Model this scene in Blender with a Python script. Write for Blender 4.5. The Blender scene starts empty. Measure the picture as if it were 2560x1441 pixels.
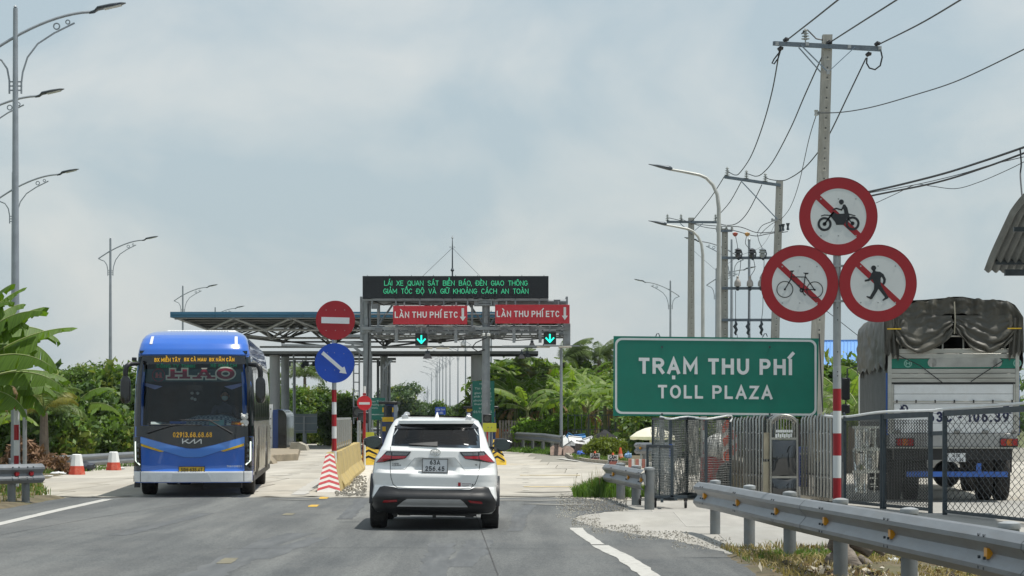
import bpy,bmesh,math,random
import numpy as np
from mathutils import Vector,Matrix,noise as mnoise
R = math.radians
S = bpy.context.scene
C = S.collection
rnd = random.Random(7)
# ------------------------------------------------------------------ camera
F,H,HY = 5500.0,1.62,1040.0
cam_d = bpy.data.cameras.new('camera')
cam = bpy.data.objects.new('camera',cam_d)
C.objects.link(cam)
cam.location = (0,0,H)
cam.rotation_euler = (R(90),0,0)
cam_d.sensor_width = 36
cam_d.lens = F / 2560 * 36
cam_d.shift_y = (HY - 720.5) / 2560
cam_d.clip_end = 6000
S.camera = cam
# ------------------------------------------------------------------ world / sky
SUN = Vector((0.30,-0.05,1.0)).normalized()
SUN_EL = math.asin(SUN.z)
SUN_AZ = math.atan2(SUN.x,SUN.y)
W = bpy.data.worlds.new('World')
S.world = W
W.use_nodes = True
nt = W.node_tree
for n in list(nt.nodes):
 nt.nodes.remove(n)
def wn(t,**k):
 n = nt.nodes.new(t)
 for a,b in k.items():
  setattr(n,a,b)
 return n
out = wn('ShaderNodeOutputWorld')
bg = wn('ShaderNodeBackground')
sky = wn('ShaderNodeTexSky',sky_type='NISHITA',sun_disc=False)
sky.sun_elevation = SUN_EL
sky.sun_rotation = SUN_AZ
sky.air_density = 1.3
sky.dust_density = 3.0
sky.ozone_density = 1.4
tc = wn('ShaderNodeTexCoord')
mp = wn('ShaderNodeMapping')
mp.inputs['Scale'].default_value = (1.0,1.0,1.5)
mp.inputs['Location'].default_value = (0.35,0.1,0.62)
nz = wn('ShaderNodeTexNoise')
nz.inputs['Scale'].default_value = 7.5
nz.inputs['Detail'].default_value = 7
nz.inputs['Roughness'].default_value = 0.52
nz.inputs['Distortion'].default_value = 0.35
cr = wn('ShaderNodeValToRGB')
cr.color_ramp.elements[0].position = 0.44
cr.color_ramp.elements[0].color = (4.2,5.1,5.6,1)
cr.color_ramp.elements[1].position = 0.68
cr.color_ramp.elements[1].color = (6.2,6.5,6.45,1)
mx = wn('ShaderNodeMix',data_type='RGBA')
mx.inputs[0].default_value = 0.80
nt.links.new(tc.outputs['Generated'],mp.inputs['Vector'])
nt.links.new(mp.outputs['Vector'],nz.inputs['Vector'])
nt.links.new(nz.outputs['Fac'],cr.inputs['Fac'])
nt.links.new(sky.outputs['Color'],mx.inputs[6])
nt.links.new(cr.outputs['Color'],mx.inputs[7])
nt.links.new(mx.outputs[2],bg.inputs['Color'])
bg.inputs['Strength'].default_value = 0.1
nt.links.new(bg.outputs[0],out.inputs['Surface'])
# ------------------------------------------------------------------ sun
sd = bpy.data.lights.new('sun','SUN')
sd.energy = 4.0
sd.angle = R(0.8)
sd.color = (1.0,0.955,0.88)
so = bpy.data.objects.new('sun',sd)
C.objects.link(so)
so.rotation_euler = SUN.to_track_quat('Z','Y').to_euler()
so.location = (0,0,60)
S.view_settings.view_transform = 'Standard'
S.view_settings.look = 'None'
S.view_settings.gamma = 1
S.view_settings.use_curve_mapping = False
S.view_settings.exposure = 0.26
# ------------------------------------------------------------------ pixel + depth -> place
def P(px,py,Y):
 return Vector(((px - 1280) / F * Y,Y,H - (py - HY) / F * Y))
def G(px,py,z=0.0):
 Y = H * F / (py - HY)
 return Vector(((px - 1280) / F * Y,Y,z))
# ------------------------------------------------------------------ materials
MATS = {}
def M(name,col=None,rough=.6,metal=0.0,var=.12,scale=3.0,bump=0.0,bscale=60.0,coat=0.0,
  dirt=None,dirt_amt=.3,dirt_scale=1.3,emit=None,estr=1.0,stretch=None,spec=.5,trans=None,rvar=0.0):
 if name in MATS:
  return MATS[name]
 m = bpy.data.materials.new(name)
 m.use_nodes = True
 t = m.node_tree
 b = t.nodes['Principled BSDF']
 L = t.links.new
 b.inputs['Roughness'].default_value = rough
 b.inputs['Metallic'].default_value = metal
 b.inputs['Specular IOR Level'].default_value = spec
 if coat:
  b.inputs['Coat Weight'].default_value = coat
  b.inputs['Coat Roughness'].default_value = .04
 c4 = (col[0],col[1],col[2],1)
 b.inputs['Base Color'].default_value = c4
 co = t.nodes.new('ShaderNodeTexCoord')
 vec = co.outputs['Object']
 if stretch:
  mp_ = t.nodes.new('ShaderNodeMapping')
  mp_.inputs['Scale'].default_value = stretch
  L(vec,mp_.inputs['Vector'])
  vec = mp_.outputs['Vector']
 cur = None
 if var:
  n = t.nodes.new('ShaderNodeTexNoise')
  n.inputs['Scale'].default_value = scale
  n.inputs['Detail'].default_value = 6
  n.inputs['Roughness'].default_value = .62
  L(vec,n.inputs['Vector'])
  r_ = t.nodes.new('ShaderNodeValToRGB')
  lo,hi = 1 - var * 1.6,1 + var * 1.6
  r_.color_ramp.elements[0].position = .3
  r_.color_ramp.elements[1].position = .7
  r_.color_ramp.elements[0].color = (col[0] * lo,col[1] * lo,col[2] * lo,1)
  r_.color_ramp.elements[1].color = (min(1,col[0] * hi),min(1,col[1] * hi),min(1,col[2] * hi),1)
  L(n.outputs['Fac'],r_.inputs['Fac'])
  cur = r_.outputs['Color']
 if dirt:
  n2 = t.nodes.new('ShaderNodeTexNoise')
  n2.inputs['Scale'].default_value = dirt_scale
  n2.inputs['Detail'].default_value = 9
  n2.inputs['Roughness'].default_value = .7
  L(vec,n2.inputs['Vector'])
  r2 = t.nodes.new('ShaderNodeMapRange')
  r2.inputs['From Min'].default_value = .5
  r2.inputs['From Max'].default_value = .72
  r2.inputs['To Max'].default_value = dirt_amt
  L(n2.outputs['Fac'],r2.inputs['Value'])
  mix = t.nodes.new('ShaderNodeMix')
  mix.data_type = 'RGBA'
  L(r2.outputs['Result'],mix.inputs[0])
  if cur is not None:
   L(cur,mix.inputs[6])
  else:
   mix.inputs[6].default_value = c4
  mix.inputs[7].default_value = (dirt[0],dirt[1],dirt[2],1)
  cur = mix.outputs[2]
 if cur is not None:
  L(cur,b.inputs['Base Color'])
 if rvar:
  n4 = t.nodes.new('ShaderNodeTexNoise')
  n4.inputs['Scale'].default_value = 4
  n4.inputs['Detail'].default_value = 5
  L(vec,n4.inputs['Vector'])
  r4 = t.nodes.new('ShaderNodeMapRange')
  r4.inputs['To Min'].default_value = max(0,rough - rvar)
  r4.inputs['To Max'].default_value = min(1,rough + rvar)
  L(n4.outputs['Fac'],r4.inputs['Value'])
  L(r4.outputs['Result'],b.inputs['Roughness'])
 if bump:
  n3 = t.nodes.new('ShaderNodeTexNoise')
  n3.inputs['Scale'].default_value = bscale
  n3.inputs['Detail'].default_value = 4
  L(vec,n3.inputs['Vector'])
  bp = t.nodes.new('ShaderNodeBump')
  bp.inputs['Strength'].default_value = bump
  bp.inputs['Distance'].default_value = .02
  L(n3.outputs['Fac'],bp.inputs['Height'])
  L(bp.outputs['Normal'],b.inputs['Normal'])
 if emit:
  b.inputs['Emission Color'].default_value = (emit[0],emit[1],emit[2],1)
  b.inputs['Emission Strength'].default_value = estr
 if trans:
  tr = t.nodes.new('ShaderNodeBsdfTranslucent')
  ms = t.nodes.new('ShaderNodeMixShader')
  o_ = t.nodes['Material Output']
  ms.inputs[0].default_value = trans
  if cur is not None:
   bright = t.nodes.new('ShaderNodeMix')
   bright.data_type = 'RGBA'
   bright.blend_type = 'MULTIPLY'
   bright.inputs[0].default_value = 1
   L(cur,bright.inputs[6])
   bright.inputs[7].default_value = (1.9,1.9,.8,1)
   L(bright.outputs[2],tr.inputs['Color'])
  else:
   tr.inputs['Color'].default_value = c4
  L(b.outputs[0],ms.inputs[1])
  L(tr.outputs[0],ms.inputs[2])
  L(ms.outputs[0],o_.inputs['Surface'])
 MATS[name] = m
 return m
def glass_mat(name,tint,opac,rough=.02):
 """window pane: tinted see-through film plus a mirror reflection"""
 m = bpy.data.materials.new(name)
 m.use_nodes = True
 t = m.node_tree
 L = t.links.new
 t.nodes.remove(t.nodes['Principled BSDF'])
 tr = t.nodes.new('ShaderNodeBsdfTransparent')
 tr.inputs[0].default_value = (tint[0],tint[1],tint[2],1)
 gl = t.nodes.new('ShaderNodeBsdfGlossy')
 gl.inputs['Roughness'].default_value = rough
 df = t.nodes.new('ShaderNodeBsdfDiffuse')
 df.inputs[0].default_value = (.03,.035,.04,1)
 fr = t.nodes.new('ShaderNodeFresnel')
 fr.inputs[0].default_value = 1.5
 m1 = t.nodes.new('ShaderNodeMixShader')
 m2 = t.nodes.new('ShaderNodeMixShader')
 m1.inputs[0].default_value = opac
 L(tr.outputs[0],m1.inputs[1]); L(df.outputs[0],m1.inputs[2])
 L(fr.outputs[0],m2.inputs[0]); L(m1.outputs[0],m2.inputs[1]); L(gl.outputs[0],m2.inputs[2])
 L(m2.outputs[0],t.nodes['Material Output'].inputs['Surface'])
 MATS[name] = m
 return m
galv = M('galvanised_steel',(.36,.38,.39),.48,.55,.1,6,bump=.05,dirt=(.16,.15,.13),dirt_amt=.5,dirt_scale=3)
railm = M('rail_steel',(.20,.215,.23),.45,.45,.08,3,bump=.04,dirt=(.17,.155,.13),dirt_amt=.45,dirt_scale=2.2,stretch=(3,.6,3))
postm = M('post_steel',(.18,.195,.20),.55,.3,.1,5,bump=.05,dirt=(.2,.18,.14),dirt_amt=.5,dirt_scale=4)
gantm = M('gantry_steel',(.25,.27,.285),.5,.3,.12,2,dirt=(.11,.1,.09),dirt_amt=.4)
trussm = M('truss_paint',(.38,.40,.41),.5,.2,.1,2)
darkst = M('dark_grey_steel',(.045,.058,.07),.45,.3,.15,8)
blackp = M('black_plastic',(.012,.013,.015),.4,0,.2,10)
blackg = M('gloss_black',(.006,.0065,.008),.12,0,0,coat=.6)
rubber = M('rubber',(.018,.018,.019),.8,0,.2,12,bump=.1,dirt=(.09,.08,.065),dirt_amt=.4)
chrome = M('chrome',(.75,.76,.77),.12,1,.04,6)
stain = M('stainless_steel',(.38,.375,.35),.24,1,.14,4,rvar=.12,stretch=(1,1,.3))
whitep = M('white_paint',(.72,.73,.72),.45,0,.05,3,dirt=(.35,.33,.29),dirt_amt=.25)
redp = M('red_sign',(.31,.006,.014),.38,0,.05,3)
bluep = M('blue_sign',(.004,.06,.42),.38,0,.06,3)
whites = M('sign_white',(.63,.66,.67),.5,0,.04,2,dirt=(.4,.4,.38),dirt_amt=.3,dirt_scale=4)
blacks = M('sign_black',(.012,.016,.022),.5,0,0)
greens = M('sign_green',(.0,.165,.115),.5,0,.07,1.5,dirt=(.02,.16,.12),dirt_amt=.4,dirt_scale=2)
concm = M('concrete',(.365,.345,.30),.9,0,.1,.7,bump=.25,bscale=40,dirt=(.3,.27,.22),dirt_amt=.6,dirt_scale=.5,stretch=(1.6,.35,1))
polem = M('pole_concrete',(.33,.325,.295),.85,0,.12,4,bump=.15,bscale=30,dirt=(.22,.2,.16),dirt_amt=.5,stretch=(4,4,.5))
kerbm = M('kerb_concrete',(.3,.27,.22),.9,0,.15,3,bump=.2,dirt=(.14,.12,.09),dirt_amt=.5)
yelb = M('yellow_barrier',(.42,.32,.12),.8,0,.15,1.6,bump=.2,dirt=(.24,.2,.13),dirt_amt=1.0,dirt_scale=1.8)
yelp = M('yellow_paint',(.62,.4,.02),.6,0,.1,5)
amber = M('amber_reflector',(.62,.27,.01),.3,0,.1,20)
# ------------------------------------------------------------------ mesh builder
class MB:
 def __init__(s):
  s.v = []; s.f = []; s.m = []; s.mi = 0
 def add(s,vs,fs):
  o = len(s.v)
  s.v += [tuple(p) for p in vs]
  s.f += [tuple(i + o for i in q) for q in fs]
  s.m += [s.mi] * len(fs)
  return s
 def box(s,c,d,rz=0,rx=0,ry=0,taper=1.0):
  x,y,z = d[0] / 2,d[1] / 2,d[2] / 2
  mt = Matrix.Rotation(rz,3,'Z') @ Matrix.Rotation(ry,3,'Y') @ Matrix.Rotation(rx,3,'X')
  vs = []
  for k in (-1,1):
   t = taper if k > 0 else 1
   for a,b in ((-1,-1),(1,-1),(1,1),(-1,1)):
    vs.append(Vector(c) + mt @ Vector((a * x * t,b * y * t,k * z)))
  return s.add(vs,[(3,2,1,0),(4,5,6,7),(0,1,5,4),(1,2,6,5),(2,3,7,6),(3,0,4,7)])
 def bar(s,a,b,w,h=None,up=Vector((0,0,1))):
  a,b = Vector(a),Vector(b); h = h or w
  d = (b - a).normalized()
  if abs(d.dot(up)) > .98: up = Vector((0,1,0))
  u = d.cross(up).normalized(); v = u.cross(d)
  vs = []
  for p in (a,b):
   for i,j in ((-1,-1),(1,-1),(1,1),(-1,1)):
    vs.append(p + u * i * w / 2 + v * j * h / 2)
  return s.add(vs,[(0,1,2,3),(7,6,5,4),(1,0,4,5),(2,1,5,6),(3,2,6,7),(0,3,7,4)])
 def tube(s,pts,r,n=8,caps=True):
  pts = [Vector(p) for p in pts]
  rs = r if isinstance(r,(list,tuple)) else [r] * len(pts)
  vs = []; fs = []
  prev = None
  for i,p in enumerate(pts):
   d = (pts[min(i + 1,len(pts) - 1)] - pts[max(i - 1,0)])
   d = d.normalized() if d.length > 1e-9 else Vector((0,0,1))
   if prev is None:
    up = Vector((0,0,1)) if abs(d.z) < .9 else Vector((0,1,0))
    u = d.cross(up).normalized()
   else:
    u = (prev - d * prev.dot(d)).normalized()
   prev = u
   w = d.cross(u)
   for k in range(n):
    a = 2 * math.pi * k / n
    vs.append(p + (u * math.cos(a) + w * math.sin(a)) * rs[i])
  for i in range(len(pts) - 1):
   for k in range(n):
    k2 = (k + 1) % n
    fs.append((i * n + k,i * n + k2,(i + 1) * n + k2,(i + 1) * n + k))
  if caps:
   fs.append(tuple(reversed(range(n))))
   fs.append(tuple(range((len(pts) - 1) * n,len(pts) * n)))
  return s.add(vs,fs)
 def lathe(s,prof,c=(0,0,0),n=16,axis='Z'):
  c = Vector(c); vs = []; fs = []
  for r,z in prof:
   for k in range(n):
    a = 2 * math.pi * k / n
    if axis == 'Z': q = (r * math.cos(a),r * math.sin(a),z)
    elif axis == 'X': q = (z,r * math.cos(a),r * math.sin(a))
    else: q = (r * math.cos(a),z,r * math.sin(a))
    vs.append(c + Vector(q))
  for i in range(len(prof) - 1):
   for k in range(n):
    k2 = (k + 1) % n
    fs.append((i * n + k,i * n + k2,(i + 1) * n + k2,(i + 1) * n + k))
  fs.append(tuple(reversed(range(n)))); fs.append(tuple(range((len(prof) - 1) * n,len(prof) * n)))
  return s.add(vs,fs)
 def prism(s,poly,y0,y1):
  """polygon of (x, z) given depth along y"""
  n = len(poly)
  vs = [(p[0],y0,p[1]) for p in poly] + [(p[0],y1,p[1]) for p in poly]
  fs = [tuple(range(n)),tuple(reversed(range(n,2 * n)))]
  fs += [(i,n + i,n + (i + 1) % n,(i + 1) % n) for i in range(n)]
  return s.add(vs,fs)
 def sheet(s,poly,z0,z1=None):
  """flat polygon of (x, y) at height z0, or a slab from z0 to z1"""
  n = len(poly)
  if z1 is None:
   return s.add([(p[0],p[1],z0) for p in poly],[tuple(range(n))])
  vs = [(p[0],p[1],z0) for p in poly] + [(p[0],p[1],z1) for p in poly]
  fs = [tuple(reversed(range(n))),tuple(range(n,2 * n))]
  fs += [(i,(i + 1) % n,n + (i + 1) % n,n + i) for i in range(n)]
  return s.add(vs,fs)
 def ring(s,cx,cz,r0,r1,y0,y1,n=40,a0=0,a1=2 * math.pi):
  full = abs(a1 - a0 - 2 * math.pi) < 1e-6
  N = n if full else n + 1
  vs = []; fs = []
  for i in range(N):
   a = a0 + (a1 - a0) * i / n
   ca,sa = math.cos(a),math.sin(a)
   vs += [(cx + r0 * ca,y0,cz + r0 * sa),(cx + r1 * ca,y0,cz + r1 * sa),(cx + r1 * ca,y1,cz + r1 * sa),(cx + r0 * ca,y1,cz + r0 * sa)]
  for i in range(n):
   j = (i + 1) % N
   for k in range(4):
    k2 = (k + 1) % 4
    fs.append((i * 4 + k,i * 4 + k2,j * 4 + k2,j * 4 + k))
  return s.add(vs,fs)
 def disc(s,cx,cz,r,y0,y1,n=40):
  return s.prism([(cx + r * math.cos(2 * math.pi * i / n),cz + r * math.sin(2 * math.pi * i / n)) for i in range(n)],y0,y1)
 def stroke(s,pts,w,y0,y1):
  """flat strokes in the x-z plane"""
  for (a,b) in zip(pts[:-1],pts[1:]):
   a = Vector(a); b = Vector(b); d = (b - a)
   if d.length < 1e-6: continue
   d.normalize(); q = Vector((-d.y,d.x)) * w / 2; e = d * w * .3
   s.prism([tuple(a - e + q),tuple(a - e - q),tuple(b + e - q),tuple(b + e + q)],y0,y1)
  return s
 def grid(s,rows,closed=False):
  n = len(rows[0]); vs = [p for r_ in rows for p in r_]; fs = []
  for i in range(len(rows) - 1):
   for k in range(n if closed else n - 1):
    k2 = (k + 1) % n
    fs.append((i * n + k,i * n + k2,(i + 1) * n + k2,(i + 1) * n + k))
  return s.add(vs,fs)
 def build(s,name,mats,parent=None,smooth=35,world=False,mesh_only=False,bevel=0,recalc=True,**kw):
  if not isinstance(mats,(list,tuple)): mats = [mats]
  me = bpy.data.meshes.new(name)
  vs = s.v
  if world and parent is not None:
   inv = chain(parent).inverted()
   vs = [inv @ Vector(p) for p in vs]
  me.from_pydata([tuple(p) for p in vs],[],s.f)
  for m_ in mats: me.materials.append(m_)
  if len(mats) > 1: me.polygons.foreach_set('material_index',s.m)
  if (recalc or smooth) and len(s.f) < 60000:
   bm = bmesh.new(); bm.from_mesh(me)
   if recalc: bmesh.ops.recalc_face_normals(bm,faces=bm.faces[:])
   if smooth:
    th = R(smooth)
    for f_ in bm.faces: f_.smooth = True
    for e in bm.edges:
     if len(e.link_faces) != 2 or e.calc_face_angle(0) > th: e.smooth = False
   bm.to_mesh(me); bm.free()
  me.update()
  if name in ('tread','bolt','rivet','bolt_hole','mortar_patch','plank','lattice','fence_wire','vent_slot','bright_bar','scissor_link','lifting_pin','wire_mesh','bolt_plate','side_rib','print_line','symbol'): kw.setdefault('kind','stuff')
  if mesh_only: return me
  o = link(name,me,parent,**kw)
  if bevel:
   b = o.modifiers.new('bevel','BEVEL'); b.width = bevel; b.segments = 2; b.limit_method = 'ANGLE'; b.angle_limit = R(40)
  return o
def chain(o):
 m = o.matrix_basis.copy()
 while o.parent is not None:
  o = o.parent
  m = o.matrix_basis @ m
 return m
def tag(o,label=None,cat=None,group=None,kind=None):
 if label: o['label'] = label
 if cat: o['category'] = cat
 if group: o['group'] = group
 if kind: o['kind'] = kind
 return o
def link(name,data,parent=None,loc=None,rot=None,label=None,cat=None,group=None,kind=None):
 o = bpy.data.objects.new(name,data)
 C.objects.link(o)
 if parent is not None: o.parent = parent
 if loc is not None: o.location = loc
 if rot is not None: o.rotation_euler = rot
 return tag(o,label,cat,group,kind)
def thing(name,label,cat,loc=(0,0,0),rz=0,group=None):
 o = link(name,None,None,loc,(0,0,rz),label,cat,group)
 o.empty_display_size = .2
 return o
def dup(o,loc=None,rz=None,label=None,parent=None,group=None,scale=None):
 c = o.copy(); C.objects.link(c)
 if parent is not None: c.parent = parent
 if loc is not None: c.location = loc
 if rz is not None: c.rotation_euler = (0,0,rz)
 if scale is not None: c.scale = (scale,) * 3 if not hasattr(scale,'__len__') else scale
 if label: c['label'] = label
 if group: c['group'] = group
 for ch in KIDS.get(o.name) or [k for k in bpy.data.objects if k.parent == o]:
  dup(ch,parent=c)
 return c
KIDS = {}
def text(s_,mat,parent,cx,y,zbase,cap,width=None,bold=0.0,name='lettering',align='C',slant=0,world=False,font_shear=0):
 cu = bpy.data.curves.new('text','FONT')
 cu.body = s_; cu.size = 1; cu.offset = bold; cu.extrude = .004; cu.resolution_u = 3
 cu.shear = font_shear
 if bold > .005: cu.space_character = 1.0 + bold * 4
 to = bpy.data.objects.new('text',cu)
 C.objects.link(to)
 dg = bpy.context.evaluated_depsgraph_get(); dg.update()
 me = bpy.data.meshes.new_from_object(to.evaluated_get(dg))
 bpy.data.objects.remove(to); bpy.data.curves.remove(cu)
 n = len(me.vertices)
 if n == 0: return None
 co = np.empty(n * 3); me.vertices.foreach_get('co',co); co = co.reshape(-1,3)
 x0,x1 = co[:,0].min(),co[:,0].max()
 k = cap / .729
 sx = (width / (x1 - x0)) if width else k
 nx = (co[:,0] - x0) * sx
 wd = (x1 - x0) * sx
 nx = nx - wd / 2 + cx if align == 'C' else nx + cx
 nz = co[:,1] * k + zbase
 ny = y - co[:,2] * .3
 new = np.stack([nx,ny,nz + slant * (nx - cx)],1)
 if world and parent is not None:
  inv = chain(parent).inverted()
  new = np.array([inv @ Vector(p) for p in new])
 me.vertices.foreach_set('co',new.ravel())
 me.materials.clear(); me.materials.append(mat)
 me.update()
 return link(name,me,parent)
def interp(x,xs,ys):
 return float(np.interp(x,xs,ys))
# ------------------------------------------------------------------ monoline sign lettering (drawn as ribbons)
import unicodedata
def _arc(cx,cy,rx,ry,a0,a1,n=None):
 n = n or max(4,int(abs(a1 - a0) / 18))
 return [(cx + rx * math.cos(R(a0 + (a1 - a0) * i / n)),cy + ry * math.sin(R(a0 + (a1 - a0) * i / n))) for i in range(n + 1)]
_O = _arc(.5,.5,.5,.5,90,450,28)
GL = {
 'A': (.74,[[(0,0),(.5,1),(1,0)],[(.19,.3),(.81,.3)]]),
 'B': (.66,[[(.6,.53),(0,.53),(0,1),(.6,1)] + _arc(.6,.765,.34,.235,90,-90)[1:],[(0,.53),(0,0),(.62,0)] + _arc(.62,.265,.38,.265,-90,90)[1:-1] + [(.6,.53)]]),
 'C': (.68,[_arc(.5,.5,.5,.5,42,318,18)]),
 'D': (.7,[[(0,1),(.42,1)] + _arc(.42,.5,.58,.5,90,-90)[1:] + [(0,0),(0,1)]]),
 'E': (.58,[[(1,1),(0,1),(0,0),(1,0)],[(0,.51),(.88,.51)]]),
 'G': (.72,[_arc(.5,.5,.5,.5,44,350,20) + [(1,.47),(.56,.47)]]),
 'H': (.7,[[(0,0),(0,1)],[(1,0),(1,1)],[(0,.52),(1,.52)]]),
 'I': (.0,[[(.5,0),(.5,1)]]),
 'K': (.68,[[(0,0),(0,1)],[(1,1),(0,.38)],[(.32,.58),(1,0)]]),
 'L': (.56,[[(0,1),(0,0),(1,0)]]),
 'M': (.84,[[(0,0),(0,1),(.5,.28),(1,1),(1,0)]]),
 'N': (.7,[[(0,0),(0,1),(1,0),(1,1)]]),
 'O': (.74,[_O]),
 'P': (.64,[[(0,0),(0,1),(.58,1)] + _arc(.58,.735,.42,.265,90,-90)[1:] + [(0,.47)]]),
 'Q': (.74,[_O,[(.6,.25),(.95,-.08)]]),
 'R': (.68,[[(0,0),(0,1),(.58,1)] + _arc(.58,.745,.42,.255,90,-90)[1:] + [(0,.49)],[(.5,.49),(1,0)]]),
 'S': (.64,[_arc(.5,.755,.47,.245,30,240,12) + _arc(.5,.255,.5,.255,75,-150,14)]),
 'T': (.62,[[(0,1),(1,1)],[(.5,1),(.5,0)]]),
 'U': (.7,[[(0,1),(0,.38)] + _arc(.5,.38,.5,.38,180,360)[1:] + [(1,1)]]),
 'V': (.7,[[(0,1),(.5,0),(1,1)]]),
 'X': (.68,[[(0,0),(1,1)],[(0,1),(1,0)]]),
 'Y': (.68,[[(0,1),(.5,.45),(1,1)],[(.5,.45),(.5,0)]]),
 'Z': (.62,[[(0,1),(1,1),(0,0),(1,0)]]),
 '0': (.56,[_O]),'1': (.3,[[(0,.78),(.8,1),(.8,0)]]),
 '2': (.56,[_arc(.5,.72,.47,.28,165,-25,10) + [(0,0),(1,0)]]),
 '3': (.56,[_arc(.48,.755,.44,.245,150,-80,12),_arc(.48,.265,.52,.265,85,-150,12)]),
 '4': (.6,[[(.72,0),(.72,1),(0,.25),(1,.25)]]),
 '5': (.56,[[(.92,1),(.1,1),(.06,.52)] + _arc(.47,.32,.52,.32,125,-150,12)]),
 '6': (.56,[_arc(.5,.31,.5,.31,90,450,20),[(.02,.36),(.12,.66),(.72,1)]]),
 '7': (.56,[[(0,1),(1,1),(.35,0)]]),
 '8': (.56,[_arc(.5,.765,.42,.235,90,450,18),_arc(.5,.27,.5,.27,90,450,20)]),
 '9': (.56,[_arc(.5,.69,.5,.31,90,450,20),[(.98,.64),(.88,.34),(.28,0)]]),
 '-': (.3,[[(0,.45),(1,.45)]]),'.': (.0,[[(.5,-.01),(.5,.02)]]),',': (.0,[[(.5,.06),(.3,-.16)]]),
}
def _ribbon(mb,pts,t,y0,y1):
 closed = len(pts) > 3 and (Vector(pts[0]) - Vector(pts[-1])).length < 1e-5
 P_ = [Vector(p) for p in (pts[:-1] if closed else pts)]
 if not closed: P_[0] = P_[0] - (P_[1] - P_[0]).normalized() * t * .5; P_[-1] = P_[-1] + (P_[-1] - P_[-2]).normalized() * t * .5
 n = len(P_); A_ = []; B_ = []
 for i,p in enumerate(P_):
  a = P_[i - 1] if (i > 0 or closed) else None; b = P_[(i + 1) % n] if (i < n - 1 or closed) else None
  d1 = (p - a).normalized() if a is not None else None; d2 = (b - p).normalized() if b is not None else None
  if d1 is None: d1 = d2
  if d2 is None: d2 = d1
  m_ = Vector((-(d1 + d2).y,(d1 + d2).x)); m_ = m_.normalized() if m_.length > 1e-6 else Vector((-d1.y,d1.x))
  k = 1 / max(.42,m_.dot(Vector((-d1.y,d1.x))))
  A_.append(p + m_ * t / 2 * k); B_.append(p - m_ * t / 2 * k)
 vs = []; fs = []
 for i,(a,b) in enumerate(zip(A_,B_)): e = .00012 * i; vs += [(a.x,y0 - e,a.y),(b.x,y0 - e,b.y),(b.x,y1 - e,b.y),(a.x,y1 - e,a.y)]
 for i in range(n if closed else n - 1):
  j = (i + 1) % n
  for k in range(4): fs.append((i * 4 + k,i * 4 + (k + 1) % 4,j * 4 + (k + 1) % 4,j * 4 + k))
 if not closed: fs += [(0,1,2,3),((n - 1) * 4 + 3,(n - 1) * 4 + 2,(n - 1) * 4 + 1,(n - 1) * 4)]
 mb.add(vs,fs)
def sign_text(s_,mat,parent,cx,y,zbase,cap,width,t=.17,gap=.16,space=.34,slant=0,surf=None,name='lettering'):
 """each letter is a mesh of its own; t = stroke width over cap height"""
 lay = []; x = 0
 for w_ in unicodedata.normalize('NFC',s_):
  d = unicodedata.normalize('NFD',w_); base = d[0]; marks = d[1:]
  if w_ == 'Đ': base,marks = 'D','\u0335'
  if base == ' ': x += space; continue
  gw,st = GL[base]; gw = max(gw,0) + (t if gw == 0 else 0)
  lay.append((x,gw,st,marks,base)); x += gw + gap
 tot = x - gap; sx = width / tot; k = cap
 for x0,gw,st,marks,base in lay:
  q = MB(); n_ = 0
  iw = max(0,gw - t * cap / (sx if False else cap))
  def tr(p): return (cx - width / 2 + (x0 + t / 2 + p[0] * iw) * sx,(t / 2 + p[1] * (1 - t)) * k)
  lines = [[tr(p) for p in l_] for l_ in st]
  mx_ = cx - width / 2 + (x0 + gw / 2) * sx; u = k
  for m_ in marks:
   c_ = {'\u0300': [[(-.14,1.32),(.06,1.1)]],'\u0301': [[(.14,1.34),(-.06,1.1)]],'\u0302': [[(-.16,1.1),(0,1.25),(.16,1.1)]],'\u0306': [[(-.16,1.26),(-.08,1.12),(.08,1.12),(.16,1.26)]],
     '\u0303': [[(-.2,1.14),(-.08,1.24),(.06,1.14),(.2,1.24)]],'\u0309': [[(-.06,1.34),(.07,1.3),(0,1.18),(0,1.1)]],'\u0323': [[(0,-.23),(0,-.20)]],'\u031b': [[(.26,.9),(.4,.98),(.4,1.12)]],'\u0335': [[(-.5,.5),(-.05,.5)]]}.get(m_,[])
   up = .22 if (m_ in '\u0300\u0301\u0309' and '\u0302' in marks) else 0
   for l_ in c_: lines.append([(mx_ + a * u * (sx / k) ** .5,(b + up) * u) for a,b in l_])
  for l_ in lines:
   _ribbon(q,l_,t * k * .5 + t * sx * .5 if False else t * k,y - .0006 * n_,y + .003 - .0006 * n_); n_ += 1
  q.v = [(p[0],p[1] + (surf(p[0]) if surf else 0),p[2] + zbase + slant * (p[0] - cx)) for p in q.v]
  q.build(name,mat,parent,smooth=0)
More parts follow.
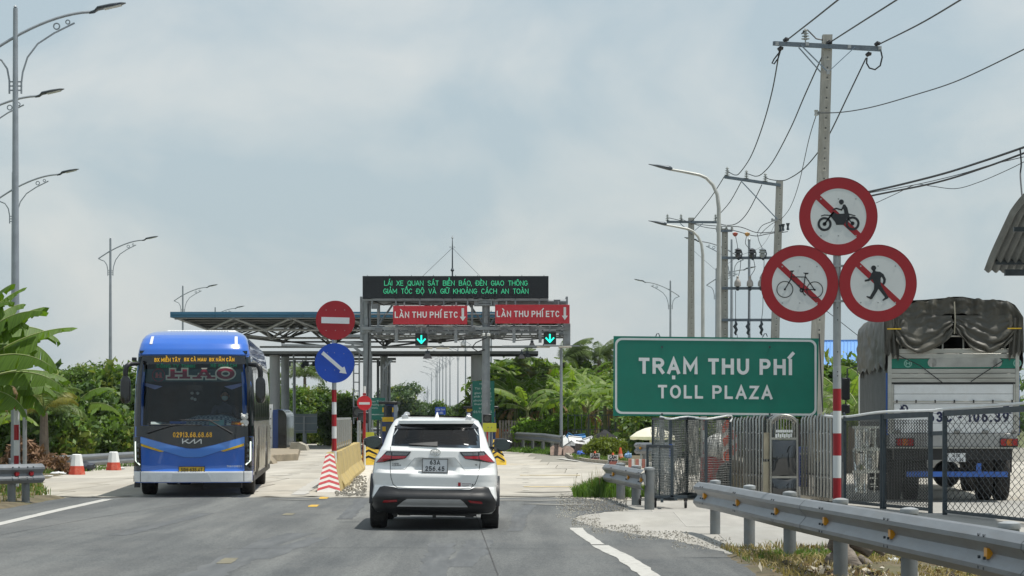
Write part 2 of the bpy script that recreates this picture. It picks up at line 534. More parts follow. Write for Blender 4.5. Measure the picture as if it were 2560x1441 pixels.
# ================================================================== GROUND, ROAD, PLAZA
def asphalt_mat():
 m = bpy.data.materials.new('asphalt'); m.use_nodes = True
 t = m.node_tree; L = t.links.new; b = t.nodes['Principled BSDF']
 co = t.nodes.new('ShaderNodeTexCoord')
 def noise(sc,det,st=(1,1,1),rough=.6,dist=0):
  mp_ = t.nodes.new('ShaderNodeMapping'); mp_.inputs['Scale'].default_value = st
  L(co.outputs['Object'],mp_.inputs['Vector'])
  n = t.nodes.new('ShaderNodeTexNoise'); n.inputs['Scale'].default_value = sc
  n.inputs['Detail'].default_value = det; n.inputs['Roughness'].default_value = rough
  n.inputs['Distortion'].default_value = dist
  L(mp_.outputs[0],n.inputs['Vector']); return n.outputs['Fac']
 def ramp(fac,p0,p1,c0,c1):
  r = t.nodes.new('ShaderNodeValToRGB')
  r.color_ramp.elements[0].position = p0; r.color_ramp.elements[1].position = p1
  r.color_ramp.elements[0].color = (*c0,1); r.color_ramp.elements[1].color = (*c1,1)
  L(fac,r.inputs['Fac']); return r.outputs['Color']
 def mixc(a,c,fac,mode='MIX'):
  x = t.nodes.new('ShaderNodeMix'); x.data_type = 'RGBA'; x.blend_type = mode
  if isinstance(fac,float): x.inputs[0].default_value = fac
  else: L(fac,x.inputs[0])
  L(a,x.inputs[6]); L(c,x.inputs[7]); return x.outputs[2]
 base = ramp(noise(.35,5,(1.0,.25,1),.55,.6),.33,.7,(.080,.087,.092),(.155,.16,.158))
 fine = ramp(noise(55,3),.35,.75,(.5,.5,.5),(1.55,1.55,1.52))
 tracks = ramp(noise(1.6,4,(1.0,.06,1)),.42,.62,(.74,.75,.76),(1.12,1.12,1.1))
 dust = ramp(noise(.22,8,(1,.5,1),.7),.5,.72,(0,0,0),(.5,.5,.5))
 c = mixc(base,fine,1.0,'MULTIPLY'); c = mixc(c,tracks,1.0,'MULTIPLY')
 dc = t.nodes.new('ShaderNodeRGB'); dc.outputs[0].default_value = (.19,.187,.175,1)
 c = mixc(c,dc.outputs[0],dust)
 L(c,b.inputs['Base Color']); b.inputs['Roughness'].default_value = .85
 bp = t.nodes.new('ShaderNodeBump'); bp.inputs['Strength'].default_value = .35; bp.inputs['Distance'].default_value = .012
 L(noise(90,2),bp.inputs['Height']); L(bp.outputs[0],b.inputs['Normal'])
 return m
asph = asphalt_mat()
earth = M('earth_and_grass',(.085,.1,.035),.95,0,.3,.8,bump=.4,bscale=12,dirt=(.2,.17,.11),dirt_amt=.7,dirt_scale=.7)
verge_m = M('verge_soil',(.11,.09,.055),.95,0,.25,2.5,bump=.6,bscale=14,dirt=(.07,.085,.03),dirt_amt=.7,dirt_scale=1.2)
paint = M('road_paint',(.43,.425,.40),.75,0,.1,6,dirt=(.17,.165,.15),dirt_amt=1,dirt_scale=6)
paintw = M('worn_paint',(.5,.48,.43),.8,0,.15,4,dirt=(.4,.36,.28),dirt_amt=1,dirt_scale=6)
painty = M('yellow_road_paint',(.55,.34,.04),.75,0,.15,6,dirt=(.2,.16,.08),dirt_amt=.9,dirt_scale=9)
paintyw = M('worn_yellow_road_paint',(.5,.4,.2),.8,0,.15,3,dirt=(.45,.41,.33),dirt_amt=1,dirt_scale=4)
MB().sheet([(-3000,-100),(3000,-100),(3000,5000),(-3000,5000)],-.08).build('ground',earth,smooth=0,kind='structure')
plaza = thing('concrete_plaza',None,None); plaza['kind'] = 'structure'
MB().sheet([(-18,40),(9,42),(40,20),(40,100),(8,130),(-8,150),(-30,150)],-.03,-.018).build('joint_bed',M('joint_dark',(.22,.21,.18),.95),plaza,smooth=0)
# concrete slabs, cast one by one
rs = random.Random(3)
slab_ms = {}
ang = -.035
concv = [concm,M('concrete_b',(.34,.32,.28),.9,0,.1,.7,bump=.25,bscale=40,dirt=(.28,.25,.2),dirt_amt=.6,dirt_scale=.5,stretch=(1.6,.35,1)),
   M('concrete_c',(.39,.37,.325),.9,0,.1,.7,bump=.25,bscale=40,dirt=(.33,.3,.25),dirt_amt=.5,dirt_scale=.5,stretch=(1.6,.35,1))]
concv += [M('concrete_d',(.29,.285,.265),.9,0,.12,.7,bump=.25,bscale=40,dirt=(.24,.23,.2),dirt_amt=.7,dirt_scale=.6,stretch=(1.6,.35,1)),M('concrete_e',(.32,.31,.285),.9,0,.12,.7,bump=.25,bscale=40,dirt=(.26,.25,.22),dirt_amt=.7,dirt_scale=.6,stretch=(1.6,.35,1))]
SW,SL = 3.9,5.0
def slab(cx,cy,w,l,mi):
 key = (w,l,mi)
 if key not in slab_ms:
  slab_ms[key] = MB().box((0,0,-.09),(w - (.03 if mi < 3 else .008),l - (.03 if mi < 3 else .008),.18)).build('slab',concv[mi],mesh_only=True,smooth=0)
 return link('slab',slab_ms[key],plaza,(cx,cy,rs.uniform(-.003,.003)),(rs.uniform(-.0006,.0006),rs.uniform(-.0006,.0006),ang))
for j in range(-5,17):
 for i in range(-4,10):
  y = 44.6 + j * SL
  cx = -1.6 + i * SW + SW / 2 + (y - 44) * ang
  if cx < -12.6 - (y - 44) * .07: continue
  if y > 76 and 2.5 < cx: continue
  if y < 42 and cx < -.2: continue
  if y > 96 and cx > 0: continue
  slab(cx,y,SW,SL,rs.randrange(3) if y > 42.5 else 3 + rs.randrange(2))
# asphalt with a ragged far edge
edge = []
n_ = 90
for i in range(n_ + 1):
 x = -9.0 + (1.35 + 9.0) * i / n_
 edge.append((x,43.35 + (.16 + .9 * max(0,(x + .6) / 2)) * mnoise.noise(Vector((x * 1.1,3,0))) + .1 * mnoise.noise(Vector((x * 5,7,0))) + (x + 9) * .01))
right = [tuple(G(*p)[:2]) for p in ((1520,1256),(1560,1266),(1555,1276),(1490,1284),(1442,1291),(1438,1300),(1475,1316),(1545,1331),(1630,1343),(1705,1356),(1800,1379),(1875,1400),(1950,1428),(2030,1470))] + [(3.0,-30)]
rr = []
for a,b in zip(right[:-1],right[1:]):
 for k in range(14 if b[1] > 0 else 1):
  t_ = k / 14
  x = a[0] + (b[0] - a[0]) * t_; y = a[1] + (b[1] - a[1]) * t_
  rr.append((x + .07 * mnoise.noise(Vector((y * 2.5,1,5))) + .05 * mnoise.noise(Vector((y * 11,x * 9,5))),y + .12 * mnoise.noise(Vector((x * 6,3,y * 2)))))
rr.append(right[-1])
poly = [(-12,-30),(-9.0,30)] + edge + rr
poly = [(-9.2,-30)] + edge + rr
MB().sheet(poly,-.05,.008).build('asphalt_road',asph,smooth=0,kind='structure')
# road beyond the toll station
MB().sheet([(-16,150),(-8,150),(-4,150),(3,150),(-60,1800),(-110,1800)],-.05,.0).build('far_road',asph,smooth=0,kind='structure')
def mark(name,pts,w,m,z=.013,jag=.0):
 """painted strip along ground points"""
 mb = MB(); pts = [Vector((p[0],p[1],0)) for p in pts]
 fine = []
 for a,b in zip(pts[:-1],pts[1:]):
  k = max(1,int((b - a).length / .35))
  fine += [a + (b - a) * i / k for i in range(k)]
 fine.append(pts[-1])
 rows = []
 for i,p in enumerate(fine):
  d = fine[min(i + 1,len(fine) - 1)] - fine[max(0,i - 1)]; d.normalize()
  q = Vector((-d.y,d.x,0)) * w / 2
  j1,j2 = (mnoise.noise(p * 4.1) * jag,mnoise.noise(p * 5.3 + Vector((9,1,0))) * jag)
  rows.append([p + q * (1 + j1) + Vector((0,0,z)),p - q * (1 + j2) + Vector((0,0,z))])
 mb.grid(rows)
 return mb.build(name,m,smooth=0,kind='structure')
mark('edge_line',[G(-250,1370),G(0,1312),G(130,1281),G(270,1250)],.2,paint,jag=.15)
mark('edge_line',[G(1660,1470),G(1625,1441),G(1560,1396),G(1520,1377),G(1500,1366)],.21,paint,jag=.3)
mark('edge_line',[G(1497,1364),G(1470,1346),G(1452,1335),G(1440,1322)],.17,paint,jag=.3)
mark('lane_marking',[G(745,1238),G(790,1208),G(812,1195)],.3,paint,.008,jag=.4)
mark('lane_marking',[G(885,1236),G(905,1205),G(925,1165)],.28,paintw,.008,jag=.2)
mark('lane_marking',[G(100,1243),G(170,1241),G(330,1239)],.3,paintw,.008,jag=.4)
faint = M('faded_yellow_paint',(.165,.15,.10),.8,0,.2,6,dirt=(.13,.13,.12),dirt_amt=1,dirt_scale=7)
for k,(a,b) in enumerate((((806,1249),(813,1244)),((780,1269),(788,1264)),((716,1290),(728,1285)),((556,1412),(580,1398)))):
 mark('yellow_dash',[G(*a),G(*b)],.16,(painty,painty,faint,faint)[k],jag=.5)
for k,py in enumerate((1163,1169,1175,1182,1190,1198,1207,1216,1226,1238)):
 mark('tick_mark',[G(1306,py),G(1323,py)],.32,paintw,.008,jag=.3)
for k,(x0,x1,py) in enumerate(((1300,1450,1189),(1310,1490,1218),(1290,1400,1196),(1300,1440,1172),(1330,1480,1234))):
 mark('rumble_strip',[G(x0,py),G(x1,py)],.45 if k < 2 else .3,paintyw if k < 2 else paintw,.008,jag=.7)
mark('lane_marking',[G(1400,1147),G(1480,1158),G(1545,1167)],.3,paint,.008,jag=.3)
mark('lane_marking',[G(680,1190),G(745,1186)],.25,paintw,.008,jag=.6)
smear = M('tyre_smear',(.082,.088,.092),.8,0,.15,2,dirt=(.12,.125,.125),dirt_amt=1,dirt_scale=2.5,stretch=(2.5,.25,1))
for k,(pts,w) in enumerate((([G(470,1460),G(600,1395),G(690,1352),G(760,1335)],.42),([G(640,1400),G(720,1372),G(800,1346)],.3),([G(1140,1420),G(1180,1385),G(1200,1352)],.35),([G(300,1340),G(420,1310),G(520,1285)],.25),([G(1290,1330),G(1300,1290),G(1330,1262)],.22),([G(1080,1450),G(1095,1400),G(1105,1360)],.3),([G(860,1300),G(890,1270),G(905,1250)],.25))):
 mark('tyre_smear',pts,w,smear,.0095 + .0004 * k,jag=.5)
seamm = M('road_seam',(.05,.05,.05),.9)
d1 = M('dust_film',(.17,.168,.155),.9,0,.25,2,dirt=(.11,.115,.115),dirt_amt=1,dirt_scale=3,stretch=(.6,1.5,1)); d2 = M('grit_film',(.24,.23,.20),.9,0,.25,2,dirt=(.36,.33,.28),dirt_amt=1,dirt_scale=3,stretch=(.6,1.5,1))
for k,(a,b,w,mt) in enumerate((((1238,1252),(1430,1251),.7,d1),((1330,1261),(1470,1262),.5,d1),((690,1250),(800,1250),.4,d1),((1240,1240),(1450,1239),.9,d2),((1300,1231),(1420,1230),.6,d2),((650,1242),(800,1241),.4,d2),((150,1242),(330,1243),.4,d2),((840,1244),(925,1244),.5,d2))):
 mark('dust_patch',[G(*a),G((a[0] + b[0]) / 2,(a[1] + b[1]) / 2 + 2),G(*b)],w,mt,.0145 + .0005 * k,jag=1.1)
mark('road_seam',[G(560,1374),G(900,1371),G(1300,1374),G(1520,1378)],.018,seamm,.0125,jag=.5)
mark('road_seam',[G(1245,1441),G(1215,1360),G(1190,1290),G(1180,1250)],.012,seamm,.0131,jag=.5)
mark('road_seam',[G(0,1340),G(240,1296),G(460,1262)],.012,seamm,.0137,jag=.5)
def scatter_stones(name,region,n,s0,s1,mt,seed,z=0.01):
 r2 = random.Random(seed); mb = MB()
 for i in range(n):
  px = r2.uniform(region[0],region[2]); py = r2.uniform(region[1],region[3])
  p = G(px,py); s_ = r2.uniform(s0,s1)
  mb.box((p.x,p.y,z + s_ * .3),(s_,s_ * r2.uniform(.6,1.3),s_ * .7),r2.uniform(0,3),r2.uniform(-.4,.4),0,.6)
 return mb.build(name,mt,smooth=0,recalc=False,kind='stuff')
gravm = M('gravel',(.215,.205,.18),.9,0,.3,30)
litm = M('pale_crumbs',(.4,.38,.33),.9,0,.3,30)
scatter_stones('gravel',(1400,1236,1570,1280),900,.010,.028,gravm,1)
scatter_stones('gravel',(1390,1240,1500,1300),500,.008,.02,litm,11)
for k,(x0_,y0_,x1_,y1_,n_) in enumerate(((1430,1298,1500,1322,420),(1480,1314,1600,1338,500),(1560,1330,1720,1352,520),(1680,1346,1830,1376,420))): scatter_stones('gravel',(x0_,y0_,x1_,y1_),n_ // 2,.005,.015,litm,20 + k); scatter_stones('gravel',(x0_,y0_,x1_,y1_ - 4),n_ // 3,.008,.02,gravm,40 + k)
scatter_stones('gravel',(838,1190,915,1242),420,.015,.06,gravm,4)
# verges
def lump(name,outline,z,mt,amp=.06,seed=0,nx=60,ny=60,kind='structure'):
 xs = [p[0] for p in outline]; ys = [p[1] for p in outline]
 def inside(x,y):
  c_ = False; j = len(outline) - 1
  for i in range(len(outline)):
   xi,yi = outline[i]; xj,yj = outline[j]
   if (yi > y) != (yj > y) and x < (xj - xi) * (y - yi) / (yj - yi + 1e-12) + xi: c_ = not c_
   j = i
  return c_
 def dist(x,y):
  best = 9
  for i in range(len(outline)):
   a = Vector(outline[i]); b = Vector(outline[(i + 1) % len(outline)]); p = Vector((x,y))
   t_ = max(0,min(1,(p - a).dot(b - a) / max(1e-9,(b - a).length_squared)))
   best = min(best,(p - a - (b - a) * t_).length)
  return best
 mb = MB(); rows = []
 for j in range(ny + 1):
  row = []
  for i in range(nx + 1):
   x = min(xs) + (max(xs) - min(xs)) * i / nx; y = min(ys) + (max(ys) - min(ys)) * j / ny
   w = mnoise.noise(Vector((x * .9,y * .9,seed)))
   d = dist(x,y) * (1 if inside(x,y) else -1)
   e = max(-1,min(1,(d + .12 * mnoise.noise(Vector((x * 4,y * 4,seed)))) / .35))
   row.append((x,y,-.07 + (z + .07) * max(0,min(1,e * .5 + .6)) * (1 if e > -.9 else 0) + amp * w * max(0,e)))
  rows.append(row)
 mb.grid(rows)
 return mb.build(name,mt,smooth=60,kind=kind)
lump('verge',[(-14,20),(-9.1,20),(-8.8,38),(-8.75,43.2),(-9.6,44.6),(-12.0,56),(-13.0,68),(-22,68),(-22,20)],.06,verge_m,.09,1)
lump('verge',[(2.5,10),(2.45,25.6),(3.0,26.6),(5.2,26.0),(6.4,25.2),(9,25.0),(9,10)],.05,verge_m,.09,2)
# ------------------------------------------------------------------ guardrails
WP = [(d,z * 1.15) for d,z in ((0,0),(.03,-.008),(.082,-.055),(.085,-.085),(.03,-.14),(.022,-.155),(.03,-.17),(.085,-.225),(.082,-.255),(.03,-.302),(0,-.31))]
def guardrail(label,pts,side,posts,cap=True,refl=True,group=None,pr=.07,seglen=4.0,flare0=False,post_depth=.1,blocks=True,name='guardrail',rmat=None):
 """pts = (x, y, ztop) path of the beam face; side = +1 puts the face to the left of travel"""
 root = thing(name,label,'guardrail',(pts[0][0],pts[0][1],0),0,group)
 V = [Vector(p) for p in pts]
 cum = [0]
 for a,b in zip(V[:-1],V[1:]): cum.append(cum[-1] + (b - a).length)
 def at(s_):
  s_ = max(0,min(cum[-1],s_))
  x = [np.interp(s_,cum,[v[k] for v in V]) for k in range(3)]
  return Vector(x)
 def nrm(s_):
  d = at(s_ + .4) - at(s_ - .4); d.z = 0; d.normalize()
  return Vector((-d.y,d.x,0)) * side
 s0 = 0
 k = 0
 while s0 < cum[-1] - .05:
  s1 = min(cum[-1],s0 + seglen)
  mb = MB(); rows = []
  for i in range(9):
   s_ = s0 - (.12 if s0 > 0 else 0) + (s1 - s0 + (.12 if s0 > 0 else 0)) * i / 8
   p = at(s_); n = nrm(s_)
   off = .004 * (k % 2)
   row = [p + n * (d + off) + Vector((0,0,z)) for d,z in WP] + [p + n * (d - .007 + off) + Vector((0,0,z)) for d,z in reversed(WP)]
   rows.append(row)
  mb.grid(rows,closed=True)
  for row in (rows[0],rows[-1]):
   m_ = len(WP)
   mb.add(row,[(i,i + 1,2 * m_ - 2 - i,2 * m_ - 1 - i) for i in range(m_ - 1)])
  mb.build('rail_panel',railm,root,smooth=28,world=True)
  s0 = s1; k += 1
 for s_ in posts:
  p = at(s_); n = nrm(s_); b = p - n * post_depth
  pm = MB(); pm.tube([(b.x,b.y,-.05),(b.x,b.y,p.z + (.02 if cap else -.02))],pr,18)
  po = pm.build('post',postm,root,world=True)
  if cap:
   MB().lathe([(pr + .006,p.z - .01),(pr + .008,p.z + .012),(pr + .006,p.z + .03),(pr * .55,p.z + .042),(0.004,p.z + .046)],(b.x,b.y,0),18).build('post_cap',galv,root,world=True)
  if blocks:
   MB().bar(b + n * pr * .6 + Vector((0,0,-.155)),p + n * .012 + Vector((0,0,-.178)),.1,.22).build('spacer',galv,root,world=True)
  if refl:
   c = p + n * .045 + Vector((0,0,-.178)) ; d = Vector((n.y,-n.x,0))
   rb = MB(); rb.bar(c - n * .03,c + n * .022,.085,.075); rb.build('reflector',rmat or amber,root,world=True)
   bb = MB()
   for q in (-1,1):
    for h_ in (-.21,-.30 + .02,-.055):
     e = p + d * (.07 * q + .05) + n * .082 + Vector((0,0,h_))
     bb.tube([e - n * .01,e + n * .008],.012,6)
   bb.build('bolt',darkst,root,world=True)
 return root
guardrail('long steel W-beam guardrail with amber reflectors filling the lower right foreground',
 [(2.60,30.6,.70),(2.70,30.0,.70),(2.83,27.2,.725),(2.95,24.2,.75),(3.06,21.2,.785),(3.18,18.2,.82),(3.33,15.2,.85),(3.5,11.5,.87)],
 -1,[.5,3.45,6.45,9.45,12.45,15.45,18.5],seglen=4.1)
guardrail('short steel guardrail with three round posts beside the grass tuft',
 [(1.92,44.4,.66),(1.86,43.4,.67),(2.02,42.4,.67),(2.15,40,.68),(2.29,37.9,.69)],-1,[1.9,4.5,6.35],pr=.085,seglen=3)
guardrail('weathered guardrail end with red reflectors in the left foreground verge',
 [((104 - 1280) / F * 40.6,40.6,.74),((60 - 1280) / F * 40.2,40.2,.74),((0 - 1280) / F * 39.8,39.8,.74),((-160 - 1280) / F * 38.4,38.4,.74)],1,[.32,.66,1.6],cap=False,refl=True,pr=.075,rmat=M('red_reflector',(.25,.01,.015),.3))
guardrail('guardrail running behind the bollards along the left bushes',
 [((20 - 1280) / F * 60,60,.46),((150 - 1280) / F * 64,64,.46),((330 - 1280) / F * 71,71,.46),((480 - 1280) / F * 80,80,.5)],-1,[.5,3.5,6.5,9.5,12.5,15.5,18.5],cap=False,refl=False)
guardrail('guardrail curving along the grass in front of the banana grove',
 [(2.05,90,.8),(1.4,96,.85),(.4,103,.85),(-1.0,109,.85),(-4.2,113,.85)],1,[1,4,7,10,13,16,19],cap=False,refl=False)
guardrail('guardrail crossing behind the blue toll booth below the billboard',
 [(-11.8,128,.9),(-9.4,130,.9),(-6.6,133,.9)],-1,[.5,2.2,4.2],cap=False,refl=False)
guardrail('stub of guardrail under the white umbrella',
 [(3.9,69,.78),(4.5,67.5,.8),(5.0,66.9,.8)],-1,[.4,1.3,2.1],cap=False,refl=True)
# ------------------------------------------------------------------ red and white bollards on the left
def bollard(px,py,label,hgt):
 g = G(px,py); root = thing('concrete_bollard',label,'bollard',(g.x,g.y,0),rnd.uniform(-.2,.2),'red and white bollards by the left guardrail')
 rd = M('faded_red',(.5,.06,.03),.7,0,.12,6,dirt=(.4,.3,.22),dirt_amt=.5,dirt_scale=6)
 k = hgt * .62
 MB().lathe([(.24,0),(.235,.04),(.19,.38 * k)],n=8).build('red_base',rd,root)
 MB().lathe([(.19,.38 * k),(.14,.86 * k),(.11,.89 * k)],n=8).build('white_top',whitep,root)
 return root
bollard(192,1187,'red and white concrete bollard nearer the road, left one of two',1.02)
bollard(284,1176,'red and white concrete bollard at the foot of the second lamp post',1.0)
# ------------------------------------------------------------------ traffic signs
def sign_face(root,cx,cz,r,face,y=0.0,name='sign_plate'):
 back = MB().disc(cx,cz,r * 1.0,y,y + .012,64).build('sign_plate',face,root,smooth=30)
 return back
def band_post(root,x,y,z0,z1,r,start,pitch,count,first_red=True,steel=galv):
 MB().tube([(x,y,z0),(x,y,z1)],r,16).build('post',steel,root)
 z = start
 for i in range(count):
  MB().tube([(x,y,z - pitch),(x,y,z)],r + .003,16,caps=True).build('painted_band',redp if (i % 2 == 0) == first_red else whites,root)
  z -= pitch
def rivets(root,cx,cz,pts,y):
 mb = MB()
 for a,b in pts: mb.disc(cx + a,cz + b,.009,y - .0015,y,8)
 mb.build('rivet',galv,root)
# triple prohibition sign
SY = 24.8; sc = F / SY
tri = thing('prohibition_sign','three round red and white prohibition signs on one striped post right of centre','traffic sign',((2094.5 - 1280) / F * SY,SY,0))
x0_ = 2094.5
def zz(py): return H - (py - HY) / sc
def xx(px): return (px - x0_) / sc
MB().tube([(0,.06,-.1),(0,.06,zz(560))],.045,20).build('post',galv,tri)
z = zz(972)
for i in range(5):
 MB().tube([(0,.06,z - .252),(0,.06,z)],.048,20).build('painted_band',redp if i % 2 == 0 else whites,tri); z -= .252
MB().tube([(0,.06,zz(972)),(0,.06,zz(915))],.0475,20).build('pale_band',M('bare_zinc',(.4,.42,.43),.5,.4),tri)
hm = MB()
for py in (560,700,800,1010 - 80,880,950 - 10,790 - 20):
 hm.tube([(0,.012,zz(py)),(0,.02,zz(py))],.007,8)
hm.build('bolt_hole',blacks,tri)
def prohib(cx_,cz_,r,picto):
 cx,cz = xx(cx_),zz(cz_)
 pl = MB().disc(cx,cz,r,.0,.012,72).build('sign_plate',whites,tri)
 rim = MB(); rim.ring(cx,cz,r * .72,r * .999,-.0015,.0,72); rim.build('red_ring',redp,pl)
 ln = MB(); rr_ = r * .735; a = R(137)
 p0 = (cx + math.cos(a) * rr_,cz + math.sin(a) * rr_); p1 = (cx - math.cos(a) * rr_,cz - math.sin(a) * rr_)
 ln.stroke([p0,p1],r * .15,-.002,-.0005); ln.build('red_slash',redp,pl)
 edge_ = MB(); edge_.ring(cx,cz,r * .999,r * 1.012,-.002,.014,72); edge_.build('plate_rim',M('dark_red_edge',(.2,.01,.015),.5),pl)
 pm = MB(); picto(pm,cx,cz,r); pm.build('pictogram',blacks,pl,smooth=0)
 rivets(pl,cx,cz,[(-.45 * r,.45 * r),(0,.45 * r),(.45 * r,.45 * r),(-.45 * r,-.5 * r),(0,-.5 * r),(.45 * r,-.5 * r)],-.002)
 MB().box((cx,.02,cz + r * .5),(r * 1.3,.02,.04)).build('bracket',galv,pl)
 MB().box((cx,.02,cz - r * .5),(r * 1.3,.02,.04)).build('bracket',galv,pl)
Y0,Y1 = -.0042,-.0026
def pic_bike(m,cx,cz,r):
 u = lambda a,b: (cx + (a - 478) / 330 * r,cz - (b - 995) / 330 * r)
 for a,b in ((351,1043),(608,1047)):
  q = u(a,b); m.ring(q[0],q[1],65 / 330 * r,72 / 330 * r,Y0,Y1,40)
  m.disc(q[0],q[1],9 / 330 * r,Y0,Y1,12)
 w = 8 / 330 * r
 for pts in ([(351,1043),(400,960),(415,890),(400,885),(428,885)],[(402,935),(525,937)],[(398,945),(497,1045),(605,1045),(530,935)],
    [(530,905),(525,940),(510,1045)],[(497,1050),(520,1090),(530,1092)],[(480,1010),(470,1006)]):
  m.stroke([u(*p) for p in pts],w,Y0,Y1)
 m.prism([u(505,900),u(557,900),u(550,912),u(530,912)],Y0,Y1)
 q = u(497,1050); m.ring(q[0],q[1],9 / 330 * r,20 / 330 * r,Y0,Y1,20)
def pic_moto(m,cx,cz,r):
 u = lambda a,b: (cx + (a - 808) / 330 * r,cz - (b - 420) / 330 * r)
 for a,b in ((690,485),(928,480)):
  q = u(a,b); m.ring(q[0],q[1],40 / 330 * r,60 / 330 * r,Y0,Y1,40); m.disc(q[0],q[1],17 / 330 * r,Y0,Y1,16)
 m.stroke([u(690,485),u(730,430),u(765,385)],14 / 330 * r,Y0,Y1)
 m.prism([u(735,410),u(765,380),u(800,400),u(870,395),u(880,370),u(895,395),u(955,412),u(950,418),u(900,408),u(905,430),u(880,440),u(865,470),u(855,492),u(790,492),u(778,465),u(745,425)],Y0,Y1)
 m.stroke([u(663,416),u(690,408),u(735,412)],9 / 330 * r,Y0,Y1)
 m.prism([u(845,320),u(865,318),u(885,350),u(895,395),u(860,400),u(855,370),u(845,350)],Y0 + .0006,Y1 - .0006)
 m.stroke([u(852,330),u(835,365),u(790,352),u(762,362)],12 / 330 * r,Y0 + .0003,Y1 - .0003)
 q = u(833,297); m.disc(q[0],q[1],21 / 330 * r,Y0,Y1,24)
 m.stroke([u(890,440),u(928,480)],9 / 330 * r,Y0,Y1)
 m.prism([u(818,298),u(826,320),u(840,320),u(850,300)],Y0 + .0005,Y1 - .0005)
def pic_walk(m,cx,cz,r):
 u = lambda a,b: (cx + (a - 1148) / 330 * r,cz - (b - 992) / 330 * r)
 q = u(1110,860); m.disc(q[0],q[1],22 / 330 * r,Y0,Y1,28)
 m.prism([u(1100,878),u(1124,878),u(1128,888),u(1165,892),u(1185,915),u(1178,935),u(1170,950),u(1172,1010),u(1115,1010),u(1112,985),u(1100,955),u(1085,940),u(1092,905),u(1103,892)],Y0,Y1)
 m.prism([u(1092,905),u(1100,955),u(1070,972),u(1035,977),u(1032,962),u(1062,955),u(1080,935)],Y0 + .0004,Y1 - .0004)
 m.prism([u(1165,892),u(1195,912),u(1216,955),u(1212,985),u(1200,1004),u(1184,998),u(1192,975),u(1192,958),u(1176,930)],Y0 + .0004,Y1 - .0004)
 m.prism([u(1115,1005),u(1165,1005),u(1140,1060),u(1098,1125),u(1085,1130),u(1048,1108),u(1050,1100),u(1078,1105),u(1112,1045)],Y0 + .0002,Y1 - .0002)
 m.prism([u(1125,1005),u(1172,1005),u(1192,1040),u(1238,1110),u(1236,1120),u(1190,1142),u(1184,1135),u(1208,1112),u(1160,1050)],Y0 + .0006,Y1 - .0006)
prohib(2096,541.5,97 / sc,pic_moto)
prohib(1999,710,96 / sc,pic_bike)
prohib(2195,709,96 / sc,pic_walk)
for py in (665,753):
 MB().box((0,.035,zz(py)),(.2,.05,.025)).build('clamp',galv,tri)
# keep-right and no-entry on the median nose
SY2 = 47.4; s2 = F / SY2
ks = thing('median_sign_post','striped post on the median nose carrying a no-entry disc above a blue arrow disc','traffic sign',((835 - 1280) / F * SY2,SY2,0))
z2 = lambda py: H - (py - HY) / s2
x2 = lambda px: (px - 835) / s2
MB().tube([(0,.06,.0),(0,.06,z2(770))],.048,16).build('post',galv,ks)
z = z2(975)
for i in range(6):
 MB().tube([(-.0,.06,z - .27),(0,.06,z)],.052,16).build('painted_band',redp if i % 2 == 0 else whites,ks); z -= .262
noe = MB().disc(x2(838.5),z2(801),49 / s2,0,.012,64).build('no_entry_plate',redp,ks)
MB().box((x2(838.5),-.004,z2(801.5)),(70 / s2,.006,15.5 / s2),ry=R(1.5)).build('white_bar',whites,noe)
rivets(noe,x2(838.5),z2(801),[(-.2,.22),(0,.22),(.2,.22),(-.2,-.22),(0,-.22),(.2,-.22)],0)
kr = MB().disc(x2(836.5),z2(908),49.5 / s2,0,.012,64).build('arrow_plate',bluep,ks)
am = MB()
A = lambda a,b: (x2(640 + a / 3.603),z2(860 + b / 3.603))
am.prism([A(608,67),A(778,215),A(797,205),A(816,270),A(750,260),A(760,240),A(588,93)],-.006,-.0005)
am.build('white_arrow',whites,kr,smooth=0)
rivets(kr,x2(836.5),z2(908),[(-.15,.22),(0,.22),(.2,.2),(0,-.15),(-.2,-.15)],0)
for py in (780,822,890,935): MB().box((x2(836),.03,z2(py)),(.3,.04,.03)).build('bracket',galv,ks)
# small no-entry farther back
SY3 = 66; s3 = F / SY3
ns = thing('no_entry_sign','small red no-entry disc on a pole beside the gantry column','traffic sign',((911 - 1280) / F * SY3,SY3,0))
z3 = lambda py: H - (py - HY) / s3
MB().tube([(0,.06,0),(0,.06,z3(966))],.035,12).build('post',whitep,ns)
MB().tube([(0,.06,z3(1100)),(0,.06,z3(1025))],.038,12).build('painted_band',redp,ns)
pl = MB().disc(0,z3(1008),18.5 / s3,0,.012,48).build('no_entry_plate',M('bright_red_sign',(.6,.02,.03),.4,0,.05),ns)
MB().box((0,-.003,z3(1009)),(27 / s3,.006,6 / s3)).build('white_bar',whites,pl)
MB().box((0,.03,z3(986)),(.1,.08,.06)).build('bracket',redp,pl)
# ------------------------------------------------------------------ median barriers
B0 = G(822,1231); dirv = (G(905,1166) - G(835,1222)); dirv.z = 0; dirv.normalize()
medrz = math.atan2(dirv.y,dirv.x) - R(90)
nose = thing('barrier_nose','concrete barrier nose painted with red and white chevrons below the arrow sign','barrier',(B0.x,B0.y,0),medrz)
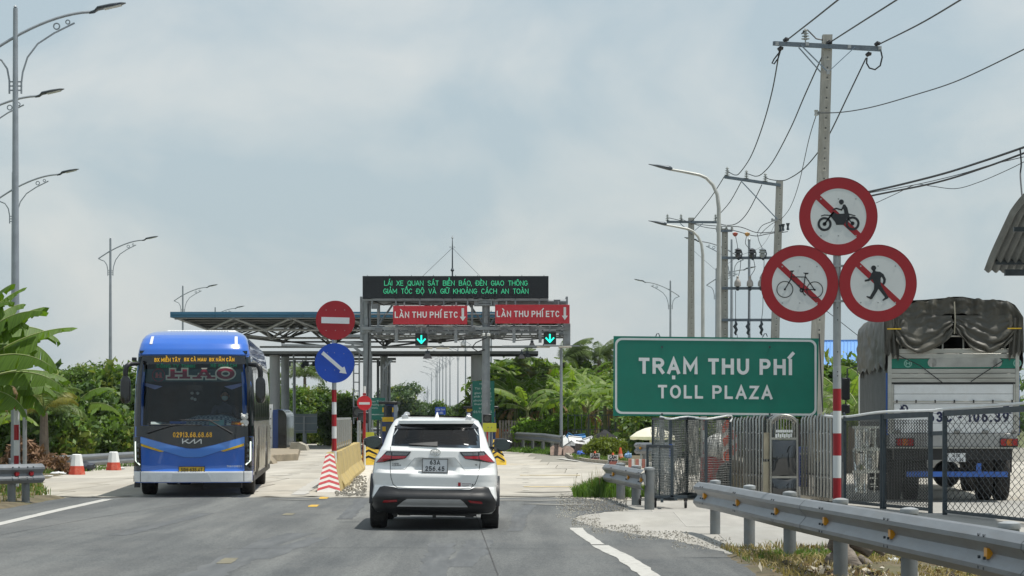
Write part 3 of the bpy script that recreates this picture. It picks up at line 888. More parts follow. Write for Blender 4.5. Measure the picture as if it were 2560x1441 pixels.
# body: wedge leaning back, local y runs away from the camera
wb,wt,hN = .28 * 1.0,.09,.83
def jersey(mb,L_,w0,w1,h_,y0=0.0,lean=0.0):
 prof = [(-w0,0),(-w0,.09),(-w0 * .55,.3),(-w1,h_),(w1,h_),(w0 * .55,.3),(w0,.09),(w0,0)]
 rows = []
 for y,k in ((0,1),(L_,1)):
  rows.append([(p[0],y0 + y + (lean * p[1] if y == 0 else 0),p[1]) for p in prof])
 mb.grid(rows,closed=True)
 n = len(prof)
 mb.add(rows[0],[tuple(range(n))]); mb.add(rows[1],[tuple(reversed(range(n)))])
 return mb
wnose = .25
bodyp = [(-wnose,0),(-.085,hN - .02),(-.07,hN),(.07,hN),(.085,hN - .02),(wnose,0)]
mb = MB()
rows = [[(p[0],.55 * (p[1] / hN),p[1]) for p in bodyp],[(p[0],1.8,p[1]) for p in bodyp]]
mb.grid(rows,closed=True); n = len(bodyp)
mb.add(rows[0],[tuple(range(n))]); mb.add(rows[1],[tuple(reversed(range(n)))])
mb.build('nose_block',yelb,nose,smooth=0)
def face_pt(x,z): return (x,.55 * z / hN - .012,z)
def hw(z): return wnose + (.085 - wnose) * z / hN
face = MB(); face.add([face_pt(-wnose,0),face_pt(wnose,0),face_pt(.082,hN - .02),face_pt(-.082,hN - .02)],[(0,1,2,3)])
face.add([face_pt(-wnose,0),face_pt(wnose,0),(wnose,.01,0),(-wnose,.01,0)],[(3,2,1,0)])
face.build('white_face',M('chevron_white',(.62,.6,.56),.6,0,.06,5,dirt=(.3,.27,.22),dirt_amt=.4),nose,smooth=0)
chm = M('chevron_red',(.47,.04,.05),.6,0,.1,6,dirt=(.5,.35,.3),dirt_amt=.4,dirt_scale=5)
for i in range(7):
 zc = .10 + i * .112; rise = .062 + .0 * i; th = .052
 c_ = MB(); off = Vector((0,-.004,0))
 def cp(x,z):
  p = face_pt(x,min(max(z,0),hN - .021)); return (p[0],p[1] - .004,p[2])
 for sgn in (-1,1):
  zl = zc - rise * 1.1
  xo0 = hw(max(zl,0)); xo1 = hw(max(zl + th,0))
  c_.add([cp(0,zc),cp(sgn * xo0,zl),cp(sgn * xo1,zl + th),cp(0,zc + th)],[(0,1,2,3) if sgn > 0 else (3,2,1,0)])
 if i == 0: pass
 c_.build('chevron_stripe',chm,nose,smooth=0)
labels = ['yellow concrete barrier block, first one behind the chevron nose','yellow concrete barrier block, second one behind the chevron nose',
   'yellow concrete barrier block, third one behind the chevron nose','yellow concrete barrier block, fourth one behind the chevron nose',
   'yellow concrete barrier block, fifth one behind the chevron nose','yellow concrete barrier block, sixth one behind the chevron nose']
proto = jersey(MB(),2.95,.26,.09,.82)
jm = proto.build('barrier_block',yelb,mesh_only=True,smooth=20)
for i,lb in enumerate(labels):
 p = B0 + dirv * (1.95 + i * 3.0)
 o = link('barrier_block',jm,None,(p.x + rnd.uniform(-.03,.03),p.y,0),(0,0,medrz + rnd.uniform(-.008,.008)),lb,'barrier','yellow barriers along the median')
# mesh screen standing on the barriers
scr = thing('mesh_screen','grey lattice screen standing on the yellow median barriers','fence',(B0.x,B0.y,0),medrz)
for i in range(9):
 y = 2.2 + i * 1.25
 fr = MB();
 fr.bar((0,y,.84),(0,y,1.55),.05); fr.bar((0,y + 1.15,.84),(0,y + 1.15,1.55),.05); fr.bar((0,y,1.55),(0,y + 1.15,1.55),.05); fr.bar((0,y,.9),(0,y + 1.15,.9),.05)
 f_ = fr.build('screen_frame',galv,scr)
 w_ = MB()
 for k in range(12):
  yy = y + .05 + k * .09
  w_.bar((0.0,yy,.9),(.0,min(yy + .35,y + 1.13),1.53),.012); w_.bar((0.012,yy,1.53),(.012,min(yy + .35,y + 1.13),.9),.012)
 w_.build('lattice',galv,f_,smooth=0)
 MB().box((0,y,.93),(.07,.03,.12)).build('yellow_tab',yelp,f_)
# grey sheet-steel screens at the far end of the median
for k,(px,Yd,w_,h0,h1,lb) in enumerate(((897,70,.9,.25,1.42,'tall grey sheet steel screen panel at the far end of the yellow barriers'),(873,64,.5,.8,1.45,'narrow tan steel screen panel on the median barriers before the grey panel'))):
 p = P(px,1040,Yd)
 t_ = thing('screen_panel',lb,'panel',(p.x,p.y,0),medrz)
 mb = MB()
 for i in range(7): mb.box((.03 * (i % 2),-.6 + i * .28,(h0 + h1) / 2),(.03,.26,h1 - h0))
 mb.build('sheet',M('panel_grey',(.3,.3,.27),.6,.2,.1,2) if k == 0 else kerbm,t_)
 MB().bar((0,-.75,h1 + .02),(0,1.3,h1 + .02),.06).build('top_rail',galv,t_)
 MB().bar((0,-.75,0),(0,-.75,h1 + .03),.06).build('frame_post',galv,t_)
 MB().bar((.1,-.9,.05),(.1,1.3,.05),.12).build('foot_plate',galv,t_)
# little yellow and black striped island ends
def island_nose(px,py,label,w,h_,rz=0.0):
 g = G(px,py); t_ = thing('island_nose',label,'barrier',(g.x,g.y,0),rz)
 mb = MB(); jersey(mb,2.0,w,w * .45,h_,lean=.5); mb.build('nose_block',yelp,t_,smooth=20)
 for i in range(4):
  z = .1 + i * h_ * .22
  q = MB()
  for sgn in (-1,1):
   x_ = w * (1 - .5 * z / h_)
   q.add([(0,.5 * (z + .1) - .02,z + .14),(sgn * x_ * .9,.5 * z - .02,z),(sgn * x_ * .85,.5 * z,z + .07),(0,.5 * z + .03,z + .22)],[(0,1,2,3)])
  q.build('black_stripe',blacks,t_,smooth=0)
 return t_
island_nose(921,1163,'yellow and black striped island nose left of the white car',.42,.9)
island_nose(1243,1163,'yellow and black striped island nose right of the white car',.3,.82)
# ================================================================== CAR (rear towards the camera)
def patch(mb,surf,A_,B_,nx=6,off=.004,thick=.02,nl=None):
 """ruled patch between two (x,z) polylines laid on the surface y=surf(x,z)"""
 rows = []
 def res(pts,n):
  if len(pts) - 1 >= n: return pts
  L_ = [0]
  for a,b in zip(pts[:-1],pts[1:]): L_.append(L_[-1] + math.hypot(a[0] - b[0],a[1] - b[1]))
  keys = sorted(set([l / L_[-1] for l in L_] + [i / n for i in range(n + 1)]))
  return keys,L_
 m_ = max(len(A_),len(B_))
 N = nl or 12
 ts = sorted(set([i / N for i in range(N + 1)] + [k / (m_ - 1) for k in range(m_)]))
 def at(pts,t):
  u = t * (len(pts) - 1); i = min(int(u),len(pts) - 2); f_ = u - i
  return (pts[i][0] + (pts[i + 1][0] - pts[i][0]) * f_,pts[i][1] + (pts[i + 1][1] - pts[i][1]) * f_)
 for t in ts:
  a = at(A_,t); b = at(B_,t); row = []
  for k in range(nx + 1):
   x = a[0] + (b[0] - a[0]) * k / nx; z = a[1] + (b[1] - a[1]) * k / nx
   row.append((x,surf(x,z) - off,z))
  rows.append(row)
 n = nx + 1
 back = [[(p[0],p[1] + thick,p[2]) for p in r_] for r_ in rows]
 mb.grid(rows);
 o1 = len(rows)
 loop = rows[0] + [r_[-1] for r_ in rows[1:]] + list(reversed(rows[-1]))[1:] + [r_[0] for r_ in reversed(rows[1:-1])]
 loop2 = [(p[0],p[1] + thick,p[2]) for p in loop]
 mb.grid([loop,loop2],closed=True)
 return mb
def ribbon(mb,surf,pts,w,off,thick=.01):
 V = [Vector(p) for p in pts]; L_ = []; R_ = []
 for i,p in enumerate(V):
  d = (V[min(i + 1,len(V) - 1)] - V[max(0,i - 1)]).normalized(); q = Vector((-d.y,d.x)) * w / 2
  L_.append(tuple(p + q)); R_.append(tuple(p - q))
 return patch(mb,surf,L_,R_,1,off,thick,nl=max(12,len(pts) * 4))
def hull_rows(levels,xs,D,nexp,zs,side_n=10,recess=None):
 """levels: dict key->list ; returns loops of points around the body"""
 LZ = levels['z']
 g = lambda k,z: interp(z,LZ,levels[k])
 rows = []
 for z in zs:
  w,yr,yf = g('w',z),g('r',z),g('f',z)
  Dr,Df = D
  row = []
  for x in xs:
   xx_ = x * w
   y = yr + Dr * (1 - (1 - min(1,abs(x)) ** nexp) ** (1 / nexp))
   if recess: y += recess(xx_,z)
   row.append((xx_,y,z))
  for k in range(1,side_n):
   row.append((w,yr + Dr + (yf - Df - yr - Dr) * k / side_n,z))
  for x in reversed(xs):
   row.append((x * w,yf - Df * (1 - (1 - min(1,abs(x)) ** 2.2) ** (1 / 2.2)),z))
  for k in range(1,side_n):
   row.append((-w,yf - Df + (yr + Dr - yf + Df) * k / side_n,z))
  rows.append(row)
 return rows
def wheel(root,x,y,r,w,side,rimc=None,spokes=5,dual=False,rname='wheel'):
 wt_ = thing(rname,None,None,(x,y,r)); wt_.parent = root
 t_ = .62
 MB().lathe([(r * t_,-w / 2),(r * .93,-w / 2),(r * .985,-w * .44),(r,-w * .36),(r,w * .36),(r * .985,w * .44),(r * .93,w / 2),(r * t_,w / 2)],axis='X',n=36).build('tyre',rubber,wt_)
 g_ = MB()
 for k in range(40):
  a = 2 * math.pi * k / 40
  for q in (-.3,-.1,.1,.3):
   g_.box((q * w,math.cos(a) * (r - .001),math.sin(a) * (r - .001)),(w * .15,r * .1,.012),rx=a + math.pi / 2)
 g_.build('tread',rubber,wt_,smooth=0)
 rim_ = MB(); rim_.lathe([(r * .1,side * w * .3),(r * .58,side * w * .2),(r * .63,side * w * .5),(r * .66,side * w * .5),(r * .66,-side * w * .5),(r * .2,-side * w * .3)],axis='X',n=36)
 rim_.build('rim',rimc or M('alloy',(.3,.31,.32),.35,.8,.1),wt_)
 sp = MB()
 for k in range(spokes):
  a = 2 * math.pi * k / spokes
  sp.bar((side * w * .42,0,0),(side * w * .42,math.cos(a) * r * .6,math.sin(a) * r * .6),.05,.03)
 sp.build('spoke',rimc or M('alloy',(.3,.31,.32),.35,.8,.1),wt_)
 return wt_
CY = 31.0; cs = F / CY
car = thing('parked_car',None,None); bpy.data.objects.remove(car)
carroot = thing('white_car','white crossover car seen from behind driving toward the toll gate, plate 63A 256.45','car',((1084 - 1280) / F * CY,CY,.0),R(1.2))
carroot.rotation_euler = (0,R(1.15),R(1.0))
def cu(u,v): return ((u - 865) / 4.2375 / cs,H - (1010 + v / 4.2375 - (u - 865) * .0052 - HY) / cs)
def cz(v): return H - (1010 + v / 4.2375 - HY) / cs
LV = {'z': [.22,.30,.40,.47,.60,.63,.72,.80,.90,1.0,1.12,1.18,1.30,1.42,1.50,1.56,1.60,1.625],
  'w': [.84,.875,.90,.905,.88,.885,.895,.893,.885,.865,.80,.765,.725,.68,.64,.605,.53,.38],
  'r': [.16,.02,-.03,-.045,-.03,.0,-.012,-.02,.03,.035,.045,.085,.21,.34,.43,.62,1.0,1.5],
  'f': [4.1,4.2,4.25,4.25,4.22,4.2,4.15,4.1,4.0,3.75,3.3,3.15,2.95,2.75,2.6,2.45,2.2,1.9]}
xsC = [math.sin(math.pi / 2 * t) for t in np.linspace(-1,1,57)]
def crecess(x,z):
 ax = abs(x)
 d = 0
 if .76 < z < 1.02:
  half = .20 + (1.02 - z) / .26 * .14 + .04
  e = min(1,max(0,(half - ax) / .05)); t = min(1,(1.02 - z) / .03) * min(1,(z - .76) / .1)
  d += .045 * e * t
 if .80 < z < 1.0 and ax > .34:
  d += .025 * math.sin((z - .80) / .2 * math.pi) * min(1,(ax - .34) / .1) * max(0,min(1,(.8 - ax) / .12))
 if z < .70 and ax > .5:
  d -= .02 * min(1,(ax - .5) / .2) * min(1,(.70 - z) / .1)
 return d
Dr_,Df_ = .55,.8
def csurf(x,z):
 w = interp(z,LV['z'],LV['w']); a = min(.995,abs(x) / w)
 return interp(z,LV['z'],LV['r']) + Dr_ * (1 - (1 - a ** 3.6) ** (1 / 3.6)) + crecess(x,z)
zsC = sorted(set([round(v_,4) for v_ in np.linspace(.24,1.625,72)] + LV['z'][1:]))
carpaint = M('white_car_paint',(.82,.83,.82),.28,0,.015,1,coat=1.0,dirt=(.6,.58,.54),dirt_amt=.12,dirt_scale=2)
mb = MB(); rows = hull_rows(LV,xsC,(Dr_,Df_),3.6,zsC,14,crecess)
mb.grid(rows,closed=True)
nC = len(rows[0])
keep = [f_ for f_ in mb.f if not (max(i % nC for i in f_) < len(xsC) - 1 and 1.20 < min(mb.v[i][2] for i in f_) and max(mb.v[i][2] for i in f_) < 1.47 and max(abs(mb.v[i][0]) for i in f_) < .60)]
mb.f = keep; mb.m = [0] * len(keep); mb.add(rows[-1],[tuple(range(len(rows[-1])))]); mb.add(rows[0],[tuple(reversed(range(len(rows[0]))))])
mb.build('body',carpaint,carroot,smooth=50)
darkglass = M('dark_glass',(.012,.017,.024),.06,0,0,coat=.3,spec=.7)
# rear window
wnd = MB(); patch(wnd,csurf,[cu(470,205),cu(425,250),cu(405,330),cu(393,440)],[cu(1268,205),cu(1318,250),cu(1332,330),cu(1343,470)],24,.012,.03,nl=20)
wo = wnd.build('rear_window',glass_mat('privacy_glass',(.22,.27,.32),.03),carroot,smooth=50)
seatm = M('seat_fabric',(.10,.10,.11),.8,0,.1,8)
q = MB(); q.box((0,1.75,1.05),(1.1,.9,.06)); q.box((0,2.9,1.3),(1.1,.05,.5)); q.build('parcel_shelf',M('cabin_dark',(.03,.032,.036),.9),carroot)
for x_,y_,w_,h_ in ((-.33,1.3,.24,.14),(.33,1.3,.24,.14),(-.34,2.2,.25,.17),(.34,2.2,.25,.17)):
 MB().box((x_,y_,1.27 + h_ / 2),(w_,.12,h_)).build('headrest',seatm,carroot,bevel=.04)
MB().box((0,1.32,1.12),(1.15,.14,.26)).build('rear_seat',seatm,carroot,bevel=.04)
wnf = MB(); patch(wnf,csurf,[cu(470,205),cu(425,250),cu(418,262)],[cu(1268,205),cu(1318,250),cu(1324,262)],24,.03,.02); wnf.build('window_band',blackg,wo,smooth=50)
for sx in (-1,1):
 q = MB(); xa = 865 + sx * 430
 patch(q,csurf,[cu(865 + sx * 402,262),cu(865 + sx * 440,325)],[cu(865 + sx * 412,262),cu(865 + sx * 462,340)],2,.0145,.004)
 q.build('painted_glint',M('painted_reflection',(.4,.44,.46),.3),wo)  # pale strips paint a reflected glint onto the glass
# spoiler
sp = MB(); patch(sp,lambda x,z: csurf(x,1.50) - .04 + abs(x) * .05,[cu(455,178),cu(470,212)],[cu(1275,178),cu(1262,212)],26,.06,.16)
sp.build('spoiler',carpaint,carroot,smooth=50)
bl = MB(); patch(bl,csurf,[cu(800,196),cu(800,203)],[cu(930,196),cu(930,203)],6,.115,.02); bl.build('brake_light',M('dark_red_lens',(.12,.005,.008),.15,coat=.5),carroot)
# seam lines
seam = M('seam',(.02,.02,.022),.8)
sm = MB()
ribbon(sm,csurf,[cu(388,455),cu(388,600),cu(392,700),cu(402,780),cu(425,850),cu(470,885),cu(600,893),cu(865,898),cu(1130,898),cu(1250,893),cu(1295,850),cu(1322,780),cu(1335,700),cu(1346,600),cu(1350,475)],.007,.004,.006)
sm.build('tailgate_seam',seam,carroot,smooth=0)
se2 = MB(); ribbon(se2,csurf,[cu(400,690),cu(545,694),cu(650,574),cu(865,572),cu(1075,572),cu(1185,708),cu(1335,712)],.006,.003,.004)
se2.build('crease_shade',M('painted_crease_shade',(.33,.335,.33),.5),carroot,smooth=0)  # grey line paints the shade along the edges of the plate recess
# tail lights
lred = M('red_lens',(.30,.004,.012),.12,0,.1,30,coat=.8)
lgry = M('smoked_lens',(.11,.115,.12),.15,0,.2,40,coat=.8)
for sx,C_ in ((-1,lambda u,v: cu(u,v)),(1,lambda u,v: cu(1730 - u,v + 4))):
 ho = MB()
 A_ = [C_(345,500),C_(300,550),C_(250,600),C_(228,626)]; B_ = [C_(608,505),C_(585,540),C_(545,582),C_(300,622)]
 if sx > 0: A_,B_ = B_,A_
 patch(ho,csurf,A_,B_,14,.012,.03); lt = ho.build('tail_light',blackg,carroot,smooth=50)
 r_ = MB(); A_ = [C_(320,535),C_(275,580),C_(236,620)]; B_ = [C_(400,545),C_(393,585),C_(300,617)]
 if sx > 0: A_,B_ = B_,A_
 patch(r_,csurf,A_,B_,6,.017,.006);
 A_ = [C_(404,553),C_(404,584)]; B_ = [C_(566,553),C_(540,578)]
 if sx > 0: A_,B_ = B_,A_
 patch(r_,csurf,A_,B_,6,.017,.006); r_.build('red_lens',lred,lt)
 g2 = MB(); A_ = [C_(350,515),C_(335,545)]; B_ = [C_(396,515),C_(396,547)]
 if sx > 0: A_,B_ = B_,A_
 patch(g2,csurf,A_,B_,4,.0175,.006)
 A_ = [C_(410,512),C_(410,545)]; B_ = [C_(590,515),C_(562,545)]
 if sx > 0: A_,B_ = B_,A_
 patch(g2,csurf,A_,B_,6,.0175,.006); g2.build('smoked_lens',lgry,lt)
# wiper
wp = MB(); patch(wp,csurf,[cu(585,420),cu(590,432)],[cu(885,402),cu(888,448)],12,.04,.03); wp.build('rear_wiper',blackp,carroot)
st_ = MB(); patch(st_,csurf,[cu(1165,424),cu(1170,432)],[cu(1215,430),cu(1215,442)],2,.016,.002); st_.build('sticker',whitep,wo)
# emblem: three nested ovals
em = MB(); ex,ez = cu(866,515); ey = csurf(ex,ez) - .014
def oval(mb,cx,cz_,a,b,t,y,th=.01,n=32):
 vs = []; fs = []
 for i in range(n):
  an = 2 * math.pi * i / n; c_,s_ = math.cos(an),math.sin(an)
  for k,yy in ((1,y),(-1,y),(-1,y + th),(1,y + th)):
   vs.append((cx + (a + k * t / 2) * c_,yy,cz_ + (b + k * t / 2) * s_))
  j = (i + 1) % n
  for k in range(4): fs.append((i * 4 + k,i * 4 + (k + 1) % 4,j * 4 + (k + 1) % 4,j * 4 + k))
 mb.add(vs,fs)
oval(em,ex,ez,.07,.045,.011,ey); oval(em,ex,ez + .002,.024,.042,.009,ey - .002); oval(em,ex,ez + .02,.05,.02,.009,ey - .004)
em.build('emblem',chrome,carroot,smooth=50)
# plate
px_,pz_ = cu(866,655); py_ = csurf(px_,pz_) - .062
plt = MB().box((px_,py_,pz_),(.352,.02,.185)).build('number_plate',M('plate_white',(.66,.68,.7),.4,0,.02),carroot,bevel=.004)
fr_ = MB()
for dx in (-1,1): fr_.box((px_ + dx * .178,py_ - .003,pz_),(.012,.026,.2))
for dz in (-1,1): fr_.box((px_,py_ - .004,pz_ + dz * .094),(.368,.026,.012))
fr_.build('plate_frame',M('grey_metal',(.2,.2,.2),.4,.6),plt)
sign_text('63A',blacks,plt,px_,py_ - .0135,pz_ + .013,.066,.145,.16)
sign_text('256.45',blacks,plt,px_,py_ - .0135,pz_ - .075,.066,.27,.16)
# lettering on the tailgate
badge = M('badge_grey',(.1,.1,.11),.3,.5)
bx_,bz_ = cu(462,640); text('YARIS',badge,carroot,bx_ - .028,csurf(bx_,bz_) - .008,bz_ + .003,.015,.10,.03)
text('CROSS',badge,carroot,bx_ + .005,csurf(bx_,bz_) - .008,bz_ - .022,.017,.15,.03)
bx_,bz_ = cu(1302,655); text('G',badge,carroot,bx_,csurf(bx_,bz_) - .008,bz_,.02,.03,.03)
bx_,bz_ = cu(1128,853)
MB().box((bx_,csurf(bx_,bz_) - .006,bz_),(.038,.004,.05)).build('sticker',redp,carroot)
q = MB(); q.box((bx_ + .098,csurf(bx_ + .09,bz_) - .006,bz_ + .009),(.13,.003,.008)); q.box((bx_ + .085,csurf(bx_ + .09,bz_) - .006,bz_ - .012),(.10,.003,.006))
q.build('print_line',M('grey_print',(.3,.24,.26),.5),carroot)
MB().box((bx_ + .185,csurf(bx_ + .18,bz_) - .006,bz_ - .003),(.016,.004,.018)).build('sticker',blacks,carroot)
# black bumper
bp_ = M('bumper_plastic',(.018,.019,.021),.42,0,.1,6,rvar=.06)
bu = MB()
top = [cu(190,1030),cu(250,935),cu(285,880),cu(330,868),cu(440,880),cu(480,896),cu(865,908),cu(1240,908),cu(1290,886),cu(1395,880),cu(1440,890),cu(1470,950),cu(1524,1040)]
bot = [cu(200,1100),cu(235,1145),cu(300,1150),cu(360,1160),cu(470,1165),cu(600,1168),cu(865,1172),cu(1130,1172),cu(1260,1170),cu(1370,1170),cu(1440,1168),cu(1495,1150),cu(1522,1110)]
def bsurf(x,z): return csurf(min(max(x,-.895),.895),z) - .03 - .045 * max(0,math.sin(min(1,max(0,(z - .36) / .2)) * math.pi)) - .02
patch(bu,bsurf,top,bot,12,.0,.12,nl=48); bu.build('rear_bumper',bp_,carroot,smooth=50)
for sx,(a,b,c_,d) in ((-1,(cu(335,1018),cu(318,1046),cu(474,1012),cu(472,1036))),(1,(cu(1222,1022),cu(1250,1048),cu(1368,1036),cu(1378,1062)))):
 q = MB(); patch(q,bsurf,[a,b],[c_,d],6,.012,.02); q.build('fog_reflector',lred,carroot)
sk = MB(); patch(sk,bsurf,[cu(580,1005),cu(535,1030),cu(500,1060),cu(470,1085)],[cu(1140,1012),cu(1175,1038),cu(1200,1065),cu(1222,1095)],20,.03,.04)
sko = sk.build('skid_plate',M('silver_plastic',(.42,.43,.44),.4,.2,.05),carroot,smooth=50)
for u_ in (643,850,1058):
 q = MB(); patch(q,bsurf,[cu(u_ - 4,1035),cu(u_ - 4,1082)],[cu(u_ + 5,1035),cu(u_ + 5,1082)],1,.045,.02); q.build('rib',M('silver_plastic',(.4,.4,.4)),sko)
un = MB(); un.box((0,.9,.25),(1.2,1.2,.1)); un.box((.0,2.2,.24),(1.3,3.0,.06)); un.tube([(-.55,.2,.2),(-.55,.6,.22)],.03,8); un.bar((-.75,.62,.26),(.75,.62,.26),.07)
un.box((.0,.3,.21),(.05,.05,.08)); un.box((-.42,.28,.22),(.16,.06,.05)); un.box((.5,.28,.21),(.12,.06,.05))
un.build('underbody',blackp,carroot)
for sx in (-1,1):
 wheel(carroot,sx * .80,.66,.335,.235,sx)
 wheel(carroot,sx * .78,3.3,.335,.215,sx)
 arch = MB()
 for yc in (.66,3.3):
  vs = []
  for i in range(25):
   a = math.pi * i / 24
   for rr__,xo in ((.36,.0),(.45,.0),(.45,.06),(.36,.06)):
    vs.append((sx * (.865 + xo),yc + math.cos(a) * rr__,.36 + math.sin(a) * rr__ * .92))
  fs = []
  for i in range(24):
   for k in range(4): fs.append((i * 4 + k,i * 4 + (k + 1) % 4,(i + 1) * 4 + (k + 1) % 4,(i + 1) * 4 + k))
  arch.add(vs,fs)
 arch.box((sx * .895,1.98,.34),(.05,1.9,.18))
 arch.build('arch_cladding',bp_,carroot,smooth=40)
 sg = MB()
 def sp_(y,z): return (sx * (interp(z,LV['z'],LV['w']) + .004),y,z)
 for (ya,yb,yc_,yd) in ((1.0,1.55,1.55,1.15),(1.6,2.35,2.25,1.6),(2.4,3.2,2.62,2.3)):
  sg.grid([[sp_(ya + (yb - ya) * k / 4,1.14) for k in range(5)],[sp_((ya + yd) / 2 + ((yb + yc_) / 2 - (ya + yd) / 2) * k / 4,1.3) for k in range(5)],[sp_(yd + (yc_ - yd) * k / 4,1.47) for k in range(5)]])
 sg.build('side_window',darkglass,carroot,smooth=50)
 mi = thing('wing_mirror',None,None,(sx * .98,2.35,1.20)); mi.parent = carroot
 mm = MB()
 prof = [(-.0,.02),(.03,.095),(.09,.125),(.16,.135),(.20,.13)]
 for_rows = []
 for i in range(9):
  t = i / 8; xo = -.13 + .27 * t; hh = .115 * (1 - .55 * t ** 3) * (1 if t > .04 else .8); zc = .012 * t
  for_rows.append([(sx * xo,math.cos(a) * .055,zc + math.sin(a) * hh * (.85 if math.sin(a) > 0 else 1)) for a in [2 * math.pi * k / 18 for k in range(18)]])
 mm.grid(for_rows,closed=True); mm.add(for_rows[0],[tuple(range(18))]); mm.add(for_rows[-1],[tuple(range(18))])
 mm.build('mirror_housing',blackg,mi,smooth=60)
 MB().box((-sx * .16,.05,-.05),(.16,.05,.04)).build('mirror_arm',blackp,mi)
 gl_ = MB()
 gl_.prism([(sx * .115 * math.cos(a),.085 * math.sin(a)) for a in [2 * math.pi * k / 20 for k in range(20)]],-.058,-.050)
 gl_.build('mirror_glass',M('mirror_glass',(.1,.12,.13),.08,.9),mi)
 rr_ = MB(); rr_.tube([(sx * .46,.78,1.56),(sx * .465,.86,1.625),(sx * .465,1.5,1.65),(sx * .45,2.1,1.645),(sx * .44,2.25,1.60)],.022,8)
 rr_.build('roof_rail',M('rail_silver',(.55,.56,.57),.3,.7),carroot)
 MB().box((sx * .46,.82,1.595),(.09,.12,.07),ry=sx * .3).build('rail_foot',M('rail_silver',(.55,.56,.57)),carroot,bevel=.012)
fin = MB(); fin.grid([[(math.cos(a) * .035 * (1 - t),.95 + t * .05 + math.sin(a) * .07 * (1 - .75 * t),1.59 + .09 * t ** .8) for a in [2 * math.pi * k / 10 for k in range(10)]] for t in (0,.25,.5,.75,.97)],closed=True)
fin.build('antenna',carpaint,carroot,smooth=60)
# ================================================================== BUS
BY = 43.5; bs = F / BY
bus = thing('blue_coach','blue sleeper coach coming toward the camera on the left with yellow lettering','bus',((481.5 - 1280) / F * BY,BY,0),R(4.6)); bus.scale = (.965,.965,.98)
def bu_(u,v): return ((u - 567) / 382.0,3.587 - v / 382.2)
LB = {'z': [.30,.33,.52,.60,1.0,1.44,2.28,2.88,2.90,3.0,3.12,3.22,3.30,3.36,3.40,3.42],
  'w': [1.20,1.215,1.225,1.225,1.228,1.225,1.20,1.15,1.15,1.135,1.11,1.08,1.03,.96,.86,.70],
  'r': [.02,.0,-.02,.03,.0,.03,.10,.18,.16,.20,.30,.45,.62,.86,1.1,1.5],
  'f': [12.0] * 10 + [11.95,11.9,11.85,11.8,11.7,11.5]}
xsB = [math.sin(math.pi / 2 * t) for t in np.linspace(-1,1,49)]
DB = (.42,.3)
def bsf(x,z):
 w = interp(z,LB['z'],LB['w']); a = min(.995,abs(x) / w)
 return interp(z,LB['z'],LB['r']) + DB[0] * (1 - (1 - a ** 3.4) ** (1 / 3.4))
zsB = sorted(set([round(v_,4) for v_ in np.linspace(.30,3.42,58)] + LB['z'] + [1.46,2.84]))
rows = hull_rows(LB,xsB,DB,3.4,zsB,24)
busblue = M('bus_blue',(.015,.115,.50),.22,0,.03,1,coat=1.0,dirt=(.05,.15,.42),dirt_amt=.3)
busblue2 = M('bus_blue_lit',(.05,.20,.62),.22,0,.03,1,coat=1.0)  # same bus blue, lightened where the band above the crease catches light
buschrome = M('bus_side_chrome',(.58,.56,.52),.2,.75,.1,1.2,stretch=(1,.5,1),rvar=.05)
mb = MB()
n = len(rows[0]); nf = len(xsB)
vs = [p for r_ in rows for p in r_]
fs = []; mi_ = []
for i in range(len(rows) - 1):
 za = (zsB[i] + zsB[i + 1]) / 2
 for k in range(n):
  k2 = (k + 1) % n
  front = k < nf - 1
  xa = abs(rows[i][k][0] + rows[i][k2][0]) / 2
  if front and 1.46 < za < 2.84 and xa < 1.0: continue
  fs.append((i * n + k,i * n + k2,(i + 1) * n + k2,(i + 1) * n + k))
  mi_.append(0 if (front or za > 2.75) else 1)
mb.v = [tuple(p) for p in vs]; mb.f = fs; mb.m = mi_
mb.add(rows[-1],[tuple(range(n))]); mb.add(rows[0],[tuple(reversed(range(n)))])
mb.build('body',[busblue,buschrome],bus,smooth=50)
# black surround of the windscreen as a frame
scrim = MB()
patch(scrim,bsf,[bu_(150,275),bu_(118,500),bu_(108,820)],[bu_(178,300),bu_(160,500),bu_(160,820)],4,.01,.05)
patch(scrim,bsf,[bu_(960,300),bu_(985,500),bu_(985,820)],[bu_(1010,275),bu_(1035,500),bu_(1040,820)],4,.01,.05)
patch(scrim,bsf,[bu_(150,272),bu_(178,340)],[bu_(1010,272),bu_(960,340)],24,.012,.05)
scrim.build('windscreen_frame',blackg,bus,smooth=50)
vp = MB(); patch(vp,bsf,[bu_(106,815),bu_(106,870),bu_(106,900)],[bu_(1040,815),bu_(1040,870),bu_(1040,900)],30,.014,.05)
patch(vp,bsf,[bu_(160,898),bu_(400,962),bu_(520,988),bu_(567,991),bu_(614,988),bu_(735,962),bu_(970,898)],[bu_(160,880),bu_(400,880),bu_(520,880),bu_(567,880),bu_(614,880),bu_(735,880),bu_(970,880)],4,.016,.05,nl=24)
vp.build('black_grille_panel',blackg,bus,smooth=50)
lb_ = MB(); patch(lb_,bsf,[bu_(160,902),bu_(400,966),bu_(520,992),bu_(567,995),bu_(614,992),bu_(735,966),bu_(970,902)],[bu_(160,950),bu_(345,1012),bu_(500,1058),bu_(567,1060),bu_(635,1058),bu_(790,1008),bu_(970,950)],5,.03,.04,nl=24)
lb_.build('upper_front_panel',busblue2,bus,smooth=50)
lw = MB(); patch(lw,bsf,[bu_(160,955),bu_(345,1016),bu_(500,1062),bu_(567,1064),bu_(635,1062),bu_(790,1012),bu_(970,955)],[bu_(160,1162),bu_(345,1172),bu_(500,1176),bu_(567,1176),bu_(635,1176),bu_(790,1174),bu_(970,1164)],8,.018,.05,nl=24)
lw.build('lower_front_panel',busblue,bus,smooth=50)
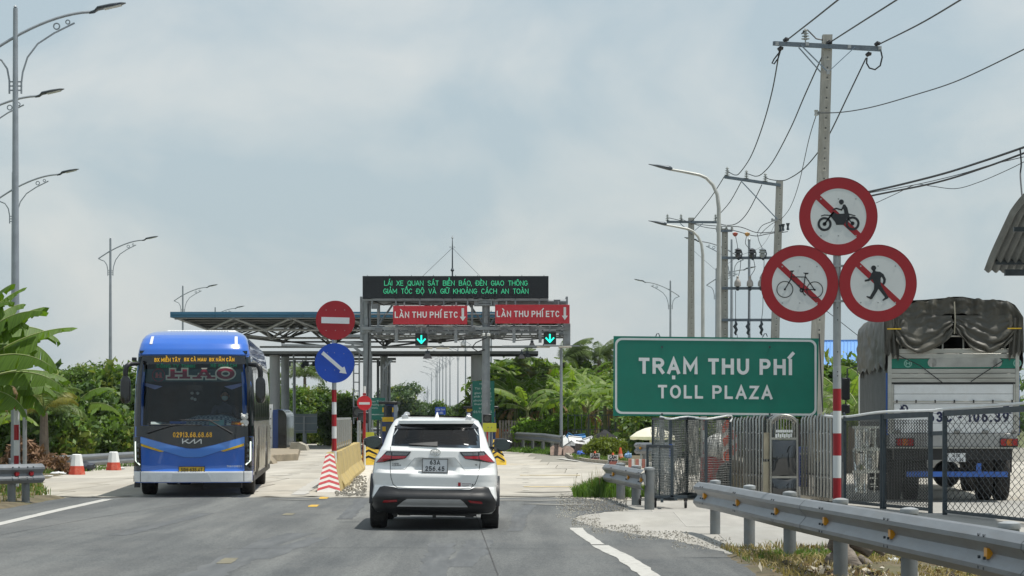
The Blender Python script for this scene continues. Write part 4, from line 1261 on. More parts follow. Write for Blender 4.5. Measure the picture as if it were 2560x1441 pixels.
for pts in (([bu_(165,955),bu_(165,972)],[bu_(345,1012),bu_(320,1018)]),([bu_(785,1010),bu_(810,1016)],[bu_(965,952),bu_(965,972)])):
 q = MB(); patch(q,bsf,pts[0],pts[1],8,.036,.02); q.build('yellow_flash',yelp,bus)
bm_ = MB(); patch(bm_,bsf,[bu_(104,1168),bu_(104,1210),bu_(106,1250)],[bu_(1028,1168),bu_(1028,1210),bu_(1028,1250)],30,.04,.12)
bmo = bm_.build('front_bumper',M('bumper_white',(.76,.78,.8),.4,0,.04,2,dirt=(.3,.28,.25),dirt_amt=.4,dirt_scale=3),bus,smooth=50)
q = MB(); patch(q,bsf,[bu_(415,1180),bu_(400,1245)],[bu_(685,1180),bu_(715,1245)],10,.048,.01); q.build('bumper_centre',M('bumper_grey',(.64,.66,.68),.45,0,.04,2),bmo)
q = MB(); ribbon(q,bsf,[bu_(160,1170),bu_(160,1248)],.012,.042,.004); ribbon(q,bsf,[bu_(965,1168),bu_(965,1248)],.012,.042,.004); q.build('bumper_seam',seam,bmo)
# head lamps
drl = M('daytime_lamp',(.8,.85,.8),.3,emit=(.85,1,.85),estr=1.1)
for sx in (-1,1):
 X = (lambda u: u) if sx < 0 else (lambda u: 1134 - u)
 A_,B_ = [bu_(X(103),905),bu_(X(103),1165)],[bu_(X(162),900),bu_(X(166),1165)]
 if sx > 0: A_,B_ = B_,A_
 q = MB(); patch(q,bsf,A_,B_,5,.024,.05); hl = q.build('headlight',blackg,bus,smooth=50)
 q = MB(); ribbon(q,bsf,[bu_(X(118),938),bu_(X(119),1085),bu_(X(155),1118)],.024,.034,.015); q.build('daytime_lamp',drl,hl)
 for v_ in (965,1005,1050,1090):
  xx__,zz__ = bu_(X(142),v_); q = MB(); q.disc(xx__,zz__,.034,bsf(xx__,zz__) - .032,bsf(xx__,zz__),14); q.build('lamp_lens',M('lamp_lens',(.08,.09,.1),.1,coat=.8),hl)
 q = MB(); A_,B_ = [bu_(X(228),118),bu_(X(222),182)],[bu_(X(250),118),bu_(X(245),182)]
 if sx > 0: A_,B_ = B_,A_
 patch(q,bsf,A_,B_,2,.012,.02); q.build('marker_lamp',M('marker_lamp',(.7,.72,.74),.2,coat=.6),bus)
# plate
bx_,bz_ = bu_(561,1155); by_ = bsf(bx_,bz_) - .05
pl = MB().box((bx_,by_,bz_),(.52,.02,.12)).build('number_plate',M('plate_yellow',(.62,.40,.03),.45,0,.03),bus,bevel=.004)
q = MB()
for d in (-1,1): q.box((bx_ + d * .262,by_,bz_),(.01,.03,.13)); q.box((bx_,by_,bz_ + d * .063),(.53,.03,.01))
q.build('plate_frame',blackp,pl)
sign_text('50H-635.47',blacks,pl,bx_,by_ - .0135,bz_ - .038,.076,.43,.16)
gold = M('gold_lettering',(.75,.40,.03),.45,0,.03)
def btext(s_,mat,u0,u1,vb,cap_px,bold=.0,yo=.03,parent=None,shear=0):
 a = bu_(u0,vb); b = bu_(u1,vb); cx = (a[0] + b[0]) / 2
 z_ = a[1]; sign_text(s_,mat,parent or bus,cx,-yo,z_,cap_px / 382.2,b[0] - a[0],.13 + bold * 1.6,surf=lambda x: bsf(x,z_))
btext('02913.68.68.68',gold,415,718,905,40,.025)
btext('BX MIỀN TÂY',M('gold_sign',(.8,.45,.03),.5,emit=(.9,.45,.03),estr=.25),266,468,322,30,.03)
btext('BX CÀ MAU',MATS['gold_sign'],498,670,318,28,.03)
btext('BX NĂM CĂN',MATS['gold_sign'],694,888,318,28,.03)
ledg = M('dim_green_led',(.01,.12,.07),.6,emit=(.01,.25,.13),estr=.3)
btext('CÔNG TY TNHH',ledg,284,582,368,26,0.0)
btext('XE KHÁCH',ledg,702,905,362,26,0.0)
btext('THACOMECO',M('pale_letter',(.5,.55,.6),.4),832,950,1136,14,.04)
# maker letters
em = MB(); yy = bsf(0,bu_(0,935)[1]) - .03
L2 = lambda a,b: bu_(a,b)
_ribbon(em,[L2(490,919),L2(490,951)],.02,yy,yy + .01); _ribbon(em,[L2(494,942),L2(532,920)],.019,yy - .001,yy + .009); _ribbon(em,[L2(508,934),L2(532,949),L2(546,949),L2(582,921),L2(582,951)],.019,yy - .002,yy + .008); _ribbon(em,[L2(590,949),L2(628,922),L2(634,924),L2(634,951)],.019,yy - .003,yy + .007)
em.build('maker_letters',chrome,bus,smooth=0)
# windscreen and interior
wsg = glass_mat('windscreen_glass',(.70,.78,.80),.0)
q = MB(); patch(q,bsf,[bu_(165,290),bu_(140,500),bu_(128,822)],[bu_(970,290),bu_(1000,500),bu_(1012,822)],28,.004,.008,nl=20)
ws = q.build('windscreen',wsg,bus,smooth=50)
dk = M('bus_interior',(.035,.055,.065),.85,0,.2,3)
q = MB(); q.box((0,1.9,2.1),(2.2,.05,1.9)); q.box((0,1.1,1.35),(2.2,1.7,.06)); q.box((0,1.1,2.95),(2.2,1.6,.05)); q.box((-1.1,1.1,2.1),(.05,1.6,1.5)); q.box((1.1,1.1,2.1),(.05,1.6,1.5))
q.build('cabin',dk,bus,smooth=0)
q = MB(); rows_ = []
for j in range(9):
 rows_.append([(-.95 + 1.9 * i / 24,.11 + .05 * j + .1 * abs(-.95 + 1.9 * i / 24) ** 3,1.47 + .16 * math.sin(j / 8 * 1.8) * interp(i,[0,8,13,20,24],[.2,.4,1.2,1.3,.7]) + .008 * math.sin(i * 2.1)) for i in range(25)])
q.grid(rows_)
def check_mat():
 m = M('checked_cloth',(.05,.08,.13),.9,0,.1)
 t = m.node_tree; b = t.nodes['Principled BSDF']; ck = t.nodes.new('ShaderNodeTexChecker'); ck.inputs['Scale'].default_value = 22
 ck.inputs['Color1'].default_value = (.08,.12,.2,1); ck.inputs['Color2'].default_value = (.45,.55,.62,1)
 co = t.nodes.new('ShaderNodeTexCoord'); t.links.new(co.outputs['Object'],ck.inputs['Vector']); t.links.new(ck.outputs['Color'],b.inputs['Base Color']); return m
q.build('dashboard_cloth',check_mat(),bus,smooth=60)
def dash(u,v,w,h,mat,name,d=.02):
 x,z = bu_(u,v); return MB().box((x,.10,z),(w,d,h),rx=-.3).build(name,mat,bus,bevel=.003)
dash(750,795,.30,.13,M('pale_blue_paper',(.25,.5,.52),.8),'paper')
dash(283,802,.22,.06,M('tissue_box',(.45,.52,.5),.8),'tissue_box',.1)
dash(845,806,.09,.04,whitep,'card')
sg = dash(918,798,.27,.075,M('brown_sign',(.35,.07,.02),.6),'slogan_sign')
x,z = bu_(918,804); text('LÁI XE AN TOÀN',gold,bus,x,.075,z,.03,.23,.02)
dash(450,792,.34,.05,M('blue_folder',(.03,.12,.45),.6),'folder')
# sun band with the company name
band = M('sun_band',(.012,.07,.08),.7,0,.2,8)
q = MB(); patch(q,bsf,[bu_(165,378),bu_(155,475)],[bu_(975,378),bu_(975,475)],24,-.03,.006); bd = q.build('sun_band',band,bus,smooth=50)
crm = M('cream_letter',(.8,.77,.66),.6); mar = M('maroon_letter',(.26,.02,.05),.6)
def slab_letters(mb,grow,y):
 B = lambda u0,v0,u1,v1: mb.prism([bu_(u0 - grow,v1 + grow),bu_(u1 + grow,v1 + grow),bu_(u1 + grow,v0 - grow),bu_(u0 - grow,v0 - grow)],y + B.k,y + .004 + B.k)
 B.k = 0
 for a in ((390,380,425,452),(485,380,520,452),(365,436,450,452),(460,436,545,452),(425,405,485,420)):
  B(*a); B.k -= .0003
 for pts in ([(640,380),(668,380),(612,452),(582,452)],[(640,380),(668,380),(722,452),(690,452)]):
  cx = sum(p[0] for p in pts) / 4
  mb.prism([bu_(p[0] + (grow if p[0] > cx else -grow),p[1] + (grow if p[1] > 400 else -grow)) for p in pts],y + B.k,y + .004 + B.k); B.k -= .0003
 for a in ((562,438,635,452),(672,438,742,452),(615,418,690,430)): B(*a); B.k -= .0003
 c_ = bu_(820,412)
 n_ = 36; vs_ = []; f_ = []
 for i in range(n_):
  an = 2 * math.pi * i / n_; ca,sa = math.cos(an),math.sin(an)
  for k,yy_ in ((1,y),(-1,y),(-1,y + .004),(1,y + .004)):
   ra = (.185 if k > 0 else .09) + k * grow / 382; rb = (.112 if k > 0 else .06) + k * grow / 382
   vs_.append((c_[0] + ra * ca,yy_,c_[1] + rb * sa))
  j = (i + 1) % n_
  for k in range(4): f_.append((i * 4 + k,i * 4 + (k + 1) % 4,j * 4 + (k + 1) % 4,j * 4 + k))
 mb.add(vs_,f_)
 return mb
ybase = bsf(0,2.5) + .012
def bend(q):
 q.v = [(p[0],p[1] + bsf(p[0],2.5) - bsf(0,2.5),p[2]) for p in q.v]; return q
bend(slab_letters(MB(),11,ybase)).build('letter_outline',crm,bd,smooth=0)
bend(slab_letters(MB(),0,ybase - .008)).build('company_letters',mar,bd,smooth=0)
c_ = bu_(298,425)
q = MB(); q.ring(c_[0],c_[1],.118,.135,ybase - .002,ybase + .004,32); bend(q).build('round_badge',mar,bd)
q = MB()
for a in ((276,405,292,445),(306,405,322,445),(270,438,296,445),(300,438,328,445),(290,420,308,429)):
 q.prism([bu_(a[0],a[3]),bu_(a[2],a[3]),bu_(a[2],a[1]),bu_(a[0],a[1])],ybase - .006 - .0003 * len(q.f) / 6,ybase)
bend(q).build('badge_letter',M('pink_letter',(.5,.12,.12),.6),bd,smooth=0)
x,z = bu_(182,440); MB().box((x,bsf(x,z) + .03,z),(.09,.004,.1)).build('sticker',M('mint_sticker',(.4,.6,.55),.7),bus)
for sx in (-1,1):
 q = MB(); A_ = [bu_(567 + sx * 300,482),bu_(567 + sx * 300,486)]; B_ = [bu_(567 + sx * 395,482),bu_(567 + sx * 395,500)]
 q.add([(bu_(567 + sx * 410,480)[0],.25,bu_(0,478)[1]),(bu_(567 + sx * 240,480)[0],.25,bu_(0,512)[1]),(bu_(567 + sx * 300,480)[0],.27,bu_(0,535)[1]),(bu_(567 + sx * 400,480)[0],.25,bu_(0,500)[1])],[(0,1,2,3)])
 q.build('curtain',M('lilac_curtain',(.25,.28,.55),.8),bus)
# hanging ornaments on the mirror
q = MB()
for (u_,v_) in ((548,562),(592,562),(548,603),(572,612)):
 x,z = bu_(u_,v_); q.lathe([(.002,-.035),(.03,-.02),(.038,0),(.03,.02),(.002,.035)],(x,.6,z),10)
q.build('ornament',M('ornament_white',(.5,.52,.52),.4),bus)
x,z = bu_(572,520); q = MB(); q.box((x,.5,z),(.32,.04,.10)); q.bar((x,.5,z),(x,.45,z + .4),.02); q.build('inner_mirror',blackp,bus)
# steering wheel
sx0,sz0 = bu_(800,745)
q = MB(); pts = [(sx0 + .24 * math.cos(a),.62 + .16 * math.sin(a),sz0 - .06 + .13 * math.sin(a)) for a in [2 * math.pi * k / 24 for k in range(25)]]
q.tube(pts,.014,6,caps=False); q.bar((sx0,.64,sz0 - .06),(sx0,.5,1.4),.05); q.build('steering_wheel',blackp,bus)
# wipers
for pts in ([(212,872),(400,815),(470,808)],[(878,876),(700,775),(605,768)]):
 q = MB(); P3 = []
 for u_,v_ in pts:
  x,z = bu_(u_,v_); P3.append((x,bsf(x,z) - .07,z))
 q.tube(P3,[.02,.014,.01],6); q.build('wiper_arm',blackp,bus)
for a,b in (((225,808),(640,812)),((468,772),(775,776))):
 q = MB(); P3 = []
 for k in range(9):
  u_ = a[0] + (b[0] - a[0]) * k / 8; v_ = a[1] + (b[1] - a[1]) * k / 8; x,z = bu_(u_,v_); P3.append((x,bsf(x,z) - .035,z))
 q.tube(P3,.011,5); q.build('wiper_blade',blackp,bus)
# mirrors
for sx,u0 in ((-1,52),(1,1095)):
 x,z = bu_(u0,540)
 mr = thing('mirror',None,None,(x,-.12 if sx < 0 else .05,z)); mr.parent = bus
 hz = (.30 if sx < 0 else .29)
 q = MB(); prof_r = []
 for i in range(11):
  t = -1 + 2 * i / 10; w_ = .105 * (1 - abs(t) ** 6) ** .5 if abs(t) < 1 else .0
  w_ = max(w_,.05); zc = t * (hz - .03)
  prof_r.append([(w_ * math.copysign(abs(math.cos(a)) ** .5,math.cos(a)),.09 * math.copysign(abs(math.sin(a)) ** .6,math.sin(a)),zc) for a in [2 * math.pi * k / 20 for k in range(20)]])
 q.grid(prof_r,closed=True); q.add(prof_r[0],[tuple(range(20))]); q.add(prof_r[-1],[tuple(range(20))])
 q.build('mirror_housing',blackg,mr,smooth=60)
 q = MB(); q.tube([(0,0,hz - .05),(0,0,hz + .08),(-sx * .02,0,hz + .17),(-sx * .08,.05,hz + .22),(-sx * .24,.22,hz + .235)],[.05,.055,.055,.05,.04],10)
 q.build('mirror_arm',blackp,mr,smooth=60)
q = MB(); x,z = bu_(116,302); q.box((x - .01,.1,z),(.09,.12,.07)); q.bar((x,.1,z - .04),(x + .06,.15,z - .09),.02); q.build('camera_pod',blackp,bus,bevel=.01)
# roof unit
q = MB(); q.box((.08,3.2,3.345),(1.5,3.0,.2)); ac = q.build('roof_unit',whitep,bus,bevel=.05)
for i in range(22):
 if i in (12,): continue
 MB().box((-.55 + i * .056,1.69,3.42),(.028,.03,.022)).build('vent_slot',blackp,ac)
# side: window band, pillars, panels, arches, on both sides
for sx in (-1,1):
 def sp2(y,z,o=.006): return (sx * (interp(z,LB['z'],LB['w']) + o),y,z)
 q = MB(); q.grid([[sp2(.62 + 11.0 * k / 20,z) for k in range(21)] for z in (1.55,1.9,2.28,2.7)])
 q.build('window_band',blackg,bus,smooth=50)
 for i in range(7):
  y = .9 + i * 1.52
  q = MB(); q.grid([[sp2(y + .03,z,.014),sp2(y + 1.40,z,.014)] for z in (1.62,1.9,2.28,2.62)])
  q.build('window',darkglass,bus,smooth=50)
  q = MB(); q.grid([[sp2(y - .06,z,.03),sp2(y + .0,z,.03)] for z in (1.5,1.9,2.28,2.7)])
  q.build('pillar_trim',buschrome,bus,smooth=50)
 for i in range(8):
  y = .6 + i * 1.42
  if abs(y - 2.4 + .7) < .6 or abs(y + .7 - 8.9) < .9: continue
  q = MB(); q.grid([[sp2(y + .03,z,.016),sp2(y + 1.36,z,.016)] for z in (.5,.8,1.2,1.42)])
  q.build('luggage_door',buschrome,bus,smooth=50)
 for yc in (2.1,8.9):
  q = MB(); q.prism([(0,0)] * 0 + [(.62 * math.cos(a),.62 * math.sin(a)) for a in [math.pi * k / 16 for k in range(17)]],-.01,.01)
  me = q.build('wheel_arch',blackp,bus); me.rotation_euler = (0,0,R(90)); me.location = (sx * 1.237,yc,.42)
 q = MB(); q.bar((sx * 1.2,.35,.38),(sx * 1.2,11.8,.38),.06,.12); q.build('side_skirt',M('dark_skirt',(.05,.05,.055),.5),bus)
 q = MB(); q.bar((sx * 1.17,1.2,2.80),(sx * 1.17,11.8,2.80),.03,.05); q.build('drip_rail',chrome,bus)
 wheel(bus,sx * 1.04,2.1,.5,.3,sx,spokes=8)
 wheel(bus,sx * 1.06,8.9,.5,.28,sx,spokes=8); wheel(bus,sx * .74,8.9,.5,.28,sx,spokes=8)
q = MB(); q.box((0,3.2,.42),(2.0,5.6,.2)); q.box((0,9,.45),(1.9,5.2,.3)); q.box((.55,1.3,.26),(.8,.5,.2)); q.bar((-1.0,2.1,.5),(1.0,2.1,.5),.14); q.bar((-1.0,8.9,.5),(1.0,8.9,.5),.2); q.box((-1.15,.35,.25),(.12,.1,.1))
q.build('underbody',blackp,bus)
# plush toy on the dashboard
tx,tz = bu_(968,765)
toy = link('plush_toy',None,None,bus.matrix_basis @ Vector((tx,.13,tz - .13)),(0,0,R(4.6)),'small white plush bear sitting on the coach dashboard','toy')
def ball(mb,c,r,sq=(1,1,1)):
 mb_rows = []
 for i in range(9):
  t = math.pi * i / 8
  mb_rows.append([(c[0] + r * sq[0] * math.sin(t) * math.cos(a),c[1] + r * sq[1] * math.sin(t) * math.sin(a),c[2] + r * sq[2] * math.cos(t)) for a in [2 * math.pi * k / 12 for k in range(12)]])
 mb.grid(mb_rows,closed=True); return mb
plw = M('plush_white',(.6,.6,.58),.95,0,.1,30)
q = MB(); ball(q,(0,0,.06),.065,(1,.9,1.1)); ball(q,(-.06,-.02,.06),.025,(1,1,1.7)); ball(q,(.06,-.02,.06),.025,(1,1,1.7)); ball(q,(-.035,-.05,.01),.03,(1,1.4,.8)); ball(q,(.035,-.05,.01),.03,(1,1.4,.8)); q.build('toy_body',plw,toy,smooth=60)
q = MB(); ball(q,(0,-.01,.17),.068,(1.1,1,.9)); ball(q,(-.05,0,.225),.024); ball(q,(.05,0,.225),.024); ball(q,(0,-.07,.16),.024,(1.2,1,.8)); hd = q.build('toy_head',plw,toy,smooth=60)
q = MB(); ball(q,(-.025,-.076,.18),.007); ball(q,(.025,-.076,.18),.007); ball(q,(0,-.094,.165),.008); q.build('toy_eyes',blackp,hd,smooth=60)
# ---- a skinned figure
def figure(name,joints,bones,mats_,parent_loc,rz,label,root_i=0,sub=2):
 me = bpy.data.meshes.new('body'); me.from_pydata([j[0] for j in joints],bones,[])
 o = bpy.data.objects.new(name,me); C.objects.link(o)
 md = o.modifiers.new('skin','SKIN'); md.use_smooth_shade = True
 o.modifiers.new('sub','SUBSURF').levels = sub; o.modifiers['sub'].render_levels = sub
 sv = me.skin_vertices[0].data
 for i,j in enumerate(joints): sv[i].radius = (j[1],j[1] if len(j) < 3 else j[2])
 sv[root_i].use_root = True
 dg = bpy.context.evaluated_depsgraph_get(); dg.update()
 m2 = bpy.data.meshes.new_from_object(o.evaluated_get(dg)); bpy.data.objects.remove(o)
 m2.materials.clear(); m2.materials.append(mats_)
 return m2
drv_loc = bus.matrix_basis @ Vector((sx0,1.05,1.36))
drv = link('person',None,None,drv_loc,(0,0,R(4.6)),'coach driver in dark shirt and pale face mask behind the wheel','person')
J = [((0,0,.0),.16,.12),((0,0,.22),.15,.11),((0,0,.42),.17,.11),((0,0,.52),.07),((0,-.01,.58),.055),
  ((-.18,0,.46),.07),((-.27,-.12,.26),.05),((-.16,-.33,.22),.038),((.18,0,.46),.07),((.27,-.12,.26),.05),((.16,-.33,.22),.038),
  ((-.1,-.1,-.02),.09),((-.12,-.45,.0),.07),((-.12,-.5,-.4),.05),((.1,-.1,-.02),.09),((.12,-.45,0),.07),((.12,-.5,-.4),.05)]
Bn = [(0,1),(1,2),(2,3),(3,4),(2,5),(5,6),(6,7),(2,8),(8,9),(9,10),(0,11),(11,12),(12,13),(0,14),(14,15),(15,16)]
bm_d = figure('body',J,Bn,M('driver_shirt',(.05,.06,.09),.8),None,0,'')
link('body',bm_d,drv)
skin_m = M('skin',(.35,.2,.13),.6,0,.05)
q = MB(); ball(q,(0,-.02,.69),.098,(.8,.95,1.15)); ball(q,(-.08,-.01,.69),.022,(.5,1,1.4)); ball(q,(.08,-.01,.69),.022,(.5,1,1.4)); q.build('head',skin_m,drv,smooth=60)
q = MB(); ball(q,(0,.01,.73),.105,(.84,1.0,.95)); q.build('hair',M('black_hair',(.01,.01,.01),.6),drv,smooth=60)
q = MB(); ball(q,(0,-.075,.655),.062,(1.05,.75,.95)); q.build('face_mask',M('mask_pale',(.5,.58,.58),.9),drv,smooth=60)
q = MB(); ball(q,(-.033,-.112,.705),.01); ball(q,(.033,-.112,.705),.01); q.build('eyes',blackp,drv,smooth=60)
for sx in (-1,1):
 for k in range(4):
  q = MB(); b0 = Vector((sx * (.165 - k * .0),-.35 - k * .004,.235 - k * .022))
  q.tube([b0,b0 + Vector((-sx * .02,-.05,.012)),b0 + Vector((-sx * .045,-.065,-.008)),b0 + Vector((-sx * .05,-.045,-.02))],[.010,.0095,.009,.007],8)
  q.build('finger',skin_m,drv,smooth=60)
 q = MB(); ball(q,(sx * .16,-.34,.205),.042,(.6,1,1.1)); q.tube([(sx * .15,-.34,.24),(sx * .13,-.37,.255),(sx * .115,-.40,.25)],[.013,.012,.009],8); q.build('hand',skin_m,drv,smooth=60)
# ================================================================== TRUCK
TY = 41.3; ts = F / TY
trk = thing('cargo_truck','cargo truck with grey-green tarpaulin cover parked behind the chain-link fence','truck',((2383 - 1280) / F * TY,TY,0),R(-5.5))
def tz_(py): return H - (py - HY) / ts
def tx_(px): return (px - 2383) / ts
alum = M('truck_aluminium',(.42,.42,.39),.38,.7,.12,2,dirt=(.24,.22,.18),dirt_amt=.5,stretch=(.5,1,3))
wht = M('truck_white',(.66,.68,.69),.45,0,.05,1.5,dirt=(.42,.4,.36),dirt_amt=.4,dirt_scale=1.6)
blu = M('truck_blue',(.04,.13,.46),.4,0,.1,3)
hwT = 161 / ts; TL = 8.6
q = MB(); q.box((0,TL / 2 + .1,(2.88 + 1.05) / 2),(hwT * 2 - .06,TL,2.88 - 1.05)); q.build('cargo_box',M('box_dark',(.12,.13,.13),.7),trk)
# rear header of ribbed aluminium
for i,(a,b) in enumerate(((872,884),(884,897),(922,934),(934,946),(946,957))):
 MB().box((0,-.0 - .008 * (i % 2),tz_((a + b) / 2)),(hwT * 2 - .1,.05,(b - a) / ts - .008)).build('header_slat',alum,trk,bevel=.004)
gb = MB().box((0,-.005,tz_(909.5)),(hwT * 2 - .1,.05,24 / ts)).build('green_band',M('band_green',(.0,.15,.10),.5,0,.08),trk)
q = MB(); q.box((tx_(2411) ,-.035,tz_(907)),(160 / ts,.012,23 / ts));
q.disc(tx_(2331),tz_(907),11.5 / ts,-.041,-.029,20); q.disc(tx_(2491),tz_(907),11.5 / ts,-.041,-.029,20); q.build('bare_patch',M('patch_metal',(.36,.36,.34),.4,.6,.1,3),gb)
for pxl in (2271,2540):
 q = MB(); cx,czz = tx_(pxl),tz_(909); q.ring(cx,czz,.055,.075,-.036,-.03,24); q.box((cx - .03,-.033,czz),(.02,.006,.07)); q.box((cx + .03,-.033,czz),(.02,.006,.07)); q.box((cx,-.034,czz),(.06,.006,.018)); q.build('round_emblem',M('pale_green',(.2,.42,.35),.5),gb)
q = MB(); q.box((0,.0,tz_(959)),(hwT * 2 - .06,.07,.03)); q.build('header_edge',blackp,trk)
# white tailgate of planks
for i in range(5):
 a = 961 + i * 24.4; MB().box((0,.0,tz_(a + 12.2)),(hwT * 2 - .22,.05,24.4 / ts - .006)).build('tailgate_plank',wht,trk,bevel=.004)
q = MB(); q.tube([(-hwT + .08,-.05,tz_(1004)),(hwT - .08,-.05,tz_(1004))],.012,8); q.build('hinge_rod',alum,trk)
for i in range(7):
 MB().box((-hwT + .16 + i * .355,-.05,tz_(1004)),(.025,.03,.055)).build('hinge_block',blackp,trk)
for i,pxl in enumerate((2245,2391,2461,2532)):
 MB().box((tx_(pxl),-.05,tz_(1079)),(.1,.06,.06)).build('latch',M('latch',(.25,.25,.24),.4,.6),trk,bevel=.008)
for s_ in (-1,1):
 MB().box((s_ * (hwT - .03),.0,tz_(980)),(.07,.08,(1083 - 872) / ts)).build('corner_post',alum,trk,bevel=.006)
 MB().box((s_ * (hwT - .085),-.01,tz_(1020)),(.035,.05,(1083 - 960) / ts)).build('rear_post',alum,trk)
 MB().box((s_ * (hwT + .0),.12,tz_(1010)),(.06,.05,(1090 - 935) / ts)).build('blue_post',blu,trk)
dkbl = M('dark_blue_print',(.01,.015,.06),.5)
sign_text('63C - 106.39',dkbl,trk,tx_(2420),-.03,tz_(1056),.2,1.5,.2)
text('Đ',dkbl,trk,tx_(2261),-.028,tz_(1034),.16,.16,.03)
text('R',dkbl,trk,tx_(2516),-.028,tz_(1034),.16,.16,.03)
MB().box((0,.0,tz_(1101)),(hwT * 2 - .06,.1,34 / ts)).build('rear_beam',M('beam_grey',(.33,.335,.33),.45,.4,.08,2,dirt=(.2,.18,.15),dirt_amt=.4),trk,bevel=.01)
MB().box((0,-.01,tz_(1120)),(hwT * 2 + .02,.16,.025)).build('beam_lip',alum,trk)
for pxl in (2263,2519):
 tl = MB().box((tx_(pxl),-.06,tz_(1106)),(.34,.05,.16)).build('tail_light',blackp,trk,bevel=.008)
 for k,mt in enumerate((lred,M('amber_lens',(.4,.1,.01),.2,coat=.5),lred)):
  MB().box((tx_(pxl) - .105 + k * .105,-.088,tz_(1106)),(.095,.012,.13)).build('lens',mt,tl)
pl = MB().box((tx_(2391),-.02,tz_(1144)),(.33,.02,.165)).build('number_plate',M('plate_white',(.66,.68,.7),.4),trk,bevel=.004)
sign_text('63C',blacks,pl,tx_(2391),-.034,tz_(1143),.056,.13,.15); sign_text('106.39',blacks,pl,tx_(2391),-.034,tz_(1154),.056,.25,.15)
q = MB(); q.box((0,TL / 2,tz_(1135)),(.9,TL,.22)); q.box((0,.2,tz_(1136)),(2.2,.25,.22)); q.box((.5,.9,tz_(1140)),(.6,.8,.3)); q.bar((-1.1,1.25,.52),(1.1,1.25,.52),.2); q.lathe([(.05,-.25),(.24,-.15),(.27,0),(.24,.15),(.05,.25)],(0,1.25,.5),16,'Y')
q.box((-.75,1.0,tz_(1150)),(.7,.05,.5)); q.box((.75,1.0,tz_(1150)),(.7,.05,.5)); q.build('chassis',blackp,trk)
MB().bar((tx_(2268),-.0,tz_(1186)),(tx_(2517),0,tz_(1186)),.09,.10).build('underrun_bar',blu,trk,bevel=.01)
MB().box((tx_(2446),.02,tz_(1172)),(.09,.05,.2)).build('bar_bracket',blu,trk)
for s_ in (-1,1):
 wheel(trk,s_ * 1.02,1.25,.5,.27,s_,spokes=8); wheel(trk,s_ * .70,1.25,.5,.27,s_,spokes=8)
 wheel(trk,s_ * 1.0,6.6,.5,.28,s_,spokes=8)
 MB().box((s_ * (hwT - .12),1.15,tz_(1160)),(.28,.03,.38)).build('mud_flap',rubber,trk)
# cab in front
q = MB(); q.box((0,TL + 1.1,1.55),(2.25,1.9,2.2)); q.build('cab',wht,trk,bevel=.12)
mr = MB(); mr.box((-hwT - .24,TL + 1.5,2.25),(.2,.08,.52)); mr.box((-hwT - .24,TL + 1.5,1.78),(.2,.08,.22)); mr.build('mirror',blackp,trk,bevel=.03)
MB().box((0,TL / 2 + .7,3.15),(hwT * 2 - .3,TL - 1.2,.55)).build('dark_backing',M('backing_dark',(.03,.03,.028),.9),trk)  # dark box added so the space under the tarpaulin looks shaded
q = MB(); q.tube([(-hwT + .1,TL + 1.4,2.8),(-hwT - .2,TL + 1.5,2.72),(-hwT - .25,TL + 1.5,1.6),(-hwT + .1,TL + 1.4,1.5)],.018,6); q.build('mirror_bracket',blackp,trk)
# frame hoops seen under the tarpaulin
q = MB()
for i in range(6):
 x = -hwT + .25 + i * (2 * hwT - .5) / 5; q.tube([(x,.05,2.85),(x,.05,3.4)],.02,6)
q.tube([(-hwT + .1,.05,3.12),(hwT - .1,.05,3.12)],.02,6); q.build('hoop_frame',alum,trk)
# tarpaulin
tarp = M('tarpaulin',(.062,.06,.05),.52,0,.12,2.0,bump=.06,bscale=20,dirt=(.13,.115,.08),dirt_amt=.3,dirt_scale=2,rvar=.12)
q = MB(); rows_ = []
ny_,nx_ = 60,46
def tarp_pt(s_,y):
 half = hwT + .05
 kx = [0,.18,.30,.36,.5,.64,.70,.82,1]
 X_ = [-half - .02,-half - .01,-half,-half + .16,0,half - .16,half,half + .01,half + .02]
 Z_ = [2.55,3.1,3.5,3.70,3.82,3.70,3.5,3.1,2.55]
 x = interp(s_,kx,X_); z = interp(s_,kx,Z_)
 f_ = mnoise.noise(Vector((s_ * 9,y * 1.4,2))) * .05 + mnoise.noise(Vector((s_ * 24,y * .9,8))) * .03
 hoop = .04 * math.cos(y * 2 * math.pi / 1.4)
 edge_ = (min(s_,1 - s_) < .25)
 return (x + (f_ if edge_ else 0) * (1 if s_ > .5 else -1),y,z + (0 if edge_ else f_ * .8) + hoop * (0 if edge_ else 1) + (.18 * mnoise.noise(Vector((y * 1.3,4,1))) if s_ in (0,1) else 0))
for j in range(ny_ + 1):
 y = -.04 + (TL + .15) * j / ny_
 rows_.append([tarp_pt(i / nx_,y) for i in range(nx_ + 1)])
q.grid(rows_); tp = q.build('tarpaulin_cover',tarp,trk,smooth=80)
tp.modifiers.new('thick','SOLIDIFY').thickness = .01
# side slats below the cover
for s_ in (-1,1):
 for i in range(30):
  y = .2 + i * (TL - .3) / 29
  pass
q = MB()
for i in range(30): q.box((-hwT + .02,.2 + i * (TL - .3) / 29,2.05),(.05,.09,1.5))
q.build('side_rib',M('side_grey',(.2,.21,.21),.6,.2,.1),trk)
